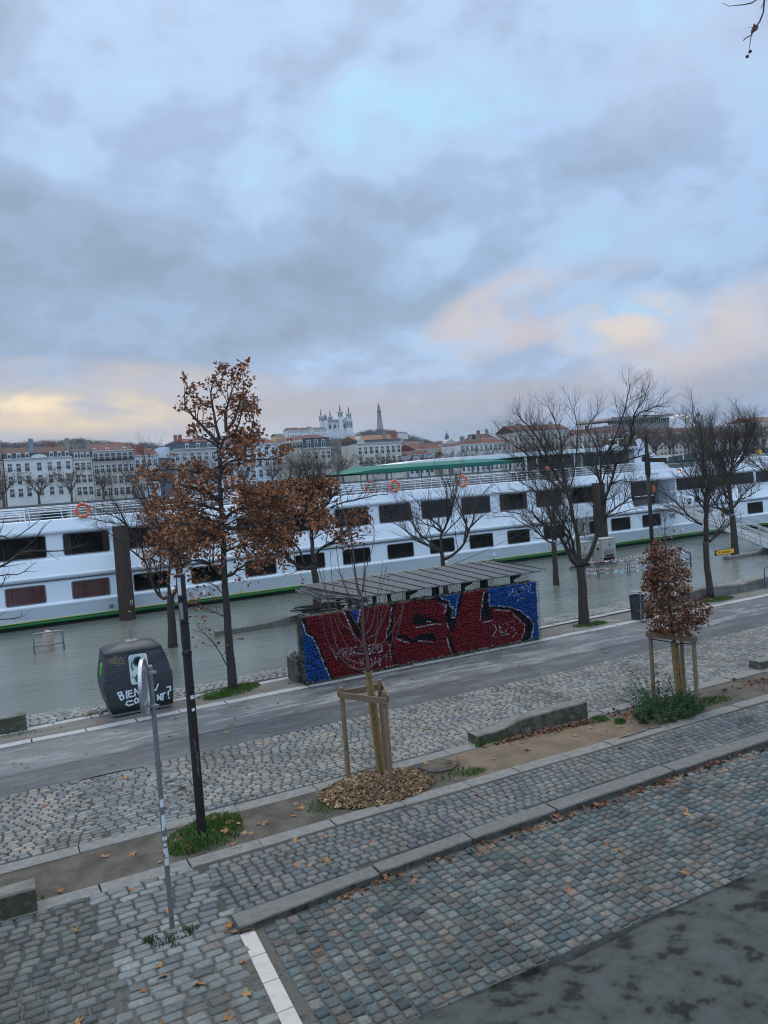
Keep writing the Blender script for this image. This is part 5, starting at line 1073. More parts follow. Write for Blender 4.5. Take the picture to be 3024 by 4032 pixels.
for j in range(15): z = .6 + j * .1; mb.tube([(.32, .55, z), (1.52, .55, z), (1.52, 1.33, z), (.32, 1.33, z), (.32, .55, z)], .003, 3, cap=False)
mb.build('brush_cage', 'wire', root)
mb = MB(); mb.bb(-.10, 1.1, .47, 1.22, -.05, .62); o = mb.build('planter', 'concrete_moss', root, bevel=.015); o['label'] = 'mossy concrete planter heaped with stones at the left end'
mb = MB(); rg = random.Random(14)
for i in range(120): stone(mb, (rg.uniform(-.04, 1.05), rg.uniform(.52, 1.18), rg.uniform(.62, .72)), (rg.uniform(.04, .08), rg.uniform(.04, .07), rg.uniform(.03, .05)), rg)
mb.build('planter_stones', 'concrete', o, smooth=True)

# ---------------------------------------------------------------- glass recycling bin
BINT=[[(2.65,0.629),(2.722,0.428)],[(2.649,0.621),(2.739,0.635),(2.756,0.57),(2.68,0.545),(2.789,0.524),(2.784,0.455),(2.722,0.428)],[(2.858,0.636),(2.865,0.447)],[(2.992,0.627),(2.902,0.62),(2.919,0.468),(3.017,0.473)],[(2.911,0.548),(2.994,0.556)],[(3.062,0.472),(3.069,0.651),(3.162,0.5),(3.175,0.655)],[(3.275,0.494),(3.32,0.668),(3.368,0.508)],[(3.296,0.561),(3.357,0.566)],[(3.495,0.659),(3.507,0.529),(3.584,0.523),(3.649,0.662)],[(2.985,0.361),(2.865,0.361),(2.83,0.297),(2.886,0.255),(3.007,0.27)],[(3.079,0.406),(3.037,0.351),(3.068,0.282),(3.13,0.301),(3.129,0.38),(3.079,0.406)],[(3.169,0.404),(3.19,0.289),(3.242,0.279),(3.268,0.401)],[(3.31,0.266),(3.306,0.409),(3.366,0.398),(3.362,0.343),(3.315,0.336),(3.378,0.261)],[(3.416,0.261),(3.466,0.394),(3.509,0.267)],[(3.436,0.321),(3.498,0.324)],[(3.616,0.254),(3.611,0.39),(3.692,0.247),(3.697,0.398)],[(3.712,0.387),(3.807,0.409)],[(3.76,0.402),(3.73,0.232)],[(3.865,0.542),(3.944,0.551),(3.952,0.461),(3.885,0.41),(3.886,0.33)],[(3.889,0.273),(3.892,0.248)]]
BINY=[[(2.68,1.526),(2.639,1.556)],[(2.756,1.544),(2.68,1.526),(2.648,1.485),(2.722,1.488)],[(2.617,1.474),(2.544,1.479),(2.526,1.428),(2.599,1.431),(2.661,1.467),(2.625,1.395),(2.684,1.385),(2.704,1.459),(2.758,1.388),(2.81,1.488),(2.843,1.436),(2.829,1.36)],[(2.509,1.408),(2.596,1.4),(2.562,1.344),(2.653,1.375),(2.68,1.339),(2.741,1.368),(2.797,1.327),(2.887,1.335),(2.854,1.301)],[(2.676,1.301),(2.794,1.296)],[(2.847,1.396),(2.876,1.391)]]

bx, by = 3.2, 21.15
root = thing('bottle_bank', (bx, by, 0), 'dark grey plastic glass recycling bank with white sprayed writing standing at the water edge', 'recycling bin')
SECT = [(.09, 2.49, 4.00, 20.57, 21.74, 0.033), (.30, 2.42, 4.02, 20.55, 21.78, 0.044), (.62, 2.355, 4.035, 20.53, 21.80, 0.055), (.80, 2.335, 4.045, 20.525, 21.81, 0.061), (.84, 2.345, 4.035, 20.535, 21.80, 0.061), (.87, 2.335, 4.04, 20.53, 21.805, 0.061), (.91, 2.345, 4.03, 20.54, 21.79, 0.061), (.94, 2.338, 4.03, 20.537, 21.79, 0.061), (.98, 2.35, 4.02, 20.55, 21.78, 0.066), (1.25, 2.385, 3.96, 20.585, 21.74, 0.072), (1.50, 2.425, 3.88, 20.63, 21.68, 0.077), (1.56, 2.44, 3.85, 20.65, 21.66, 0.083), (1.585, 2.425, 3.86, 20.635, 21.67, 0.083), (1.63, 2.45, 3.82, 20.67, 21.64, 0.088), (1.70, 2.62, 3.72, 20.80, 21.52, 0.094), (1.75, 2.80, 3.60, 20.95, 21.40, 0.088), (1.765, 2.95, 3.45, 21.08, 21.28, 0.050)]
def yfront(z): return lerp([(s[0], s[3]) for s in SECT], z)
mb = MB(); NS = 8
for z, x0, x1, y0, y1, r in SECT:
    for (cx, cy, a0) in ((x1 - r, y1 - r, 0), (x0 + r, y1 - r, 90), (x0 + r, y0 + r, 180), (x1 - r, y0 + r, 270)):
        for k in range(NS): a = R(a0 + 90 * k / (NS - 1)); mb.v.append((cx + r * math.cos(a) - bx, cy + r * math.sin(a) - by, z))
n = 4 * NS
for i in range(len(SECT) - 1):
    for j in range(n): mb.f.append((i * n + j, i * n + (j + 1) % n, (i + 1) * n + (j + 1) % n, (i + 1) * n + j)); mb.m.append(0)
mb.f.append(tuple((len(SECT) - 1) * n + j for j in range(n))); mb.m.append(0); mb.f.append(tuple(reversed(range(n)))); mb.m.append(0)
o = mb.build('bin_shell', 'bin_plastic', root, smooth=True)
mb = MB(); mb.bb(-.72, .74, -.555, -.50, .03, .10); mb.bb(-.72, .74, .50, .55, .03, .10); mb.bb(-.72, -.66, -.5, .5, .03, .10); mb.bb(.68, .74, -.5, .5, .03, .10)
mb.build('base_frame', 'galv', root)
mb = MB()
for px in (-.6, .6):
    for py in (-.4, .4): mb.bb(px - .06, px + .06, py - .05, py + .05, -.02, .06)
mb.build('foot', 'galv', root)
mb = MB(); mb.lathe([(.17, 0), (.17, .015), (.15, .03), (.03, .035)], 24, (-.02, .02, 1.757)); mb.tube([(-.02, .02, 1.78), (-.02, .02, 2.0), (-.02, .02, 2.03)], .016, 8)
mb.tube([(-.02 + .035 * math.sin(a), .02, 2.06 + .045 * -math.cos(a)) for a in [k / 12 * 6.2832 for k in range(13)]], .012, 6)
mb.build('lifting_hook', 'galv', root, smooth=False)
# white label with the two round openings
def plate(x0, x1, z0, z1, r, lift, name, matk, par, slope=.0):
    mb = MB(); pts = []
    for (cx, cz, a0) in ((x1 - r, z1 - r, 0), (x0 + r, z1 - r, 90), (x0 + r, z0 + r, 180), (x1 - r, z0 + r, 270)):
        for k in range(6): a = R(a0 + 18 * k); pts.append((cx + r * math.cos(a), cz + r * math.sin(a)))
    P0 = [(x - bx, yfront(z) - by - lift, z + slope * (x - x0)) for x, z in pts]; P1 = [(a, b + .03, c) for a, b, c in P0]; n = len(pts)
    mb.add(P0 + P1, [tuple(range(n))[::-1]] + [(i, (i + 1) % n, n + (i + 1) % n, n + i) for i in range(n)])
    return mb.build(name, matk, par)
plate(2.97, 3.47, .74, 1.52, .09, .006, 'label_rim', 'bin_dark', root)
pl = plate(2.99, 3.45, .76, 1.50, .075, .012, 'label_plate', 'bin_label', root)
for cx, cz in ((3.21, 1.32), (3.22, .90)):
    mb = MB(); N_ = 26; yy = yfront(cz) - by
    for r, dy in ((.125, -.016), (.125, -.030), (.085, -.030), (.085, .02)):
        for k in range(N_): a = 6.2832 * k / N_; mb.v.append((cx - bx + r * math.cos(a), yy + dy, cz + r * math.sin(a)))
    for i in range(3):
        for k in range(N_): mb.f.append((i * N_ + k, i * N_ + (k + 1) % N_, (i + 1) * N_ + (k + 1) % N_, (i + 1) * N_ + k)); mb.m.append(0)
    h = mb.build('bottle_hole', 'bin_green', root)
    mb = MB(); mb.v = [(cx - bx + .085 * math.cos(6.2832 * k / N_), yy - .018, cz + .085 * math.sin(6.2832 * k / N_)) for k in range(N_)]; mb.f = [tuple(reversed(range(N_)))]; mb.m = [0]; mb.build('hole_flap', 'bin_dark', h)
mb = MB(); stroke_mb(mb, [(3.06 - bx, 1.33), (3.04 - bx, 1.22), (3.07 - bx, 1.12)], .03, lambda x, z: yfront(z) - by - .015); mb.build('label_band', 'bin_green', root)
mb = MB(); N_ = 28
for r, d in ((1.0, 0), (1.0, .03), (.72, .03), (.72, 0)):
    for k in range(N_): a = 6.2832 * k / N_; zz = 1.17 + .16 * r * math.sin(a); mb.v.append((lerp([(s[0], s[1]) for s in SECT], zz) - bx - d + .004, .06 * r * math.cos(a) * 1.6 - .12, zz))
for i in range(3):
    for k in range(N_): mb.f.append((i * N_ + k, i * N_ + (k + 1) % N_, (i + 1) * N_ + (k + 1) % N_, (i + 1) * N_ + k)); mb.m.append(0)
mb.build('side_opening', 'bin_lime', root)
mb = MB()
for s_ in BINT: stroke_mb(mb, [(x - bx, z) for x, z in s_], .036, lambda x, z: yfront(z) - by - .006)
mb.build('sprayed_writing', 'spray_white', root)['label'] = 'white sprayed words BIEN AU COURANT ?'
mb = MB()
for s_ in BINY: stroke_mb(mb, [(x - bx, z) for x, z in s_], .011, lambda x, z: yfront(z) - by - .006)
mb.build('sprayed_tag', 'spray_gold', root)
mb = MB()
for k in range(3):
    for xa, xb, s0 in ((2.40, 2.93, .06), (3.50, 3.97, .10)):
        za = .93 + k * .07 + (.28 if xa > 3 else 0) - (.0); pts = [(xa + (xb - xa) * t - bx, yfront(za + s0 * t) - by - .001, za + s0 * t * 1.6) for t in (0, .25, .5, .75, 1)]
        mb.tube(pts, .012, 6)
mb.build('moulded_rib', 'bin_plastic', root, smooth=True)
# rag and blue scrap behind the bin
mb = MB(); rg = random.Random(2)
for k in range(14): mb.box(2.2 + rg.uniform(-.25, .12), 21.25 + rg.uniform(-.2, .25), .01 + rg.uniform(0, .05), rg.uniform(.05, .14), rg.uniform(.04, .1), .01, mtx=Matrix.Rotation(rg.uniform(0, 3), 3, 'Z') @ Matrix.Rotation(rg.uniform(-.7, .7), 3, 'X'))
tag(mb.build('torn_cardboard', 'wood'), 'scraps of torn cardboard on the ground against the recycling bank', 'litter')

# ---------------------------------------------------------------- lamp posts and the round sign
root = thing('lamp_post', (2.71, 12.53, 0), 'plain dark brown lamp column standing in the grass tuft', 'lamp post')
mb = MB(); mb.lathe([(.078, -.1), (.074, .0), (.072, 1.5), (.068, 2.98), (.068, 3.02)], 24); mb.build('pole', 'post_brown', root, smooth=True)
for z0, z1 in ((3.035, 3.44), (3.46, 3.82), (3.84, 4.22)):
    mb = MB(); mb.lathe([(.060, z0 - .02), (.060, z0), (.070, z0), (.070, z1 - .02), (.066, z1), (.05, z1 + .004), (.0, z1 + .006)] if z1 > 4 else [(.060, z0 - .02), (.060, z0), (.070, z0), (.070, z1), (.060, z1), (.060, z1 + .02)], 24, cap=False); s_ = mb.build('light_module', 'post_brown', root, smooth=False)
    if z1 > 3.5:
        mb = MB()
        for k in range(5):
            a0, a1 = R(205 + k * 10), R(205 + (k + 1) * 10); r = .0712
            mb.add([(r * math.cos(a0), r * math.sin(a0), z0 + .05), (r * math.cos(a1), r * math.sin(a1), z0 + .05), (r * math.cos(a1), r * math.sin(a1), z1 - .05), (r * math.cos(a0), r * math.sin(a0), z1 - .05)], [(0, 1, 2, 3)])
        mb.build('lens', 'board_back' if z1 < 4 else 'bin_label', s_)
mb = MB(); mb.lathe([(.073, 0), (.078, .005), (.078, .05), (.073, .055)], 24, (0, 0, 2.93)); mb.box(.04, -.075, 2.95, .03, .03, .10); mb.build('clamp', 'strap', root)
def curved_label(root, r, a, z, w, h, matk, name='sticker'):
    mb = MB(); n = 4
    for i in range(n):
        t0, t1 = a + (i / n - .5) * w / r, a + ((i + 1) / n - .5) * w / r
        mb.add([(r * math.cos(t0), r * math.sin(t0), z - h / 2), (r * math.cos(t1), r * math.sin(t1), z - h / 2), (r * math.cos(t1), r * math.sin(t1), z + h / 2), (r * math.cos(t0), r * math.sin(t0), z + h / 2)], [(0, 1, 2, 3)])
    return mb.build(name, matk, root)
curved_label(root, .0735, R(-75), 2.26, .07, .06, 'sticker'); curved_label(root, .0735, R(-80), 2.06, .05, .05, 'sticker')
mb = MB(); rg = random.Random(4)
P = [(-.03, 1.62), (-.01, 1.5), (.01, 1.58), (-.02, 1.42), (.02, 1.36), (-.01, 1.28), (.03, 1.3), (.0, 1.18), (.02, 1.08), (-.01, 1.12), (.02, .98)]
for a, b in zip(P, P[1:]): mb.add([(a[0] - .004, -.0735, a[1]), (a[0] + .004, -.0735, a[1]), (b[0] + .004, -.0735, b[1]), (b[0] - .004, -.0735, b[1])], [(0, 1, 2, 3)])
mb.build('scrawl', 'board_back', root)
root = thing('lamp_post', (22.9, 22.34, 0), 'tall brown lamp column standing in the water edge behind the leafy sapling', 'lamp post')
mb = MB(); mb.lathe([(.085, -.4), (.082, 0), (.075, 3), (.072, 4.9)], 20); mb.build('pole', 'post_brown', root, smooth=True)
mb = MB(); mb.lathe([(.10, 4.88), (.105, 4.9), (.105, 5.65), (.075, 5.7), (.07, 5.72), (.07, 6.42), (.06, 6.44), (0, 6.45)], 20, cap=False); mb.build('light_module', 'post_brown', root)
mb = MB(); m_ = Matrix.Rotation(math.atan2(RH.y, RH.x), 3, 'Z'); mb.box(RH.x * .38, RH.y * .38, 5.43, .62, .17, .16, mtx=m_ @ Matrix.Rotation(R(4), 3, 'Y')); mb.box(-RH.x * .12, -RH.y * .12, 5.5, .16, .12, .2, mtx=m_)
mb.build('floodlight_arm', 'post_brown', root, bevel=.015)
root = thing('round_road_sign', (1.70, 10.03, 0), 'round road sign seen from behind on a galvanised post with stickers', 'road sign')
mb = MB(); mb.lathe([(.032, -.1), (.032, 3.36), (.030, 3.39), (0, 3.395)], 18, cap=False); mb.build('post', 'galv', root, smooth=True)
mb = MB(); mb.lathe([(.09, -.03), (.085, .02), (.05, .035), (.03, .04)], 16); mb.build('footing', 'concrete', root)
BN = V3((.955, -.297, 0)).normalized(); BS = V3((BN.y, -BN.x, 0)); dc = V3((0, 0, 3.13)) - BN * .09
def disc(prof, matk, name, par, n=48):
    mb = MB(); o = 0
    for r, d in prof:
        for k in range(n): a = 6.2832 * k / n; p = dc + BN * d + (BS * math.cos(a) + V3((0, 0, 1)) * math.sin(a)) * r; mb.v.append(tuple(p))
    for i in range(len(prof) - 1):
        for k in range(n): mb.f.append((i * n + k, i * n + (k + 1) % n, (i + 1) * n + (k + 1) % n, (i + 1) * n + k)); mb.m.append(0)
    mb.f.append(tuple(range(n))); mb.m.append(0); mb.f.append(tuple((len(prof) - 1) * n + k for k in reversed(range(n)))); mb.m.append(0)
    return fixn(mb.build(name, matk, par))
disc([(.33, -.012), (.33, -.004), (.33, 0)], 'galv', 'sign_plate', root)
disc([(.318, -.006), (.335, -.022), (.349, -.020), (.352, .0), (.350, .022), (.34, .028), (.333, .022), (.331, .004)], 'alu', 'sign_rim', root)
disc([(.3175, -.024), (.3175, -.013)], 'sticker', 'sign_face', root)
for zz in (3.30, 2.88):
    mb = MB(); c = V3((0, 0, zz)); m_ = Matrix.Rotation(math.atan2(BS.y, BS.x), 3, 'Z')
    p = c - BN * .075; mb.box(p.x, p.y, p.z, .34, .02, .035, mtx=m_); mb.box(p.x, p.y, p.z + .05, .30, .02, .012, mtx=m_)
    mb.lathe([(.034, -.02), (.04, -.018), (.04, .018), (.034, .02)], 16, tuple(c)); mb.box(-BN.x * .06, -BN.y * .06, zz, .09, .018, .03, mtx=Matrix.Rotation(math.atan2(BN.y, BN.x), 3, 'Z')); mb.box(BN.x * .045, BN.y * .045 - .02, zz, .05, .02, .03)
    mb.build('clamp', 'alu', root)
for z, w, h, a in ((1.65, .05, .10, -90), (1.42, .06, .16, -80), (1.33, .03, .05, -110), (1.2, .07, .05, -85), (1.04, .07, .07, -95), (.98, .05, .05, -70), (.90, .06, .09, -88), (1.12, .04, .04, -100)): curved_label(root, .0328, R(a), z, w, h, 'sticker')

# ---------------------------------------------------------------- concrete blocks, benches, walls
def wavy(name, label, cat, x0, x1, yf, yb, prof, zb=-.15, matk='concrete_moss', step=.12, topmat='concrete'):
    n = int((x1 - x0) / step) + 1; mb = MB(); rg = random.Random(len(label)); cx = (x0 + x1) / 2
    F = (lambda x: yf) if not callable(yf) else yf; Bk = (lambda x: yb) if not callable(yb) else yb
    for i in range(n + 1):
        x = x0 + (x1 - x0) * i / n; h = lerp(prof, x) + rg.uniform(-.003, .003); f_, k_ = F(x), Bk(x)
        mb.v += [(x - cx, f_, zb), (x - cx, f_, h - .025), (x - cx, f_ + .02, h), (x - cx, k_ - .02, h), (x - cx, k_, h - .025), (x - cx, k_, zb)]
    for i in range(n):
        for j in range(5): mb.f.append((i * 6 + j, (i + 1) * 6 + j, (i + 1) * 6 + j + 1, i * 6 + j + 1)); mb.m.append(1 if j in (1, 2, 3) else 0)
    mb.f.append(tuple(range(6))); mb.m.append(0); mb.f.append(tuple(n * 6 + j for j in reversed(range(6)))); mb.m.append(0)
    o = fixn(mb.build(name, [matk, topmat], loc=(cx, 0, 0))); return tag(o, label, cat)
wavy('concrete_bench', 'wavy concrete bench with mossy front on the planting strip edge', 'bench', 8.45, 11.27, lambda x: 13.20 - .03 * (x - 8.5), lambda x: 13.52 - .03 * (x - 8.5), [(8.45, .2), (8.95, .205), (9.1, .225), (9.3, .27), (9.55, .315), (9.8, .335), (10.3, .345), (11.27, .37)])
wavy('concrete_bench', 'low end of a concrete bench at the right edge beyond the leaf litter', 'bench', 17.05, 19.4, 13.30, 13.6, [(17, .2), (17.6, .2), (18.2, .3), (19.4, .33)])
wavy('concrete_bench', 'dark mossy concrete bench end at the lower left edge on the soil', 'bench', -3.0, .23, 11.58, 11.90, [(-3, .33), (.23, .33)])
wavy('concrete_bench', 'stained concrete bench end at the left edge beside the water', 'bench', -2.6, .56, 21.05, 21.36, [(-3, .36), (-.8, .37), (.56, .405)])
wavy('concrete_wall', 'wavy concrete wall along the water right of the leafy sapling', 'wall', 21.4, 29.5, lambda x: 21.32 - .05 * (x - 22) * .5, lambda x: 21.62 - .05 * (x - 22) * .5, [(21.4, .2), (22.3, .22), (23.2, .33), (24, .37), (24.9, .395), (25.6, .34), (26.2, .29), (26.8, .31), (27.3, .37), (29.5, .4)], matk='concrete')
wavy('concrete_wall', 'low pale concrete wall awash in the flood left of the shelter', 'wall', 7.56, 15.5, 29.65, 29.95, [(7.56, .12), (9.4, .12), (9.9, .17), (10.4, .24), (11.0, .26), (12.5, .16), (15.5, .14)], matk='concrete', zb=-.4)
wavy('concrete_wall', 'low concrete wall awash in the flood under the dense round tree', 'wall', 34.4, 44, 28.36, 28.68, [(34.4, .10), (36.2, .09), (37.0, .14), (37.7, .26), (38.5, .36), (44, .38)], matk='concrete', zb=-.4)
mb = MB(); mb.tube([(0, 0, -.4), (0, 0, .60), (.03, 0, .64), (.96, 0, .64), (1.02, 0, .60), (1.04, 0, -.4)], .032, 10); mb.tube([(0, 0, .18), (1.04, 0, .18)], .026, 8)
tag(mb.build('steel_rail', 'galv', smooth=True, loc=(1.33, 32.0, 0)), 'grey tubular rail standing in the water at far left', 'rail')
mb = MB(); mb.lathe([(.20, -.4), (.19, .25), (.185, .48), (.15, .60), (.09, .66), (0, .68)], 16, cap=False)
tag(mb.build('stone_bollard', 'wall_rose', smooth=True, loc=(1.86, 32.35, 0)), 'pinkish round-topped bollard behind the grey tubular rail', 'bollard')
# litter bin
root = thing('litter_bin', (19.82, 20.18, 0), 'slim black litter bin with a flat raised lid at the asphalt edge', 'litter bin')
mb = MB(); mb.lathe([(.20, .03), (.215, .04), (.255, .80), (.265, .81), (.265, .835), (.245, .835), (.235, .80), (.19, .10), (0, .10)], 24, cap=False); mb.build('bucket', 'bin_plastic', root, smooth=False)
mb = MB(); mb.tube([(-.10, -.25, .0), (-.10, -.27, .97)], .022, 8); mb.lathe([(.2, 0), (.2, .03)], 20, (0, 0, 0)); mb.build('stand', 'galv', root)
mb = MB(); mb.lathe([(.02, .955), (.235, .965), (.24, .972), (.235, .98), (.0, .985)], 24, (0, -.02, 0), cap=False); mb.build('lid', 'galv', root)
# electrical cabinets in the flood
def cabinet(x, y, label):
    root = thing('power_cabinet', (x, y, WZ), label, 'electrical cabinet', 'electrical cabinets in the flood')
    mb = MB(); mb.bb(-.5, .5, 0, .62, .42, 1.42); mb.bb(-.53, .53, -.03, .65, 1.42, 1.46); mb.bb(-.5, -.40, .012, .62, .2, .42); mb.bb(.40, .5, .012, .62, .2, .42); mb.bb(-.4, .4, .5, .615, .2, .42); mb.build('housing', 'cab_grey', root, bevel=.008)
    mb = MB(); mb.bb(-.52, .52, -.02, .64, -.3, .13); mb.build('plinth', 'concrete', root)
    mb = MB(); mb.bb(-.4, .4, .30, .48, .14, .80); mb.bb(-.46, .46, .1, .55, .13, .21); mb.build('socket_panel', 'cab_dark', root)
    for s_ in (-1, 1):
        mb = MB(); mb.bb(s_ * .245 - .235, s_ * .245 + .235, -.015, .0, .86, 1.38); d = mb.build('door', 'cab_grey', root, bevel=.004)
        if s_ > 0: mb = MB(); mb.bb(.03, .06, -.04, -.017, 1.05, 1.17); mb.bb(.03, .12, -.045, -.03, 1.09, 1.11); mb.lathe([(.025, -.01), (.025, .01)], 10, (.14, -.022, 1.21)); mb.build('handle', 'ink', d)
    mb = MB(); mb.bb(-.36, .36, -.012, .004, .44, .82); p = mb.build('panel', 'board_back', root)
    mb = MB(); mb.bb(-.12, -.06, -.03, -.014, .72, .77); mb.bb(.02, .05, -.03, -.014, .74, .77); mb.build('switch', 'red_paint', p)
    mb = MB()
    for k in range(6): mb.bb(-.27 + k * .095, -.20 + k * .095, -.04, -.014, .48, .56)
    mb.lathe([(.04, -.01), (.04, .01)], 10, (-.26, -.02, .66)); mb.build('socket', 'ink', p)
    mb = MB(); mb.bb(-.512, -.501, .18, .32, 1.18, 1.32); mb.build('warning_label', 'sticker', root)
    mb = MB(); mb.bb(-.53, -.501, .22, .36, .86, .98); mb.build('side_socket', 'ink', root)
cabinet(29.97, 32.35, 'grey electrical cabinet in the water in front of the right mooring pile')
cabinet(28.02, 32.1, 'grey electrical cabinet in the water half hidden by the forked tree')
root = thing('notice_board', (28.9, 33.0, WZ), 'brown notice board on a post seen from behind above the left cabinet', 'notice board')
mb = MB(); mb.tube([(.04, 0, -.4), (.04, 0, 2.5)], .045, 8); mb.build('post', 'galv', root, smooth=True)
mb = MB(); mb.bb(-.43, .43, .05, .09, 1.66, 2.62); mb.build('panel', 'board_back', root)
for z in (1.82, 2.36): mb = MB(); mb.bb(-.38, .40, -.05, -.01, z, z + .05); mb.build('crossbar', 'galv', root)
# blue crowd barriers with tape
def barrier(a, b, h, label, panel=None, low=.18, par=None):
    a, b = V3((*a, 0)), V3((*b, 0)); l = (b - a).length; z0 = WZ if par is None else 0
    root = thing('crowd_barrier', (a.x, a.y, z0), label, 'barrier', 'blue crowd barriers', rz=math.atan2((b - a).y, (b - a).x))
    mb = MB(); r = .02; c = .12
    mb.tube([(0, 0, -.35), (0, 0, h - c), (c * .3, 0, h - c * .3), (c, 0, h), (l - c, 0, h), (l - c * .3, 0, h - c * .3), (l, 0, h - c), (l, 0, -.35)], r, 7)
    mb.tube([(0, 0, h * .52), (l, 0, h * .52)], r * .8, 6); mb.tube([(0, 0, low), (l, 0, low)], r * .8, 6); mb.build('frame', 'barrier_blue', root, smooth=True)
    mb = MB()
    for z in (h, h * .52, low):
        for t in (.22, .5, .75): mb.tube([(l * t, 0, z), (l * t + .16, 0, z)], r * 1.12, 7)
    mb.build('white_band', 'barrier_white', root)
    if panel:
        mb = MB(); x = l * .55; mb.bb(x, x + .33, -.03, -.022, low + .02, h * .5); p = mb.build('panel', panel, root)
        if panel == 'barrier_white': mb = MB(); mb.bb(x, x + .33, -.032, -.02, h * .5, h * .56); mb.lathe([(.035, -.001), (.035, .001)], 10, (x + .08, -.033, low + .13)); mb.bb(x + .14, x + .27, -.034, -.031, low + .10, low + .13); mb.bb(x + .14, x + .22, -.034, -.031, low + .14, low + .155); mb.build('panel_print', 'ink', p)
    return root
barrier((26.46, 29.33), (27.52, 28.5), .74, 'blue barrier in the flood carrying a small white panel', 'barrier_white')
barrier((27.60, 28.45), (29.5, 28.4), .74, 'blue barrier in the flood carrying a small blue panel', 'panel_blue')
barrier((29.6, 28.4), (31.55, 28.3), .74, 'blue barrier in the flood hidden behind the brown-leaved sapling')
barrier((31.6, 28.3), (31.35, 30.0), .74, 'blue barrier end standing crosswise right of the brown-leaved sapling')
barrier((26.15, 30.1), (26.42, 29.4), .74, 'short blue barrier turned end-on at the left of the taped row')
barrier((27.49, 21.0), (29.4, 20.9), .86, 'blue barrier on the bank cut off by the right edge', low=.22, par=1)
mb = MB(); rg = random.Random(3)
def tape(pts, h=.045):
    P = smooth_line(pts, rg, .004, 8)
    for i, (a, b) in enumerate(zip(P, P[1:])):
        n2 = 3
        for k in range(n2):
            p, q_ = a.lerp(b, k / n2), a.lerp(b, (k + 1) / n2)
            mb.add([(p.x, p.y, p.z - h / 2), (q_.x, q_.y, q_.z - h / 2), (q_.x, q_.y, q_.z + h / 2), (p.x, p.y, p.z + h / 2)], [(0, 1, 2, 3)], (i * n2 + k) % 2)
tape([(26.1, 30.1, .64), (26.46, 29.3, .68), (28.2, 28.3, .86), (30.2, 28.15, 1.02), (31.6, 28.2, .74)]); tape([(26.0, 30.2, .1), (26.46, 29.31, .34), (27.5, 28.46, .36), (29, 28.3, .62), (30.5, 28.2, .72)])
o = mb.build('barrier_tape', ['barrier_white', 'red_paint']); tag(o, 'red and white striped tape strung along the blue barriers', 'tape')
# detour sign
def text_mesh(name, s, size, matk, parent, loc, rot=(R(90), 0, 0), ext=.002, shear=0):
    cu = bpy.data.curves.new(name, 'FONT'); cu.body = s; cu.size = size; cu.extrude = ext; cu.shear = shear
    tmp = bpy.data.objects.new(name, cu); COL.objects.link(tmp); dg = bpy.context.evaluated_depsgraph_get()
    me = bpy.data.meshes.new_from_object(tmp.evaluated_get(dg)); bpy.data.objects.remove(tmp)
    me.materials.clear(); me.materials.append(MT[matk]); o = bpy.data.objects.new(name, me); COL.objects.link(o); o.parent = parent; o.location = loc; o.rotation_euler = rot; return o
root = thing('detour_sign', (33.01, 28.0, WZ), 'yellow arrow detour sign pointing left standing in the flood', 'road sign')
mb = MB(); mb.bb(0, 1.41, 0, .03, .40, .66); mb.build('backing', 'ink', root)
mb = MB(); mb.prism([(.05, .53), (.16, .64), (1.395, .64), (1.395, .42), (.16, .42)], -.008, 0.0, 'y'); mb.build('arrow_panel', 'sign_yellow', root)
text_mesh('lettering', 'Déviation', .17, 'ink', root, (.47, -.011, .475)); mb = MB(); mb.prism([(.24, .50), (.30, .56), (.40, .56), (.36, .52), (.40, .50)], -.012, -.008, 'y'); mb.build('symbol', 'ink', root)
mb = MB(); mb.tube([(.55, .05, .42), (.52, .05, -.4)], .02, 6); mb.tube([(.92, .05, .42), (1.0, .05, -.4)], .02, 6); mb.build('leg', 'galv', root)
# parapet in front of the viewer
mb = MB(); nx, ny = 60, 10; rg = random.Random(9)
for j in range(ny):
    for i in range(nx):
        t = j / (ny - 1); x = -6 + 12 * i / (nx - 1); y = .08 + .565 * t + (.008 * math.sin(x * 9) if j == ny - 1 else 0); mb.v.append((x, y, 5.0 - .012 * max(0, t - .9) / .1 + rg.uniform(-.003, .003)))
mb.f = [(j * nx + i, j * nx + i + 1, (j + 1) * nx + i + 1, (j + 1) * nx + i) for j in range(ny - 1) for i in range(nx - 1)]; mb.m = [0] * len(mb.f)
o = len(mb.v); mb.v += [(-6, .645, 4.75), (6, .645, 4.75), (-6, .08, 4.75), (6, .08, 4.75)]
mb.f += [((ny - 1) * nx + nx - 1, (ny - 1) * nx, o, o + 1), (0, nx - 1, o + 3, o + 2), (o, o + 2, o + 3, o + 1)]; mb.m += [0] * 3
coping = mb.build('coping', 'lichen_stone', None, smooth=True)
root = thing('parapet_wall', (0, .36, 0), 'blurred grey stone parapet with black lichen at the lower right corner', 'wall'); coping.parent = root; coping.location = (0, -.36, 0)
mb = MB(); mb.bb(-30, 30, -.18, .18, -.05, 4.745); mb.build('wall_face', 'quay_stone', root)
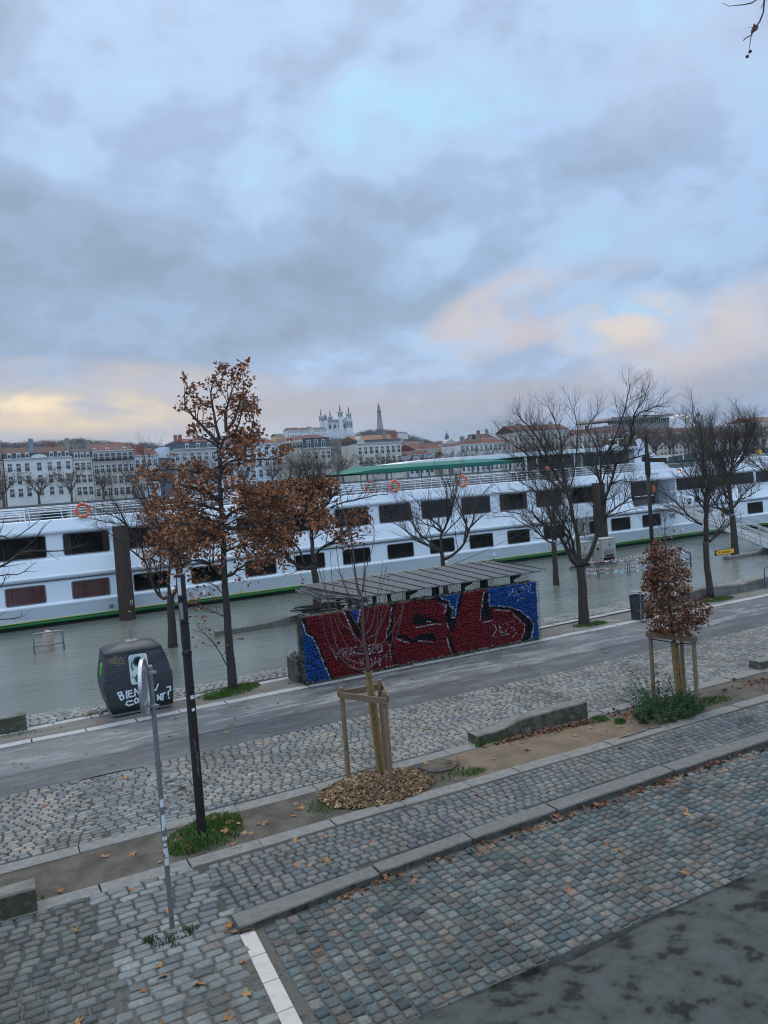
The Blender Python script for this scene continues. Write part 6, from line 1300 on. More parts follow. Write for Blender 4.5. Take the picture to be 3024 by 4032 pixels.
# ---------------------------------------------------------------- the river ship
YS = 38.3
ship = thing('river_ship', (20, YS, WZ), 'long white river cruise ship with two rows of dark windows and a green waterline band', 'ship')
OX, OZ = 20, WZ
def prof_x(name, prof, x0, x1, matk, parent, close=True, seg=None, smooth=False):
    """a section in (y, z) drawn along the hull between x0 and x1; y relative to the hull side"""
    xs = [x0, x1] if not seg else [x0 + (x1 - x0) * i / seg for i in range(seg + 1)]
    mb = MB(); n = len(prof)
    for x in xs: mb.v += [(x - OX, y, z - OZ) for y, z in prof]
    for i in range(len(xs) - 1):
        for j in range(n if close else n - 1): mb.f.append((i * n + j, (i + 1) * n + j, (i + 1) * n + (j + 1) % n, i * n + (j + 1) % n)); mb.m.append(0)
    if close: mb.f.append(tuple(range(n))); mb.m.append(0); mb.f.append(tuple((len(xs) - 1) * n + j for j in reversed(range(n)))); mb.m.append(0)
    return fixn(mb.build(name, matk, parent, smooth=smooth))
SX0, SX1 = -16, 84
prof_x('hull', [(.06, -1.2), (.03, .26), (-.18, .80), (-.215, .86), (-.22, .93), (-.16, .975), (-.11, 1.0), (-.09, 1.93), (-.075, 1.96), (-.10, 1.99), (-.08, 2.0), (10.4, 2.0), (10.4, -1.2)], SX0, SX1, 'ship_white', ship)
prof_x('boot_top', [(.05, -1.2), (.02, .02), (-.02, .05), (.3, .05), (.3, -1.2)], SX0, SX1, 'ship_black', ship)
prof_x('green_band', [(.05, .015)] + [(.01 - .085 * math.sin(math.pi * k / 8), .03 + .20 * k / 8) for k in range(9)] + [(.05, .235)], SX0, SX1, 'ship_green', ship, smooth=True)
prof_x('yellow_line', [(.06, .238), (-.008, .240), (-.016, .268), (.05, .27)], SX0, SX1, 'ship_yellow', ship)
prof_x('rub_rail', [(.0, 2.004), (-.12, 2.01), (-.19, 2.05), (-.235, 2.11), (-.25, 2.17), (-.235, 2.22), (-.19, 2.25), (.0, 2.25)], SX0, SX1, 'ship_white', ship, smooth=False)
prof_x('rail_shade', [(.0, 1.965), (-.112, 1.968), (-.145, 1.975), (-.145, 1.99), (-.112, 2.0), (0, 2.0)], SX0, SX1, 'ship_seal', ship)  # grey strip painted in for the shade under the rub rail
UP = [(-.19, 2.252), (-.02, 2.90), (.0, 2.94), (.03, 2.955), (.04, 2.99), (.055, 4.03), (5, 4.03), (5, 2.252)]
prof_x('upper_cabin', UP, SX0, 37.7, 'ship_white', ship)
prof_x('upper_cabin', UP, 41.75, SX1, 'ship_white', ship)
prof_x('upper_cabin', [(-.19, 2.252), (-.17, 2.40), (-.12, 2.42), (5, 2.42), (5, 2.252)], 37.7, 41.75, 'ship_white', ship)
prof_x('upper_cabin', [(1.6, 2.42), (1.6, 4.03), (5, 4.03), (5, 2.42)], 37.7, 41.75, 'ship_beige', ship)['label'] = 'grey beige recessed entrance wall'
prof_x('gunwale', [(.06, 4.03), (-.07, 4.08), (-.11, 4.13), (-.12, 4.20), (-.02, 4.66), (.0, 4.70), (.05, 4.72), (.09, 4.70), (.10, 4.4), (4.9, 4.4), (4.9, 4.03)], SX0, SX1, 'ship_white', ship)
prof_x('sun_deck', [(.10, 4.40), (.10, 4.43), (10.3, 4.43), (10.3, 4.40)], SX0, SX1, 'ship_deck', ship)
prof_x('upper_cabin', [(4.9, 4.40), (10.3, 4.40), (10.3, 2.0), (4.9, 2.0)], SX0, SX1, 'ship_white', ship)
def rrect(w, h, r, n=4):
    P = []
    for cx, cz, a0 in ((w / 2 - r, h / 2 - r, 0), (-w / 2 + r, h / 2 - r, 90), (-w / 2 + r, -h / 2 + r, 180), (w / 2 - r, -h / 2 + r, 270)):
        for k in range(n + 1): a = R(a0 + 90 * k / n); P.append((cx + r * math.cos(a), cz + r * math.sin(a)))
    return P
def win_meshes(w, h, r):
    n_ = len(rrect(w, h, r)); A, B_, C_ = rrect(w + .09, h + .09, r + .04), rrect(w + .03, h + .03, r + .01), rrect(w, h, r)
    fm = MB(); fm.add([(x, -.004, z) for x, z in A] + [(x, -.028, z) for x, z in B_] + [(x, -.010, z) for x, z in C_], [(k * n_ + i, k * n_ + (i + 1) % n_, (k + 1) * n_ + (i + 1) % n_, (k + 1) * n_ + i) for k in (0, 1) for i in range(n_)])
    pm = MB(); pm.add([(x, -.009, z) for x, z in C_], [tuple(reversed(range(n_)))]); return fm, pm
def gcurt(t, L, b):
    tc = _n(t, 'ShaderNodeTexCoord').outputs['Object']; nz = _noise(t, tc, .5, (1, 1, 1), 4)
    L.new(_mix(t, _mr(t, nz, .4, .65), (.005, .006, .007), (.016, .016, .015)), b.inputs['Base Color']); b.inputs['Roughness'].default_value = .05; b.inputs['Specular IOR Level'].default_value = .3
node_mat('ship_glass', gcurt)
def gcl(t, L, b):
    tr = _n(t, 'ShaderNodeBsdfTransparent'); gl = _n(t, 'ShaderNodeBsdfGlossy'); gl.inputs['Roughness'].default_value = .04; mx = _n(t, 'ShaderNodeMixShader'); mx.inputs[0].default_value = .05
    tr.inputs['Color'].default_value = (.8, .8, .8, 1)
    L.new(tr.outputs[0], mx.inputs[1]); L.new(gl.outputs[0], mx.inputs[2]); L.new(mx.outputs[0], t.nodes['Material Output'].inputs['Surface'])
node_mat('clear_glass', gcl)
def mesh_only(mb, name, matk):
    o = mb.build(name, matk); d = o.data; COL.objects.unlink(o); bpy.data.objects.remove(o); return d
WU = [mesh_only(m, k, q) for m, k, q in zip(win_meshes(1.93, .92, .07), ('window', 'pane'), ('ship_seal', 'ship_glass'))]
WL_ = [mesh_only(m, k, q) for m, k, q in zip(win_meshes(1.58, .74, .07), ('window', 'pane'), ('ship_seal', 'ship_glass'))]
CU = MB(); nn = 48
CU.add([(-.78 + 1.56 * i / nn, -.008 - .007 * math.sin(i * 1.25 + 1.5 * math.sin(i * .37)), z) for z in (-.365, .365) for i in range(nn + 1)], [(i, i + 1, nn + 1 + i + 1, nn + 1 + i) for i in range(nn)])
CUM = mesh_only(CU, 'curtain', 'curtain'); CLP = MB(); CLP.add([(x, -.016, z) for x, z in rrect(1.58, .74, .07)], [tuple(reversed(range(20)))]); CLM = mesh_only(CLP, 'pane', 'clear_glass')
def put(name, me, par, loc, rot=(0, 0, 0)):
    o = bpy.data.objects.new(name, me); COL.objects.link(o); o.parent = par; o.location = loc; o.rotation_euler = rot; return o
wx = [x for x in [-12.6, -9.9, -7.2, -4.55, -1.2, 1.47, 4.18, 6.92, 9.6, 12.28, 14.95, 17.62, 20.26, 22.92, 25.6, 28.28, 30.95, 33.63]]
CU2 = MB()
for a, b_ in ((-.94, -.66), (.70, .94)): CU2.add([(a + (b_ - a) * i / 8, -.011 - .003 * (i % 2), z) for z in (-.43, .43) for i in range(9)], [(i, i + 1, 10 + i, 9 + i) for i in range(8)])
mk('drape', [(.012, .009, .008), (.024, .016, .014)], scale=5, rough=.5)
CU2M = mesh_only(CU2, 'curtain', 'drape')
for k, x in enumerate(wx):
    w = put('window', WU[0], ship, (x - OX, .047, 3.53 - OZ), (R(-.8), 0, 0)); put('pane', WU[1], w, (0, 0, 0))
    if k % 3 == 0: put('curtain', CU2M, w, (0, 0, 0))
lx = [-13, -10.3, -7.6, -4.9, -2.1, 1.45, 4.19, 6.9, 9.6, 12.3, 14.99, 17.67, 20.35, 23.03, 25.71, 28.39, 31.08, 33.8, 36.53, 39.23, 49.4, 52.2, 55, 58, 61]
for x in lx + [43.9, 46.4]:
    cur = x in (1.45, 4.19); sm = x in (43.9, 46.4)
    w = put('window', WL_[0], ship, (x - OX, -.102, 1.44 - OZ), (R(-1.2), 0, 0))
    if sm: w.scale = (.72, 1, .72)
    if cur: w['label'] = 'window with drawn plum brown curtains'; put('curtain', CUM, w, (0, -.006, 0)); put('pane', CLM, w, (0, -.006, 0))
    else: put('pane', WL_[1], w, (0, 0, 0))
# saloon and entrance glazing at the bow end
mb = MB(); mb.bb(37.83 - OX, 39.6 - OX, -.02 + .06, .04 + .06, 2.85 - OZ, 4.0 - OZ); g_ = mb.build('entrance_window', 'ship_glass', ship)
for x0, x1 in ((41.85, 44.6), (44.75, 47.1), (47.2, 49.55), (49.85, 52.5), (52.8, 56), (56.3, 60), (60.3, 64)):
    mb = MB(); P = [(x0 + .05, 3.22), (x1 - .05, 3.22), (x1, 3.27), (x1, 3.98), (x1 - .05, 4.02), (x0 + .05, 4.02), (x0, 3.98), (x0, 3.27)]; mb.prism([(x - OX, z - OZ) for x, z in P], .03, .10, 'y'); mb.build('saloon_window', 'ship_glass', ship)
mb = MB(); mb.tube([(37.9 - OX, -.06, 3.08 - OZ), (39.6 - OX, -.06, 3.08 - OZ)], .025, 6)
for x in (40.75, 41.2, 41.7): mb.tube([(x - OX, -.05, 2.42 - OZ), (x - OX, -.05, 3.2 - OZ)], .022, 6)
mb.tube([(40.75 - OX, -.05, 3.2 - OZ), (41.7 - OX, -.05, 3.2 - OZ)], .022, 6); mb.tube([(40.75 - OX, -.05, 2.8 - OZ), (41.7 - OX, -.05, 2.8 - OZ)], .018, 6); mb.tube([(41.75 - OX, -.05, 3.16 - OZ), (52 - OX, -.05, 3.16 - OZ)], .025, 6)
mb.build('entrance_rail', 'steel_white', ship)
mb = MB()
for k in range(4): mb.bb(40.9 - OX, 41.4 - OX, -.13, -.10, 1.42 + k * .09 - OZ, 1.46 + k * .09 - OZ)
mb.build('vent_grille', 'ship_seal', ship)
for x, z in ((9.3, .52), (5.0, .50), (23.2, .48), (26.5, .55), (42.0, .52)):
    mb = MB(); mb.bb(x - .09 - OX, x + .09 - OX, -.16, .0, z - .08 - OZ, z + .08 - OZ); mb.build('hull_plate', 'ship_seal' if x < 9 else 'steel_white', ship, bevel=.01)
for x in (11.2, 24.0, 38.4): mb = MB(); mb.tube([(x - OX, -.09, .27 - OZ), (x - OX, -.10, .5 - OZ)], .03, 6); mb.tube([(x - .08 - OX, -.10, .42 - OZ), (x + .08 - OX, -.10, .42 - OZ)], .02, 6); mb.build('bollard', 'ship_yellow', ship)
for x in (42.7, 43.4): mb = MB(); mb.bb(x - .12 - OX, x + .12 - OX, -.28, -.05, 2.26 - OZ, 2.62 - OZ); mb.build('mooring_bitt', 'ship_black', ship)
# sun-deck railing
mb = MB()
for z in (4.82, 4.96, 5.10, 5.26): mb.tube([(SX0 - OX, .06, z - OZ), (40.5 - OX, .06, z - OZ)], .016 if z < 5.2 else .022, 5, cap=False)
x = -15.5
while x < 40.5: mb.tube([(x - OX, .05, 4.70 - OZ), (x - .07 - OX, .07, 5.26 - OZ)], .02, 5); mb.tube([(x + .10 - OX, .16, 4.44 - OZ), (x - .04 - OX, .07, 4.98 - OZ)], .014, 4); x += 1.34
mb.build('railing', 'steel_white', ship)
mb = MB()
for z in (4.82, 4.96, 5.10, 5.26): mb.tube([(SX0 - OX, 10.2, z - OZ), (44 - OX, 10.2, z - OZ)], .018, 4, cap=False)
x = -15.5
while x < 44: mb.tube([(x - OX, 10.2, 4.43 - OZ), (x - OX, 10.2, 5.26 - OZ)], .02, 4); x += 1.34
for z in (4.85, 5.0, 5.15): mb.tube([(44 - OX, .25, z - OZ), (60 - OX, .25, z - OZ)], .018, 4, cap=False)
for k in range(13): mb.tube([(44 + k * 1.3 - OX, .25, 4.7 - OZ), (44 + k * 1.3 - OX, .25, 5.15 - OZ)], .02, 4)
mb.build('railing', 'steel_white', ship)
# awning over the deck
mb = MB(); Y0, Y1 = 2.0, 8.5
mb.add([(18.3 - OX, Y0, 5.86 - OZ), (20.2 - OX, Y0, 6.02 - OZ), (20.6 - OX, (Y0 + Y1) / 2, 6.30 - OZ), (20.2 - OX, Y1, 6.02 - OZ), (18.3 - OX, Y1, 5.86 - OZ), (33 - OX, Y0, 6.04 - OZ), (33 - OX, (Y0 + Y1) / 2, 6.30 - OZ), (33 - OX, Y1, 6.04 - OZ), (20.2 - OX, Y0 - .02, 5.80 - OZ), (33 - OX, Y0 - .02, 5.84 - OZ), (18.3 - OX, (Y0 + Y1) / 2, 5.92 - OZ), (20.2 - OX, Y1, 5.8 - OZ), (33 - OX, Y1, 5.84 - OZ)],
       [(0, 1, 2, 10), (10, 2, 3, 4), (1, 5, 6, 2), (2, 6, 7, 3), (8, 9, 5, 1), (0, 8, 1), (3, 7, 12, 11), (4, 3, 11)])
mb.build('awning', 'awning_green', ship)
mb = MB()
for x in (20.1, 22.3, 24.6, 26.9, 29.2, 31.5):
    for y in (2.05, 8.4): mb = MB(); mb.tube([(x - OX, y, 4.43 - OZ), (x - OX, y, 5.9 - OZ)], .03, 6); mb.build('awning_post', 'galv', ship)
# wheelhouse
WY = .9
mb = MB(); mb.bb(34.4 - OX, 39.0 - OX, WY, 7, 4.43 - OZ, 6.18 - OZ); wh = mb.build('wheelhouse', 'ship_beige', ship)
mb = MB(); mb.prism([(29.8 - OX, 6.20 - OZ), (39.6 - OX, 6.20 - OZ), (39.8 - OX, 6.30 - OZ), (39.5 - OX, 6.41 - OZ), (29.8 - OX, 6.41 - OZ)], WY - .35, 7.4, 'y'); mb.build('roof', 'ship_white', wh)
for x0, x1 in ((34.6, 35.9), (36.0, 37.2), (37.3, 38.5)): mb = MB(); mb.bb(x0 - OX, x1 - OX, WY - .03, WY, 5.30 - OZ, 6.06 - OZ); mb.build('window', 'ship_tint', wh)
mb = MB(); mb.bb(36.05 - OX, 37.0 - OX, WY - .05, WY, 4.44 - OZ, 5.28 - OZ); mb.build('door', 'door_red', wh)
mb = MB(); mb.bb(29.95 - OX, 30.05 - OX, WY - .1, WY, 4.43 - OZ, 6.2 - OZ); mb.build('wind_screen', 'steel_white', wh)
for x in (30.9, 31.9, 32.9, 33.9): mb = MB(); mb.tube([(x - OX, WY, 4.43 - OZ), (x - OX, WY, 6.2 - OZ)], .045, 6); mb.build('roof_post', 'steel_white', wh)
mb = MB(); mb.bb(32.6 - OX, 34.4 - OX, WY + 3, WY + 5, 4.43 - OZ, 5.2 - OZ); mb.build('console', 'ship_beige', wh)
mb = MB(); mb.prism([(38.9 - OX, 4.43 - OZ), (42.2 - OX, 4.75 - OZ), (41.5 - OX, 5.25 - OZ), (40.3 - OX, 6.2 - OZ), (39.6 - OX, 6.85 - OZ), (39.3 - OX, 6.9 - OZ), (39.6 - OX, 6.3 - OZ), (39.0 - OX, 6.2 - OZ)], WY - .1, WY + .15, 'y'); mb.prism([(38.9 - OX, 4.43 - OZ), (42.2 - OX, 4.75 - OZ), (41.2 - OX, 5.2 - OZ), (39.0 - OX, 5.9 - OZ)], WY + .15, 6.5, 'y'); mb.build('fairing', 'ship_white', wh)
mb = MB(); mb.tube([(38.6 - OX, WY + 1, 6.4 - OZ), (38.6 - OX, WY + 1, 7.0 - OZ)], .05, 6); mb.tube([(37.8 - OX, WY + 1, 6.95 - OZ), (39.3 - OX, WY + 1, 7.02 - OZ)], .04, 6); mb.bb(37.2 - OX, 38.2 - OX, WY + .6, WY + .8, 6.42 - OZ, 6.62 - OZ); mb.tube([(35.2 - OX, WY + .5, 6.41 - OZ), (35.0 - OX, WY + .5, 6.8 - OZ)], .03, 5); mb.build('radar_mast', 'steel_white', wh)
mb = MB(); mb.bb(44.2 - OX, 84 - OX, .35, 9.5, 4.72 - OZ, 5.0 - OZ); mb.build('bow_roof', 'ship_white', ship, bevel=.03)
mb = MB(); mb.bb(42.9 - OX, 47.2 - OX, .5, 3, 5.04 - OZ, 5.28 - OZ); mb.build('skylight', 'ship_tint', ship)
mb = MB(); mb.lathe([(.0, -.03), (.07, -.03), (.08, .02), (.0, .06)], 10, (42.15 - OX, -.12, 4.50 - OZ), cap=False); mb.build('deck_lamp', 'lamp_glow', ship)
mb = MB(); mb.lathe([(.0, -.02), (.03, -.02), (.03, .03), (.0, .04)], 8, (26.4 - OX, .3, 5.2 - OZ), cap=False); mb.build('signal_light', 'green_lamp', ship)
mb = MB(); rg = random.Random(5)
for k in range(9): mb.bb(39.0 + k * .13 - OX, 39.0 + k * .13 + rg.uniform(.04, .09) - OX, -.062, -.058, 4.44 - OZ, 4.44 + rg.uniform(.06, .11) - OZ)
mb.build('ship_name', 'ship_seal', ship).rotation_euler = (0, 0, 0)
# benches and chests on the sun deck, lifebuoys on the rail
def bench(x, label):
    root = thing('deck_bench', (x, YS + .75, 4.43), label, 'bench', 'white slatted benches on the sun deck')
    mb = MB()
    for k in range(4): mb.bb(-.62, .62, .0 + k * .11, .07 + k * .11, .40, .43)
    mb.build('seat', 'steel_white', root); mb = MB()
    for k in range(4): mb.bb(-.62, .62, .42 + k * .03, .44 + k * .03, .50 + k * .10, .57 + k * .10)
    mb.build('backrest', 'steel_white', root); mb = MB()
    for s_ in (-.6, .6): mb.tube([(s_, .0, 0), (s_, .05, .4), (s_, .42, .42), (s_, .54, .9)], .022, 5); mb.tube([(s_, .42, .42), (s_, .48, 0)], .022, 5)
    mb.build('leg', 'steel_white', root); return root
for x, l in ((-.3, 'white slatted bench on the sun deck nearest the left edge'), (1.15, 'white slatted bench on the sun deck beside the dark deck chest'), (12.9, 'white slatted bench on the sun deck behind the rusty oak crown'), (18.2, 'white slatted bench on the sun deck near the left end of the green awning')): bench(x, l)
mb = MB(); mb.bb(-.55, .55, 0, .5, 0, .55); mb.bb(-.58, .58, -.03, .53, .55, .62); tag(mb.build('deck_chest', 'ship_tint', loc=(2.95, YS + .6, 4.43), bevel=.02), 'dark green covered chest on the sun deck left of the first lifebuoy', 'chest')
def buoy(x, z, label, y=YS - .06, s=1.0):
    root = thing('lifebuoy', (x, y, z), label, 'lifebuoy', 'orange lifebuoys on the ship rail'); mb = MB(); n1, n2 = 30, 10
    for i in range(n1):
        a = 6.2832 * i / n1
        for j in range(n2): b = 6.2832 * j / n2; r = .285 + .072 * math.cos(b); mb.v.append((r * math.cos(a), .055 * math.sin(b), r * math.sin(a)))
    for i in range(n1):
        for j in range(n2): mb.f.append((i * n2 + j, ((i + 1) % n1) * n2 + j, ((i + 1) % n1) * n2 + (j + 1) % n2, i * n2 + (j + 1) % n2)); mb.m.append(0)
    mb.build('ring', 'buoy_orange', root, smooth=True)
    for a in (60, 150, 240, 330):
        mb = MB(); c = R(a)
        for k in range(3):
            b0, b1 = c + (k - 1.5) * .09, c + (k - .5) * .09
            for j in range(n2):
                t0, t1 = 6.2832 * j / n2, 6.2832 * (j + 1) / n2; q_ = lambda b, t: ((.285 + .076 * math.cos(t)) * math.cos(b), .059 * math.sin(t), (.285 + .076 * math.cos(t)) * math.sin(b)); mb.add([q_(b0, t0), q_(b1, t0), q_(b1, t1), q_(b0, t1)], [(0, 1, 2, 3)])
        mb.build('band', 'reflective', root)
    mb = MB(); mb.tube([((.37 + .02 * math.sin(k * .785 * 2)) * math.cos(6.2832 * k / 32), -.05, (.37 + .02 * math.sin(k * .785 * 2)) * math.sin(6.2832 * k / 32)) for k in range(33)], .008, 4); mb.build('rope', 'steel_white', root)
    return root
buoy(4.12, 5.01, 'orange lifebuoy on the rail above the two curtained windows'); buoy(20.28, 5.01, 'orange lifebuoy on the rail under the left end of the green awning'); buoy(24.72, 4.99, 'orange lifebuoy on the rail under the middle of the green awning'); buoy(30.87, 5.1, 'orange lifebuoy on the rail behind the forked tree crown'); buoy(20.0, 5.05, 'orange lifebuoy on the far rail just behind another lifebuoy', YS + 2.4); buoy(11.55, 5.0, 'orange lifebuoy almost hidden behind the rusty oak crown', YS + .3)
# second boats moored outside
bo = thing('moored_boat', (45, 55, WZ), 'white canopy boat moored outside the cruise ship', 'boat')
def Yx(x): return x - 45
mb = MB()
xs = [28.2, 29.2, 31.5, 34.5, 38, 42, 46, 50]; zt = [6.46, 6.57, 6.66, 6.72, 6.75, 6.77, 6.78, 6.78]; zb_ = [6.30, 6.33, 6.37, 6.41, 6.46, 6.49, 6.5, 6.5]; n = len(xs)
for y in (-2.9, 2.9): mb.v += [(Yx(x), y, b - WZ) for x, b in zip(xs, zb_)] + [(Yx(x), y, a - WZ) for x, a in zip(xs, zt)]
mb.v += [(Yx(x), 0, a + .05 - WZ) for x, a in zip(xs, zt)]
for i in range(n - 1):
    mb.f += [(i, i + 1, n + i + 1, n + i), (2 * n + i, 2 * n + i + 1, 3 * n + i + 1, 3 * n + i), (n + i, n + i + 1, 4 * n + i + 1, 4 * n + i), (3 * n + i, 3 * n + i + 1, 4 * n + i + 1, 4 * n + i), ]; mb.m += [0] * 4
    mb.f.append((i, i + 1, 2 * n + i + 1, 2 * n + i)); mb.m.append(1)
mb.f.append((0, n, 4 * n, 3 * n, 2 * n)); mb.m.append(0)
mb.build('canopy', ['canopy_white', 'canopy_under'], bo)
mb = MB()
for x in range(30, 50, 3):
    for y in (-2.7, 2.7): mb = MB(); mb.tube([(Yx(x), y, 4.2), (Yx(x), y, 6.5)], .05, 5); mb.build('canopy_post', 'galv', bo)
mb = MB(); mb.prism([(Yx(26), 4.3), (Yx(27.5), -.6), (Yx(51), -.6), (Yx(52), 4.3)], -3, 3, 'y'); mb.build('hull', 'ship_white', bo)
bo = thing('moored_boat', (64, 55, WZ), 'dark teal glass-roofed boat moored outside the bow of the cruise ship', 'boat')
mb = MB(); mb.prism([(-9.5, 4.7), (-8.2, 5.55), (-5, 5.82), (20, 5.82), (20, 4.7)], -2.8, 2.8, 'y'); mb.build('glass_roof', 'teal_glass', bo)
mb = MB(); mb.prism([(-10.5, 4.69), (-9, -.6), (20, -.6), (20, 4.69)], -3, 3, 'y'); mb.build('hull', 'ship_white', bo)
mb = MB()
for x in range(-8, 20, 2): mb.bb(x - .04, x + .04, -2.86, -2.805, 4.7, 5.7)
mb.bb(-9, 20, -2.87, -2.81, 5.2, 5.27); mb.build('roof_frame', 'steel_white', bo)
mb = MB(); mb.lathe([(0, -.05), (.30, -.04), (.30, .04), (0, .05)], 20, cap=False); o = mb.build('yellow_disc', 'sign_yellow', bo); o.location = (4.3, -3.0, 5.5); o.rotation_euler = (R(90), 0, 0)
# mooring piles
def pile(x, y, r, h, label):
    root = thing('mooring_pile', (x, y, WZ), label, 'mooring pile', 'rusty steel mooring piles'); mb = MB(); mb.lathe([(r * 1.02, -1), (r, 0), (r * .97, h * .5), (r * .93, h - .02), (r * .9, h), (0, h)], 28, cap=False); mb.build('tube', 'rust_pile', root, smooth=False); return root
p_ = pile(5.52, 37.18, .36, 4.28, 'rusty brown steel mooring pile standing against the curtained windows')
mb = MB(); stroke_mb(mb, [(.13, .72), (.13, .90), (.18, .90)], .018, -.352); stroke_mb(mb, [(.13, .72), (.18, .72)], .018, -.352); stroke_mb(mb, [(.22, .90), (.22, .73)], .018, -.335); mb.box(.05, -.366, .42, .10, .006, .03); mb.build('paint_mark', 'sticker', p_)
p_ = pile(34.0, 37.3, .42, 4.32, 'rusty brown steel mooring pile behind the right electrical cabinet')
mb = MB(); mb.tube([(-.1, 0, 4.3), (-.1, 0, 4.5), (.1, 0, 4.5), (.1, 0, 4.3)], .02, 5); mb.build('lifting_eye', 'wire', p_)
mb = MB(); mb.tube([(0, 0, 0), (3, 1.6, .25), (8, 4.4, .8), (14.5, 8.0, 1.75)], .012, 4); tag(mb.build('mooring_rope', 'wire', loc=(17.8, 29.4, 1.4)), 'thin dark mooring line running from behind the shelter roof to the ship hull', 'rope')
# gangway
ga, gb = V3((40.7, 37.75, 2.28)), V3((36.5, 24.9, -.25)); gd = (gb - ga); gl = gd.length; gx = V3((gd.x, gd.y, 0)).normalized(); gn = V3((-gx.y, gx.x, 0))
root = thing('gangway', tuple(ga), 'sloping aluminium gangway with handrails leading from the ship down to the bank', 'gangway')
mb = MB(); W2 = .52
for s_ in (-1, 1):
    for z, r in ((0, .055), (.26, .04)): mb.tube([gn * W2 * s_ + V3((0, 0, z)), gd + gn * W2 * s_ + V3((0, 0, z))], r, 6)
    for k in range(28): t = k / 27; mb.tube([gd * t + gn * W2 * s_, gd * t + gn * W2 * s_ + V3((0, 0, .26))], .018, 4)
mb.build('side_beam', 'alu', root)
mb = MB()
for k in range(46): t = (k + .5) / 46; c = gd * t; mb.box(c.x, c.y, c.z + .05, gl / 46 * .8, W2 * 2, .02, mtx=Matrix.Rotation(math.atan2(gx.y, gx.x), 3, 'Z') @ Matrix.Rotation(-math.atan2(gd.z, math.hypot(gd.x, gd.y)), 3, 'Y'))
mb.build('walkway', 'alu', root)
mb = MB()
for s_ in (-1, 1):
    for z in (.95, .6): mb.tube([gn * W2 * s_ + V3((0, 0, z)), gd + gn * W2 * s_ + V3((0, 0, z))], .026, 6)
mb.build('handrail', 'alu', root)
for k in range(9):
    for s_ in (-1, 1): t = (k + .15) / 8.4; mb = MB(); c = gd * t + gn * W2 * s_; mb.tube([c + V3((0, 0, .0)), c + V3((0, 0, .95))], .032, 6); mb.build('rail_post', 'alu', root)
mb = MB(); mb.bb(-1.3, .35, -.45, .5, -.12, -.03); mb.build('landing_plate', 'ship_white', root)
# crew member on the ship
def skin(name, V, E, rad, matk, parent, root_i=0, sub=2):
    me = bpy.data.meshes.new(name); me.from_pydata(V, E, []); me.update(); o = bpy.data.objects.new(name, me); COL.objects.link(o); me.materials.append(MT[matk]); o.parent = parent
    m = o.modifiers.new('skin', 'SKIN'); m.use_smooth_shade = True
    for i, r in enumerate(rad): me.skin_vertices[0].data[i].radius = r if isinstance(r, tuple) else (r, r)
    me.skin_vertices[0].data[root_i].use_root = True
    s_ = o.modifiers.new('sub', 'SUBSURF'); s_.levels = sub; s_.render_levels = sub; return o
root = thing('person', (39.92, YS + .30, 2.42), 'person in an orange jacket and dark trousers with their back turned at the ship entrance', 'person', rz=R(12))
k_ = .84
def sc_(L_): return [tuple(a * k_ for a in p) for p in L_]
V = sc_([(0, 0, .95), (0, .0, 1.15), (0, -.01, 1.38), (0, .01, 1.50), (0, .03, 1.60), (0, .03, 1.72), (.20, -.01, 1.40), (.27, .02, 1.14), (.20, .17, .98), (.17, .25, .97), (-.20, -.01, 1.40), (-.28, .0, 1.12), (-.24, .10, .90), (-.22, .15, .83), (.10, 0, .90), (.12, .02, .50), (.12, -.02, .09), (.13, .12, .04), (-.10, 0, .90), (-.13, .03, .50), (-.15, -.02, .09), (-.16, .12, .04)])
E_ = [(0, 1), (1, 2), (2, 3), (3, 4), (4, 5), (2, 6), (6, 7), (7, 8), (8, 9), (2, 10), (10, 11), (11, 12), (12, 13), (0, 14), (14, 15), (15, 16), (16, 17), (0, 18), (18, 19), (19, 20), (20, 21)]
rd = [(.15, .11), (.14, .10), (.16, .11), .055, .085, .075, .06, .05, .04, .035, .06, .05, .04, .035, .09, .07, .05, .045, .09, .07, .05, .045]
skin('body', V, E_, [tuple(x * k_ for x in r) if isinstance(r, tuple) else r * k_ for r in rd], 'skin', root)
Vj = sc_([(0, 0, .92), (0, 0, 1.15), (0, -.01, 1.39), (0, .01, 1.47), (.21, -.01, 1.40), (.28, .02, 1.14), (.21, .16, .99), (-.21, -.01, 1.40), (-.29, .0, 1.12), (-.25, .09, .92)])
skin('jacket', Vj, [(0, 1), (1, 2), (2, 3), (2, 4), (4, 5), (5, 6), (2, 7), (7, 8), (8, 9)], [tuple(x * k_ for x in r) for r in ((.20, .15), (.19, .14), (.20, .145), (.09, .08), (.085, .085), (.075, .075), (.055, .055), (.085, .085), (.075, .075), (.055, .055))], 'jacket_orange', root)
Vt = sc_([(0, 0, .97), (.10, 0, .88), (.12, .02, .50), (.12, -.02, .07), (-.10, 0, .88), (-.13, .03, .50), (-.15, -.02, .07)])
skin('trousers', Vt, [(0, 1), (1, 2), (2, 3), (0, 4), (4, 5), (5, 6)], [tuple(x * k_ for x in r) for r in ((.18, .13), (.12, .12), (.092, .092), (.08, .08), (.12, .12), (.092, .092), (.08, .08))], 'trousers', root)
mb = MB(); mb.lathe([(.0, 1.80 * k_), (.05, 1.79 * k_), (.085, 1.74 * k_), (.09, 1.68 * k_), (.085, 1.62 * k_), (.06, 1.60 * k_)], 14, (0, .015 * k_, 0), cap=False); mb.build('hair', 'hair', root, smooth=True)
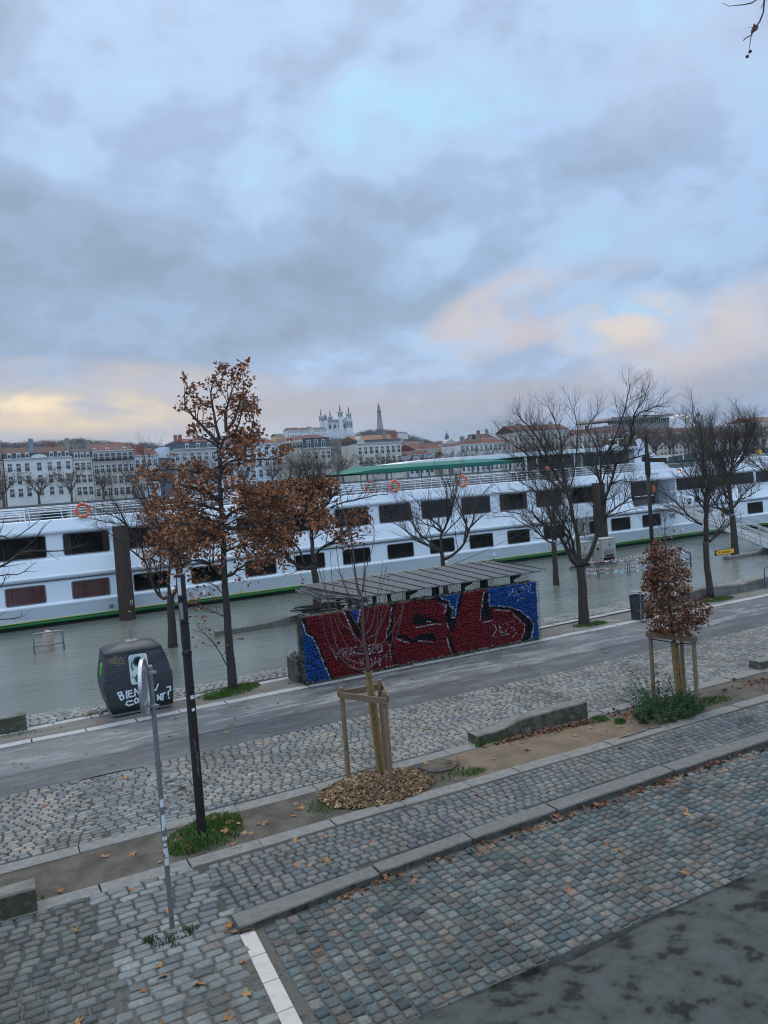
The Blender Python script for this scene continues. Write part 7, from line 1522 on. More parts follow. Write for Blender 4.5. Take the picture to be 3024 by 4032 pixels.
# ---------------------------------------------------------------- the far bank
G0 = 4.5
root = thing('quay_wall', (60, 187, 0), 'grey stone quay wall of the far bank seen through the ship railing', 'wall'); mb = MB(); mb.bb(-360, 840, -.6, 0, -1, 4.4); mb.build('masonry', 'quay_stone', root); mb = MB(); mb.bb(-360, 840, -.75, .15, 4.4, 5.2); mb.build('coping', 'granite', root)
sheet('far_street', 'street', -3000, 4000, [187.1, 6000], [G0, G0])
def wmesh(w, h, sash=True):
    mb = MB(); t = .12
    mb.bb(-w / 2 - t, w / 2 + t, -.10, .02, -.12, 0, 0); mb.bb(-w / 2 - t, w / 2 + t, -.09, .02, h, h + .16, 0); mb.bb(-w / 2 - t, -w / 2, -.06, .02, 0, h, 0); mb.bb(w / 2, w / 2 + t, -.06, .02, 0, h, 0)
    mb.add([(-w / 2, -.012, 0), (w / 2, -.012, 0), (w / 2, -.012, h), (-w / 2, -.012, h)], [(0, 1, 2, 3)], 1)
    mb.bb(-.03, .03, -.035, -.012, 0, h, 0); mb.bb(-w / 2, w / 2, -.035, -.012, h * .68, h * .72, 0)
    mb.bb(-w / 2, w / 2, -.14, -.11, .05, .09, 2); mb.bb(-w / 2, w / 2, -.14, -.11, .42, .46, 2)
    for k in range(7): x = -w / 2 + w * k / 6; mb.bb(x - .012, x + .012, -.135, -.115, 0, .44, 2)
    return mb
WIN = {}
for k, (w, h) in dict(tall=(.92, 1.85), mid=(.85, 1.55), small=(.75, 1.15), dorm=(.6, .8)).items():
    for sty, mats in dict(a=('stone_trim', 'pane', 'iron'), b=('stone_trim', 'shutter', 'iron'), c=('wall_white', 'pane', 'iron')).items():
        o = wmesh(w, h).build('window', list(mats)); WIN[k + sty] = o.data; COL.objects.unlink(o); bpy.data.objects.remove(o)
rgB = random.Random(33)
def building(name, label, x0, x1, Y, ze, zr, wall, roof, cols, rows, depth=11, kind='gable', wtype='tall', chims=(), dorms=(), mans=0, fl=3.05, top=1.05, base=G0, cat='building', hipl=1.5, skylights=(), band=True, wx=None, trim='stone_trim', over=.35):
    cx = (x0 + x1) / 2; root = thing(name, (cx, Y, base), label, cat, 'buildings along the far bank'); H = ze - base; w = x1 - x0
    mb = MB(); mb.bb(-w / 2, w / 2, 0, depth, 0, H); mb.build('wall', wall, root)
    mb = MB(); mb.bb(-w / 2 - over * .3, w / 2 + over * .3, -over, .05, H - .05, H + .16)
    if band:
        for r in range(1, rows): mb.bb(-w / 2 + .01, w / 2 - .01, -.07, .01, H - top - r * fl + .45 + 1.65, H - top - r * fl + .58 + 1.65)
    mb.build('cornice', trim, root)
    zb = H + .16
    if mans:
        mb = MB(); i_ = .55; mb.add([(-w / 2, -.1, zb), (w / 2, -.1, zb), (w / 2, depth, zb), (-w / 2, depth, zb), (-w / 2 + .1, i_, zb + mans), (w / 2 - .1, i_, zb + mans), (w / 2 - .1, depth - i_, zb + mans), (-w / 2 + .1, depth - i_, zb + mans)], [(0, 1, 5, 4), (1, 2, 6, 5), (2, 3, 7, 6), (3, 0, 4, 7), (4, 5, 6, 7)]); mb.build('mansard', 'slate' if mans > 0 else roof, root); zb += mans + .01
    y0, y1 = (-over, depth + over) if not mans else (.4, depth - .4); zt = zr - base
    mb = MB(); hl = hipl if kind == 'hip' else 0; e = over * .3
    mb.add([(-w / 2 - e, y0, zb), (w / 2 + e, y0, zb), (w / 2 + e, y1, zb), (-w / 2 - e, y1, zb), (-w / 2 - e + hl, (y0 + y1) / 2, zt), (w / 2 + e - hl, (y0 + y1) / 2, zt)], [(0, 1, 5, 4), (2, 3, 4, 5), (1, 2, 5), (3, 0, 4), (0, 3, 2, 1)])
    rf = mb.build('roof', roof, root); slope = lambda y: zb + (zt - zb) * min(1, max(0, (y - y0) / ((y1 - y0) / 2)))
    for c in chims:
        x, cw, ztop, m = c[:4]; cy = c[4] if len(c) > 4 else (y0 + y1) / 2 - 1.2; mb = MB(); mb.bb(x - cx - cw / 2, x - cx + cw / 2, cy - .45, cy + .45, slope(cy) - .6, ztop - base - .25); mb.bb(x - cx - cw / 2 - .08, x - cx + cw / 2 + .08, cy - .53, cy + .53, ztop - base - .25, ztop - base - .12)
        for q in range(max(2, int(cw / .35))): xx = x - cx - cw / 2 + .2 + q * (cw - .4) / max(1, int(cw / .35) - 1); mb.lathe([(.11, 0), (.09, .3)], 7, (xx, cy, ztop - base - .13))
        mb.build('chimney', m, rf)
    for x in skylights: cy = .8; mb = MB(); s_ = (zt - zb) / ((y1 - y0) / 2); mb.add([(x - cx - .5, cy, slope(cy) + .05), (x - cx + .5, cy, slope(cy) + .05), (x - cx + .5, cy + 1.2, slope(cy + 1.2) + .05), (x - cx - .5, cy + 1.2, slope(cy + 1.2) + .05)], [(0, 1, 2, 3)]); mb.build('skylight', 'chim_blue', rf)
    for x in dorms:
        mb = MB(); z = H + .18; mb.bb(x - cx - .48, x - cx + .48, -.05, 1.0, z, z + 1.15); mb.prism([(x - cx - .58, z + 1.15), (x - cx + .58, z + 1.15), (x - cx + .35, z + 1.36), (x - cx - .35, z + 1.36)], -.12, 1.1, 'y'); d = mb.build('dormer', trim, root); put('window', WIN['dorma'], d, (x - cx, -.06, z + .2))
    xs = wx or [x0 + w * (i + .5) / cols for i in range(cols)]
    for r in range(rows):
        z = H - top - r * fl - (1.85 if wtype == 'tall' else 1.55)
        if z < .2: break
        for x in xs: put('window', WIN[wtype + rgB.choice('aaabc')], root, (x - cx, 0, z))
    return root
b = building('apartment_house', 'wide white town house with grey-blue mansard dormers and an arched pediment', 5.9, 21.2, 210, 16.4, 19.5, 'wall_white', 'tile_brown', 7, 4, mans=1.15, chims=[(12.25, 1.1, 21.3, 'chim_blue', 1.2), (20.7, .85, 21.2, 'chim_stone', 2.4), (17.5, .8, 20.5, 'brick', 6)], dorms=(7.2, 9.2, 11.1, 16.6, 18.4, 20.2), wx=[7.1, 9.0, 10.9, 13.6, 16.0, 18.1, 20.2], top=1.1)
mb = MB(); mb.prism([(1.9 * math.cos(R(a)), 1.0 * math.sin(R(a))) for a in range(0, 181, 12)], -.45, .3, 'y'); o = mb.build('pediment', 'stone_trim', b); o.location = (.1, 0, 11.95)
mb = MB(); mb.prism([(1.55 * math.cos(R(a)), .72 * math.sin(R(a))) for a in range(0, 181, 12)], -.47, -.44, 'y'); o = mb.build('pediment_panel', 'wall_white', b); o.location = (.1, 0, 12.0)
building('apartment_house', 'narrow cream house with slate attic and gabled loft window', 21.3, 25.95, 210, 15.75, 18.6, 'wall_ivory', 'slate_dark', 3, 4, mans=1.2, chims=[(25.5, 1.1, 20.2, 'chim_stone', 2.0)], dorms=(22.2, 23.6, 25.0), top=1.0, wx=[22.3, 23.7, 25.1])
b = building('apartment_house', 'cream house with orange-red tiled roof, skylights and a long top balcony', 26.1, 36.1, 210, 17.4, 19.6, 'wall_cream', 'tile_red', 7, 4, top=.6, fl=2.95, skylights=(26.9, 30.0, 34.2), chims=[(35.3, .8, 19.4, 'chim_stone', 4)])
mb = MB(); mb.bb(-5, 5, -.9, 0, 10.7, 10.85); 
for k in range(60): mb.bb(-5 + k / 6 - .012, -5 + k / 6 + .012, -.88, -.85, 10.85, 11.7)
mb.bb(-5, 5, -.9, -.84, 11.68, 11.74); mb.build('balcony', 'iron', b)
building('apartment_house', 'white house with a brick-red hipped roof and brick chimney stacks', 36.2, 42.2, 210, 15.7, 17.9, 'wall_blue', 'tile_red', 4, 4, wtype='mid', chims=[(38.4, 1.6, 18.6, 'brick', 3), (36.7, .9, 18.9, 'brick', 5)])
building('apartment_house', 'rose house cut by the left edge with a tall greenish chimney', -5, 5.7, 211, 15.9, 18.6, 'wall_rose', 'tile_red', 5, 4, chims=[(5.2, .9, 21.5, 'chim_stone', 1.5), (-2, .9, 20, 'brick')])
# glazed vaulted hall
root = thing('vaulted_hall', (44.8, 214, G0), 'building under a white vaulted membrane roof', 'building', 'buildings along the far bank')
mb = MB(); P = [(-3.6 + 7.2 * i / 14, 11.0 + 2.5 * math.sin(math.pi * (.18 + .64 * i / 14)) - .9 * i / 14 * 0) for i in range(15)]; mb.prism(P + [(3.6, 10.6), (-3.6, 10.6)], 0, 16, 'y'); mb.build('roof', 'membrane', root, smooth=False)
mb = MB(); mb.bb(-3.5, 3.5, .3, 15, 0, 10.7); mb.build('wall', 'chim_blue', root)
building('apartment_house', 'stone house with blue-grey mansard windows and two red chimney pots behind the oak', 46.3, 57.9, 210, 16.9, 20.0, 'wall_grey', 'tile_red', 6, 4, mans=1.7, kind='hip', hipl=3, chims=[(47.6, .8, 20.9, 'brick', 2), (48.8, .8, 20.9, 'brick', 2)], dorms=(50.0, 53.0, 56.0))
building('apartment_house', 'white house with a low red roof and a slate corner bay behind the oak', 58.5, 75.0, 210, 17.3, 19.3, 'wall_blue', 'tile_red', 8, 4, chims=[(62.2, .8, 21.7, 'chim_stone', 3), (70.4, 1.4, 20.8, 'chim_stone', 4), (66, .7, 20.4, 'chim_stone', 6)], kind='hip')
building('apartment_house', 'yellow ochre house rising behind the red roofs', 107, 110.8, 300, 25.3, 26.3, 'wall_yellow', 'tile_brown', 3, 2, wtype='mid', depth=6)
building('apartment_house', 'long low pale house on the hill foot behind the yellow house', 78, 98, 300, 24.0, 25.6, 'wall_white', 'tile_brown', 10, 1, wtype='small', depth=8)
# corner house seen across its edge
b = building('corner_house', 'beige corner house with a dark weathered mansard of stone-framed windows', 80.9, 89.2, 205, 15.2, 19.3, 'wall_beige', 'tile_red', 4, 3, kind='hip', hipl=3, depth=9, mans=2.7, wx=[82.4, 84.6, 86.8, 88.5])
for x in (-2.4, -.2, 2.0): put('window', WIN['tallc'], b, (x, -.02, 11.05))
mb = MB(); mb.add([(-4.15, 0, 0), (-10.3, 3.4, 0), (-10.3, 3.4, 10.9), (-4.15, 0, 10.9), (-4.0, .5, 13.5), (-9.9, 3.9, 13.0), (-4.15, 9, 0), (-10.3, 12, 0), (-10.3, 12, 10.9), (-9.9, 11, 13.0)], [(0, 3, 2, 1), (3, 4, 5, 2), (1, 2, 8, 7), (2, 5, 9, 8)]); mb.build('side_wing', 'wall_beige', b)
mb = MB(); mb.add([(-4.0, .4, 13.52), (-10.1, 3.8, 13.02), (-9, 9, 14.2), (-2.5, 5, 14.75)], [(0, 3, 2, 1)]); mb.build('side_roof', 'tile_red', b)
for k in range(7): t = .08 + k * .135; put('window', WIN['mida'], b, (-4.15 - 5.9 * t, 3.4 * t + .0, 11.1 - .15 * t), (0, 0, R(-29)))
# a house with tan roof and gable
b = building('apartment_house', 'white house with an orange-tan tiled roof above a slate strip', 97.4, 111.9, 205, 15.75, 18.4, 'wall_ivory', 'tile_orange', 8, 4, mans=.9, chims=[(110.6, 1.2, 19.4, 'brick', 2), (107.5, .8, 19.4, 'chim_stone', 2), (101, .7, 18.9, 'chim_stone', 5)])
mb = MB(); mb.prism([(-7.3, 11.2), (-4.4, 11.2), (-5.8, 13.6)], -.2, 4, 'y'); mb.build('gable', 'wall_beige', b)
building('apartment_house', 'low white house with rust-red lean roof right of the tan-roofed house', 118.5, 127.5, 213, 11.9, 13.4, 'wall_blue', 'tile_red', 5, 2, wtype='mid', kind='hip')
building('apartment_house', 'cream house with a long sloping red roof below the hill', 128, 138.4, 225, 13.8, 16.2, 'wall_cream', 'tile_red', 6, 2, wtype='mid', depth=14, chims=[(132.2, 1.0, 16.2, 'chim_stone', 3), (134.3, .9, 17.6, 'chim_stone', 6)])
b = building('apartment_house', 'grey gabled house end between two red roofs', 145, 151.2, 236, 15.9, 17.2, 'wall_grey', 'tile_red', 2, 1, wtype='mid', kind='hip'); mb = MB(); mb.prism([(-3.1, 11.3), (3.1, 11.3), (.8, 13.0)], -.3, 3, 'y'); mb.build('gable', 'wall_grey', b)
building('apartment_house', 'low house with red roof tucked left of the white corner house', 136.5, 143, 222, 11.7, 13.8, 'wall_ochre', 'tile_red', 3, 1, wtype='mid', chims=[(141.5, .7, 14, 'chim_stone', 2)])
building('apartment_house', 'white house with low red hipped roof and three stone chimney stacks', 135.6, 155.5, 210, 14.1, 16.0, 'wall_white', 'tile_red', 11, 3, kind='hip', hipl=5, wtype='mid', chims=[(138.0, 1.3, 16.9, 'chim_stone', 2), (141.6, 1.2, 17.4, 'chim_stone', 3), (144.6, 1.0, 17.6, 'chim_stone', 3)], top=.6)
building('apartment_house', 'ochre house with chimney behind the white hipped house', 165.5, 172.5, 242, 17.2, 19.4, 'wall_ochre', 'tile_brown', 3, 2, chims=[(167.6, 1.0, 20.7, 'brick'), (171.5, .9, 21, 'chim_stone')])
building('apartment_house', 'tall beige ornate house with a red roof seen through the forked tree', 168, 193, 225, 18.0, 20.8, 'wall_beige', 'tile_red', 14, 4, chims=[(180, 1.2, 21.6, 'chim_stone', 3), (172, 1.2, 21.2, 'chim_stone', 3), (187, 1.2, 21.5, 'chim_stone', 3)], mans=.5)
building('apartment_house', 'pale house behind the bare trees left of the modern block', 196, 224, 226, 16.0, 18.4, 'wall_ivory', 'tile_brown', 14, 4, chims=[(205, 1.2, 19.6, 'brick', 3), (214, 1.1, 19.2, 'chim_stone', 3)])
# modern block
root = thing('modern_block', (258, 262, G0), 'modern pale block with a wide flat roof over a ribbon of windows', 'building', 'buildings along the far bank')
mb = MB(); mb.bb(-24, 25, 0, 22, 0, 13.0); mb.build('wall', 'wall_ivory', root)
mb = MB(); mb.prism([(-11, 13.0), (25.5, 13.0), (27, 17.3), (-4, 17.1), (-10.5, 16.4)], 1, 20, 'y'); mb.prism([(-24.5, 13.0), (-11.0, 13.0), (-9.3, 15.9), (-24.5, 15.4)], -.5, 16, 'y'); mb.prism([(-11, 18.6), (27.5, 19.9), (28, 20.7), (-10, 20.2), (-11.3, 19.2)], -1, 21, 'y'); mb.build('roof', 'board_back', root)
mb = MB(); mb.bb(-10, 26.4, .6, 1.6, 17.1, 19.3); mb.build('ribbon_window', 'ship_tint', root)
mb = MB()
for k in range(30): mb.bb(-9.8 + k * 1.22, -9.68 + k * 1.22, .5, .62, 17.1, 19.4)
mb.build('window_mullion', 'stone_trim', root)
for r in range(3):
    for k in range(16): put('window', WIN['midb'], root, (-22 + k * 2.9, -.0, 3.0 + r * 3.2))
building('apartment_house', 'pale stone house with tan roof at the right edge behind the bare trees', 262, 284, 202, 16.6, 18.6, 'wall_beige', 'tile_orange', 11, 4, trim='wall_ochre')
mb = MB(); mb.bb(-.7, .7, -.05, .05, 0, 4.0); tag(mb.build('banner', 'panel_blue', loc=(262.9, 201.3, 7.4)), 'tall blue banner hanging on the pale stone house at right', 'banner')
building('apartment_house', 'row of pale houses filling the bank behind the dense trees', 228, 258, 216, 14.6, 16.6, 'wall_ivory', 'tile_brown', 15, 3)
# small church lantern, bell tower, wheel
root = thing('church_lantern', (249.7, 400, G0), 'slim green copper church lantern with a cross', 'church tower')
mb = MB(); mb.bb(-.9, .9, -.9, .9, 0, 21.5); mb.build('tower', 'wall_grey', root); mb = MB(); mb.lathe([(1.25, 21.0), (1.15, 22.8), (1.3, 23.0), (1.0, 23.8), (.55, 24.5), (.2, 24.9), (.05, 26.6), (0, 26.6)], 12, cap=False); mb.bb(-.5, .5, -.05, .05, 25.7, 25.85); mb.build('dome', 'copper', root)
root = thing('bell_tower', (369.6, 320, G0), 'dark stone bell tower with open lantern and cross above the trees', 'church tower')
mb = MB(); mb.bb(-1.4, 1.4, -1.4, 1.4, 0, 20.5)
for a in (-1, 1):
    for b_ in (-1, 1): mb.bb(a * 1.2 - .3, a * 1.2 + .3, b_ * 1.2 - .3, b_ * 1.2 + .3, 20.5, 23)
mb.bb(-1.6, 1.6, -1.6, 1.6, 23, 23.5); mb.build('tower', 'chim_stone', root); mb = MB(); mb.lathe([(1.2, 23.5), (.9, 24.6), (.25, 25.4), (.12, 28.0), (0, 28.1)], 10, cap=False); mb.bb(-.7, .7, -.08, .08, 26.9, 27.1); mb.build('spire', 'slate_dark', root)
root = thing('ferris_wheel', (369, 334, 12), 'white rim of a ferris wheel with small lamps beyond the modern block', 'ferris wheel')
mb = MB()
for r in (15.0, 16.2):
    for y in (-.8, .8): mb.tube([(r * math.sin(6.2832 * k / 64), y, r * math.cos(6.2832 * k / 64) + 2) for k in range(65)], .16, 5)
for k in range(64): a = 6.2832 * k / 64; mb.tube([(15.0 * math.sin(a), .8, 15 * math.cos(a) + 2), (16.2 * math.sin(a + .05), -.8, 16.2 * math.cos(a + .05) + 2)], .07, 4)
for k in range(16): a = 6.2832 * k / 16; mb.tube([(0, 0, 2), (15 * math.sin(a), 0, 15 * math.cos(a) + 2)], .08, 4)
mb.build('rim', 'wheel_white', root)
mb = MB()
for k in range(24): a = 6.2832 * (k + .5) / 24; mb.box(15.6 * math.sin(a), -1, 15.6 * math.cos(a) + 2, .5, .5, .5)
mb.build('rim_lamps', 'wheel_lamp', root)
mb = MB(); mb.tube([(0, 1, 2), (-7, 4, -7.5)], .4, 6); mb.tube([(0, 1, 2), (7, 4, -7.5)], .4, 6); mb.build('support', 'wheel_white', root)

# ---------------------------------------------------------------- the hill with its church and tower
HK = [(-.6, .06), (-.1, .066), (.04, .068), (.10, .0685), (.117, .0695), (.13, .066), (.16, .062), (.25, .058), (.30, .059), (.362, .0615), (.42, .0600), (.442, .0575), (.455, .0575), (.47, .0595), (.485, .064), (.50, .0655), (.52, .0655), (.543, .0605), (.5556, .0565), (.571, .0530), (.588, .0475), (.606, .043), (.64, .035), (.70, .022), (.80, .008), (1.0, 0), (1.6, 0)]
mb = MB(); NT, NY = 150, 16; rg = random.Random(21)
hY = lambda j: 430 + (1150 - 430) * j / 12 if j <= 12 else 1150 + (j - 12) * 160
def hill_z(t, Y): s = max(0, min(1.0, (Y - 430) / 720)); return 3.0 + (lerp(HK, t) * 1150 + 2.5) * s
for j in range(NY):
    for i in range(NT + 1): t = -.7 + 2.2 * i / NT; Y = hY(j); mb.v.append((t * Y, Y, hill_z(t, min(Y, 1150)) * (1 if j <= 12 else 1) + rg.uniform(-1, 1) * (1 if j < 12 else 0)))
mb.f = [(j * (NT + 1) + i, j * (NT + 1) + i + 1, (j + 1) * (NT + 1) + i + 1, (j + 1) * (NT + 1) + i) for j in range(NY - 1) for i in range(NT)]; mb.m = [0] * len(mb.f)
tag(mb.build('hill', 'hill', smooth=True), kind='structure')
def tuft(mb, c, r, h, rg, n):
    for _ in range(n):
        a = rg.uniform(0, 6.28); b = rg.uniform(0, 1); q = rg.random() ** .5; p = (c[0] + math.cos(a) * r * q, c[1] + math.sin(a) * r * q, c[2] + h * (.15 + .85 * b * (1 - .35 * q))); s = r * rg.uniform(.16, .34)
        d1 = V3((rg.gauss(0, 1), rg.gauss(0, 1), rg.gauss(.5, 1))).normalized() * s; d2 = V3((rg.gauss(0, 1), rg.gauss(0, 1), rg.gauss(0, 1))).normalized() * s * .45
        mb.add([p, (p[0] + d1.x + d2.x, p[1] + d1.y + d2.y, p[2] + d1.z + d2.z), (p[0] + d1.x - d2.x, p[1] + d1.y - d2.y, p[2] + d1.z - d2.z)], [(0, 1, 2)])
mb = MB(); rg = random.Random(8)
for _ in range(2600):
    t = rg.choice((rg.uniform(-.1, .8), rg.uniform(.43, .62), rg.uniform(0, .2))); Y = 1150 - 560 * rg.random() ** 2.2; z = hill_z(t, Y); h = rg.uniform(5, 9); tuft(mb, (t * Y, Y, z - 1.5), rg.uniform(3, 5.5), h, rg, 26)
tag(mb.build('hillside_wood', 'wood_far'), 'leafless brown wood covering the far hill', 'wood', kind='stuff')
# basilica, moved onto the crest
BK = 1128 / 1250.; BO = V3((558 * BK, 1128, 5.5 + (90 - 5.5) * BK))
root = thing('basilica', tuple(BO), 'white basilica with four slim towers on the hill crest', 'church')
def bp(X, Zz): return ((X - 558) * BK, (Zz - 90) * BK)
def spire_tower(X, zb, zcap, ztip, w, y, name='tower'):
    x, b0 = bp(X, zb); x += y * .464; _, c0 = bp(X, zcap); _, t0 = bp(X, ztip); mb = MB(); w *= BK
    mb.lathe([(w * .55, b0), (w * .5, b0 + (c0 - b0) * .45), (w * .56, b0 + (c0 - b0) * .47), (w * .46, b0 + (c0 - b0) * .5), (w * .46, c0 - 2.2), (w * .72, c0 - 1.6), (w * .74, c0), (w * .45, c0 + .3)], 8, (x, y, 0)); o = mb.build(name, 'basilica', root)
    mb = MB()
    for k in range(8): a = R(45 * k + 22.5); mb.box(x + math.cos(a) * w * .43, y + math.sin(a) * w * .43, c0 - 5.2, .9, .9, 5.0, rz=a)
    mb.build('arcade_opening', 'slate_dark', o)
    mb = MB(); mb.lathe([(w * .20, c0), (w * .12, c0 + (t0 - c0) * .6), (.12, t0), (0, t0)], 8, (x, y, 0), cap=False); mb.box(x, y, c0 + (t0 - c0) * .88, 1.8, .25, .25); mb.build('spire', 'slate', o)
spire_tower(530.8, 88, 118.7, 130.5, 7.2, -6); spire_tower(547.2, 88, 119, 129.7, 7.2, 10); spire_tower(566.8, 80, 124, 135.9, 8.0, -14); spire_tower(582.8, 80, 123, 135.6, 8.0, 6)
x0, z0 = bp(533, 80); x1, z1 = bp(575, 107.5); mb = MB(); mb.bb(x0, x1, -8, 8, z0, z1 - 1); mb.build('nave', 'basilica', root)
mb = MB()
for k in range(4): xx = x0 + 6 + k * 8; mb.prism([(xx, z1 - 11), (xx + 4, z1 - 11), (xx + 4, z1 - 5), (xx + 2, z1 - 3.5), (xx, z1 - 5)], -8.25, -8.05, 'y')
mb.build('nave_window', 'slate_dark', root)
mb = MB()
for k in range(5): xx = x0 + 3.5 + k * 8; mb.bb(xx, xx + 1.3, -9.4, -8, z0, z1 - 1.5)
mb.bb(x0, x1, -8.6, -8, z1 - 2.2, z1 - 1); mb.bb(x0, x1 - 6, -13, -8, z0, z1 - 16); mb.build('buttress', 'basilica', root)
mb = MB(); mb.add([(x0, -8.8, z1 - 1), (x1, -8.8, z1 - 1), (x1, 8.8, z1 - 1), (x0, 8.8, z1 - 1), (x0, 0, z1 + 4.2), (x1, 0, z1 + 4.2)], [(0, 1, 5, 4), (2, 3, 4, 5), (1, 2, 5), (3, 0, 4)]); mb.build('roof', 'slate', root)
xa, za = bp(580, 112); xa -= 2.8; _, zl = bp(580, 78); mb = MB(); mb.lathe([(8.0, zl), (7.6, za - 16), (6.6, za - 15.5), (6.6, za - 4), (7.4, za - 3.5), (7.5, za)], 14, (xa, -6, 0)); ap = mb.build('apse', 'basilica', root)
mb = MB()
for k in range(14): a = R(25.7 * k + 12); mb.box(xa + math.cos(a) * 6.5, -6 + math.sin(a) * 6.5, za - 9.8, 1.2, 1.3, 8.6, rz=a)
mb.build('apse_window', 'slate_dark', ap)
mb = MB(); mb.lathe([(7.3, za), (3.5, za + 2.6), (.4, za + 4.4), (0, za + 5.5)], 14, (xa, -6, 0), cap=False); mb.build('apse_roof', 'copper', ap)
xl, zz = bp(538.6, 110.6); xl -= 4.6; _, zt = bp(539, 121); mb = MB(); mb.lathe([(4.0, zz - 22), (3.8, zz - 6), (4.4, zz - 5), (3.6, zz - 4), (3.6, zz)], 8, (xl, -10, 0)); la = mb.build('chapel_tower', 'basilica', root)
mb = MB(); mb.lathe([(3.7, zz), (1.0, zz + 8), (.4, zt - .5), (0, zt)], 8, (xl, -10, 0), cap=False); mb.build('chapel_roof', 'slate', la); mb = MB(); mb.lathe([(0, zt - .4), (.6, zt), (.5, zt + 1.6), (.2, zt + 2.4), (0, zt + 2.5)], 8, (xl, -10, 0), cap=False); mb.build('gilded_statue', 'spray_gold', la)
mb = MB(); xb, zb0 = bp(574, 70); xb2, zb1 = bp(592, 86); mb.bb(xb, xb2, -16, 4, zb0, zb1); mb.bb(bp(520, 0)[0], bp(574, 0)[0], -16, -6, bp(0, 70)[1], bp(0, 89)[1]); mb.bb(bp(548, 0)[0], bp(562, 0)[0], -20, -8, bp(0, 70)[1], bp(0, 96)[1]); mb.build('terrace', 'basilica', root)
# lattice tower
root = thing('lattice_tower', (668 * 1160 / 1300, 1160, 5.5 + (86 - 5.5) * 1160 / 1300), 'dark iron lattice tower on the hill right of the basilica', 'tower')
mb = MB(); k0 = 1160 / 1300.
def hw(z): return lerp([(0, 5.6), (8, 4.4), (20, 3.1), (38, 2.0), (42, 1.9)], z)
legs = [(a, b) for a in (-1, 1) for b in (-1, 1)]; zs = [0, 4, 8, 12, 16, 20, 24, 28, 32, 36, 39]
for a, b in legs: mb.tube([(a * hw(z) * k0, b * hw(z) * k0, z * k0) for z in zs], .5, 4)
for z0, z1 in zip(zs, zs[1:]):
    for (a, b), (c, d) in zip(((-1, -1), (1, -1), (1, 1), (-1, 1)), ((1, -1), (1, 1), (-1, 1), (-1, -1))):
        mb.tube([(a * hw(z0) * k0, b * hw(z0) * k0, z0 * k0), (c * hw(z1) * k0, d * hw(z1) * k0, z1 * k0)], .24, 3); mb.tube([(c * hw(z0) * k0, d * hw(z0) * k0, z0 * k0), (a * hw(z1) * k0, b * hw(z1) * k0, z1 * k0)], .24, 3); mb.tube([(a * hw(z1) * k0, b * hw(z1) * k0, z1 * k0), (c * hw(z1) * k0, d * hw(z1) * k0, z1 * k0)], .24, 3)
mb.build('lattice', 'lattice', root)
mb = MB(); mb.lathe([(3.4, 40 * k0), (3.8, 41 * k0), (3.8, 43 * k0), (3.0, 44.5 * k0), (2.2, 46 * k0), (2.0, 52 * k0), (1.3, 53 * k0), (1.0, 57 * k0), (.3, 57.5 * k0)], 10); mb.build('platform', 'lattice', root)
mb = MB(); mb.lathe([(.5, 53 * k0), (.45, 58 * k0), (.2, 65 * k0)], 6); mb.build('antenna', 'wheel_white', root)
def hill_house(label, X, Y, z, w, h, wall='wall_white', roof='tile_brown', n=6, rows=2, d=12):
    building('hill_house', label, X - w / 2, X + w / 2, Y, z, z + h * .22, wall, roof, n, rows, depth=d, base=z - h, kind='hip', hipl=2, band=False, wtype='mid', fl=3.6, top=.8)
hill_house('white arcaded villa on the hill left of the basilica', 268.5, 700, 56.5, 14, 13, n=6)
hill_house('second white villa wing on the hill behind a stone chimney', 280, 702, 56.2, 9, 13, n=4)
hill_house('long pale convent range on the hill just left of the basilica', 334, 800, 63.5, 22, 12, n=9)
hill_house('dark-roofed lodge on the hill beside the convent range', 322, 790, 64.5, 6, 10, roof='slate_dark', n=2)
hill_house('pale hill house in the gap right of the rusty oak', 205, 700, 52.5, 20, 9, n=8)
hill_house('low white hill house above the red roof behind the oak', 178, 760, 53.5, 22, 8, n=8)
hill_house('pale hill house right of the basilica terrace', 498, 900, 62, 9, 8, n=3)
hill_house('small ochre house among the trees below the basilica', 345, 640, 40, 14, 9, wall='wall_rose', roof='tile_red', n=4)
hill_house('small house with rust roof low on the wooded slope', 318, 560, 32, 16, 9, wall='wall_rose', roof='tile_red', n=5)
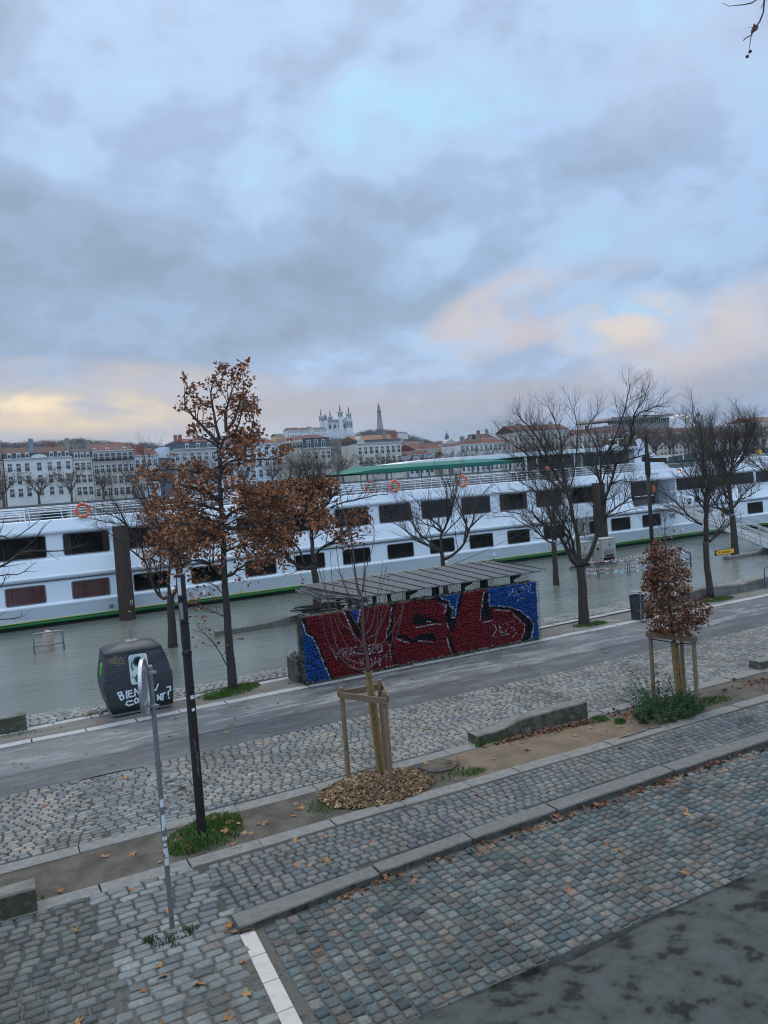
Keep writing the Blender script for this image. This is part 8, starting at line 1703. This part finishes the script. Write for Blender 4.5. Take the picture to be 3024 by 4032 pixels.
# ---------------------------------------------------------------- plane trees along the far quay
FAR = []
for v_ in range(5):
    g = Grow(60 + v_, dens=(1.7, 2.3, 2.4), lens=(2.5, 1.4, .8), up=.25, rmax=(.06, .03, .019), spread=.85, start=.2, fine=3); rg = random.Random(90 + v_)
    H = 10.5; g.wood.tube([(0, 0, -.3), (.05, 0, 1.6), (0, .05, 3.4)], [.34, .28, .24], 8)
    for k in range(7):
        a = 6.2832 * k / 7 + rg.uniform(-.3, .3); s_ = rg.uniform(.5, 1.1); L_ = rg.uniform(4.2, 6.2); pts = [(0, 0, 2.6 + .15 * k)]
        for q in range(1, 5): t = q / 4; pts.append((math.cos(a) * s_ * L_ * t ** 1.1 * .75, math.sin(a) * s_ * L_ * t ** 1.1 * .75, 2.8 + .15 * k + L_ * t * (.95 - .25 * s_)))
        g.limb(pts, .14, .04, 6, sub=2)
    root = thing('plane_tree', (0, -500, 0), 'bare plane tree with a few brown leaves in the row along the far bank', 'tree', 'plane trees in a row along the far bank')
    g.wood.build('trunk', 'twig_far', root, smooth=True); g.twigs.build('twigs', 'twig_far', root)
    lf = MB()
    for p, d, l in g.tips:
        if rg.random() < .11: leaf(lf, p, d + V3((rg.gauss(0, .7), rg.gauss(0, .7), rg.gauss(-.2, .5))), rg.uniform(.22, .42), rg)
    lf.build('leaves', 'leaf_far', root); FAR.append(root)
rg = random.Random(55); kt = {}
for c in COL.objects:
    if c.parent is not None: kt.setdefault(c.parent.name, []).append(c)
X = -1.5; i = 0; spots = []
while X < 262: spots.append((X, 192 + rg.uniform(-1, 1), rg.uniform(.92, 1.08) * (.95 if X < 60 else .92 if X < 190 else 1.2))); X += rg.uniform(6.0, 7.4) if X < 70 else rg.uniform(5.8, 7.6)
X = 190
while X < 262: spots.append((X, 199.5 + rg.uniform(-1, 1), rg.uniform(.9, 1.05) * (1.0 if X < 190 else 1.25))); X += rg.uniform(7.5, 10)
for (X, Y, s_) in spots:
    src = FAR[i % 5]; sc = (s_ * rg.uniform(.92, 1.1), s_ * rg.uniform(.92, 1.1), s_)
    if i < 5: o = src; o.location = (X, Y, G0); o.rotation_euler = (0, 0, rg.uniform(0, 6.28)); o.scale = sc
    else: o = dup(src, (X, Y, G0), rz=rg.uniform(0, 6.28), scale=sc, tree=kt)
    i += 1

# ---------------------------------------------------------------- thin winter haze in the air
hm = bpy.data.materials.new('haze'); hm.use_nodes = True; t_ = hm.node_tree; t_.nodes.remove(t_.nodes['Principled BSDF'])
pv = t_.nodes.new('ShaderNodeVolumePrincipled'); pv.inputs['Color'].default_value = (.80, .86, .95, 1); pv.inputs['Density'].default_value = .00011; pv.inputs['Anisotropy'].default_value = .2
t_.links.new(pv.outputs['Volume'], t_.nodes['Material Output'].inputs['Volume']); MT['haze'] = hm
mb = MB(); mb.bb(-900, 1500, -70, 1750, -3, 170); tag(mb.build('haze', 'haze'), kind='stuff')
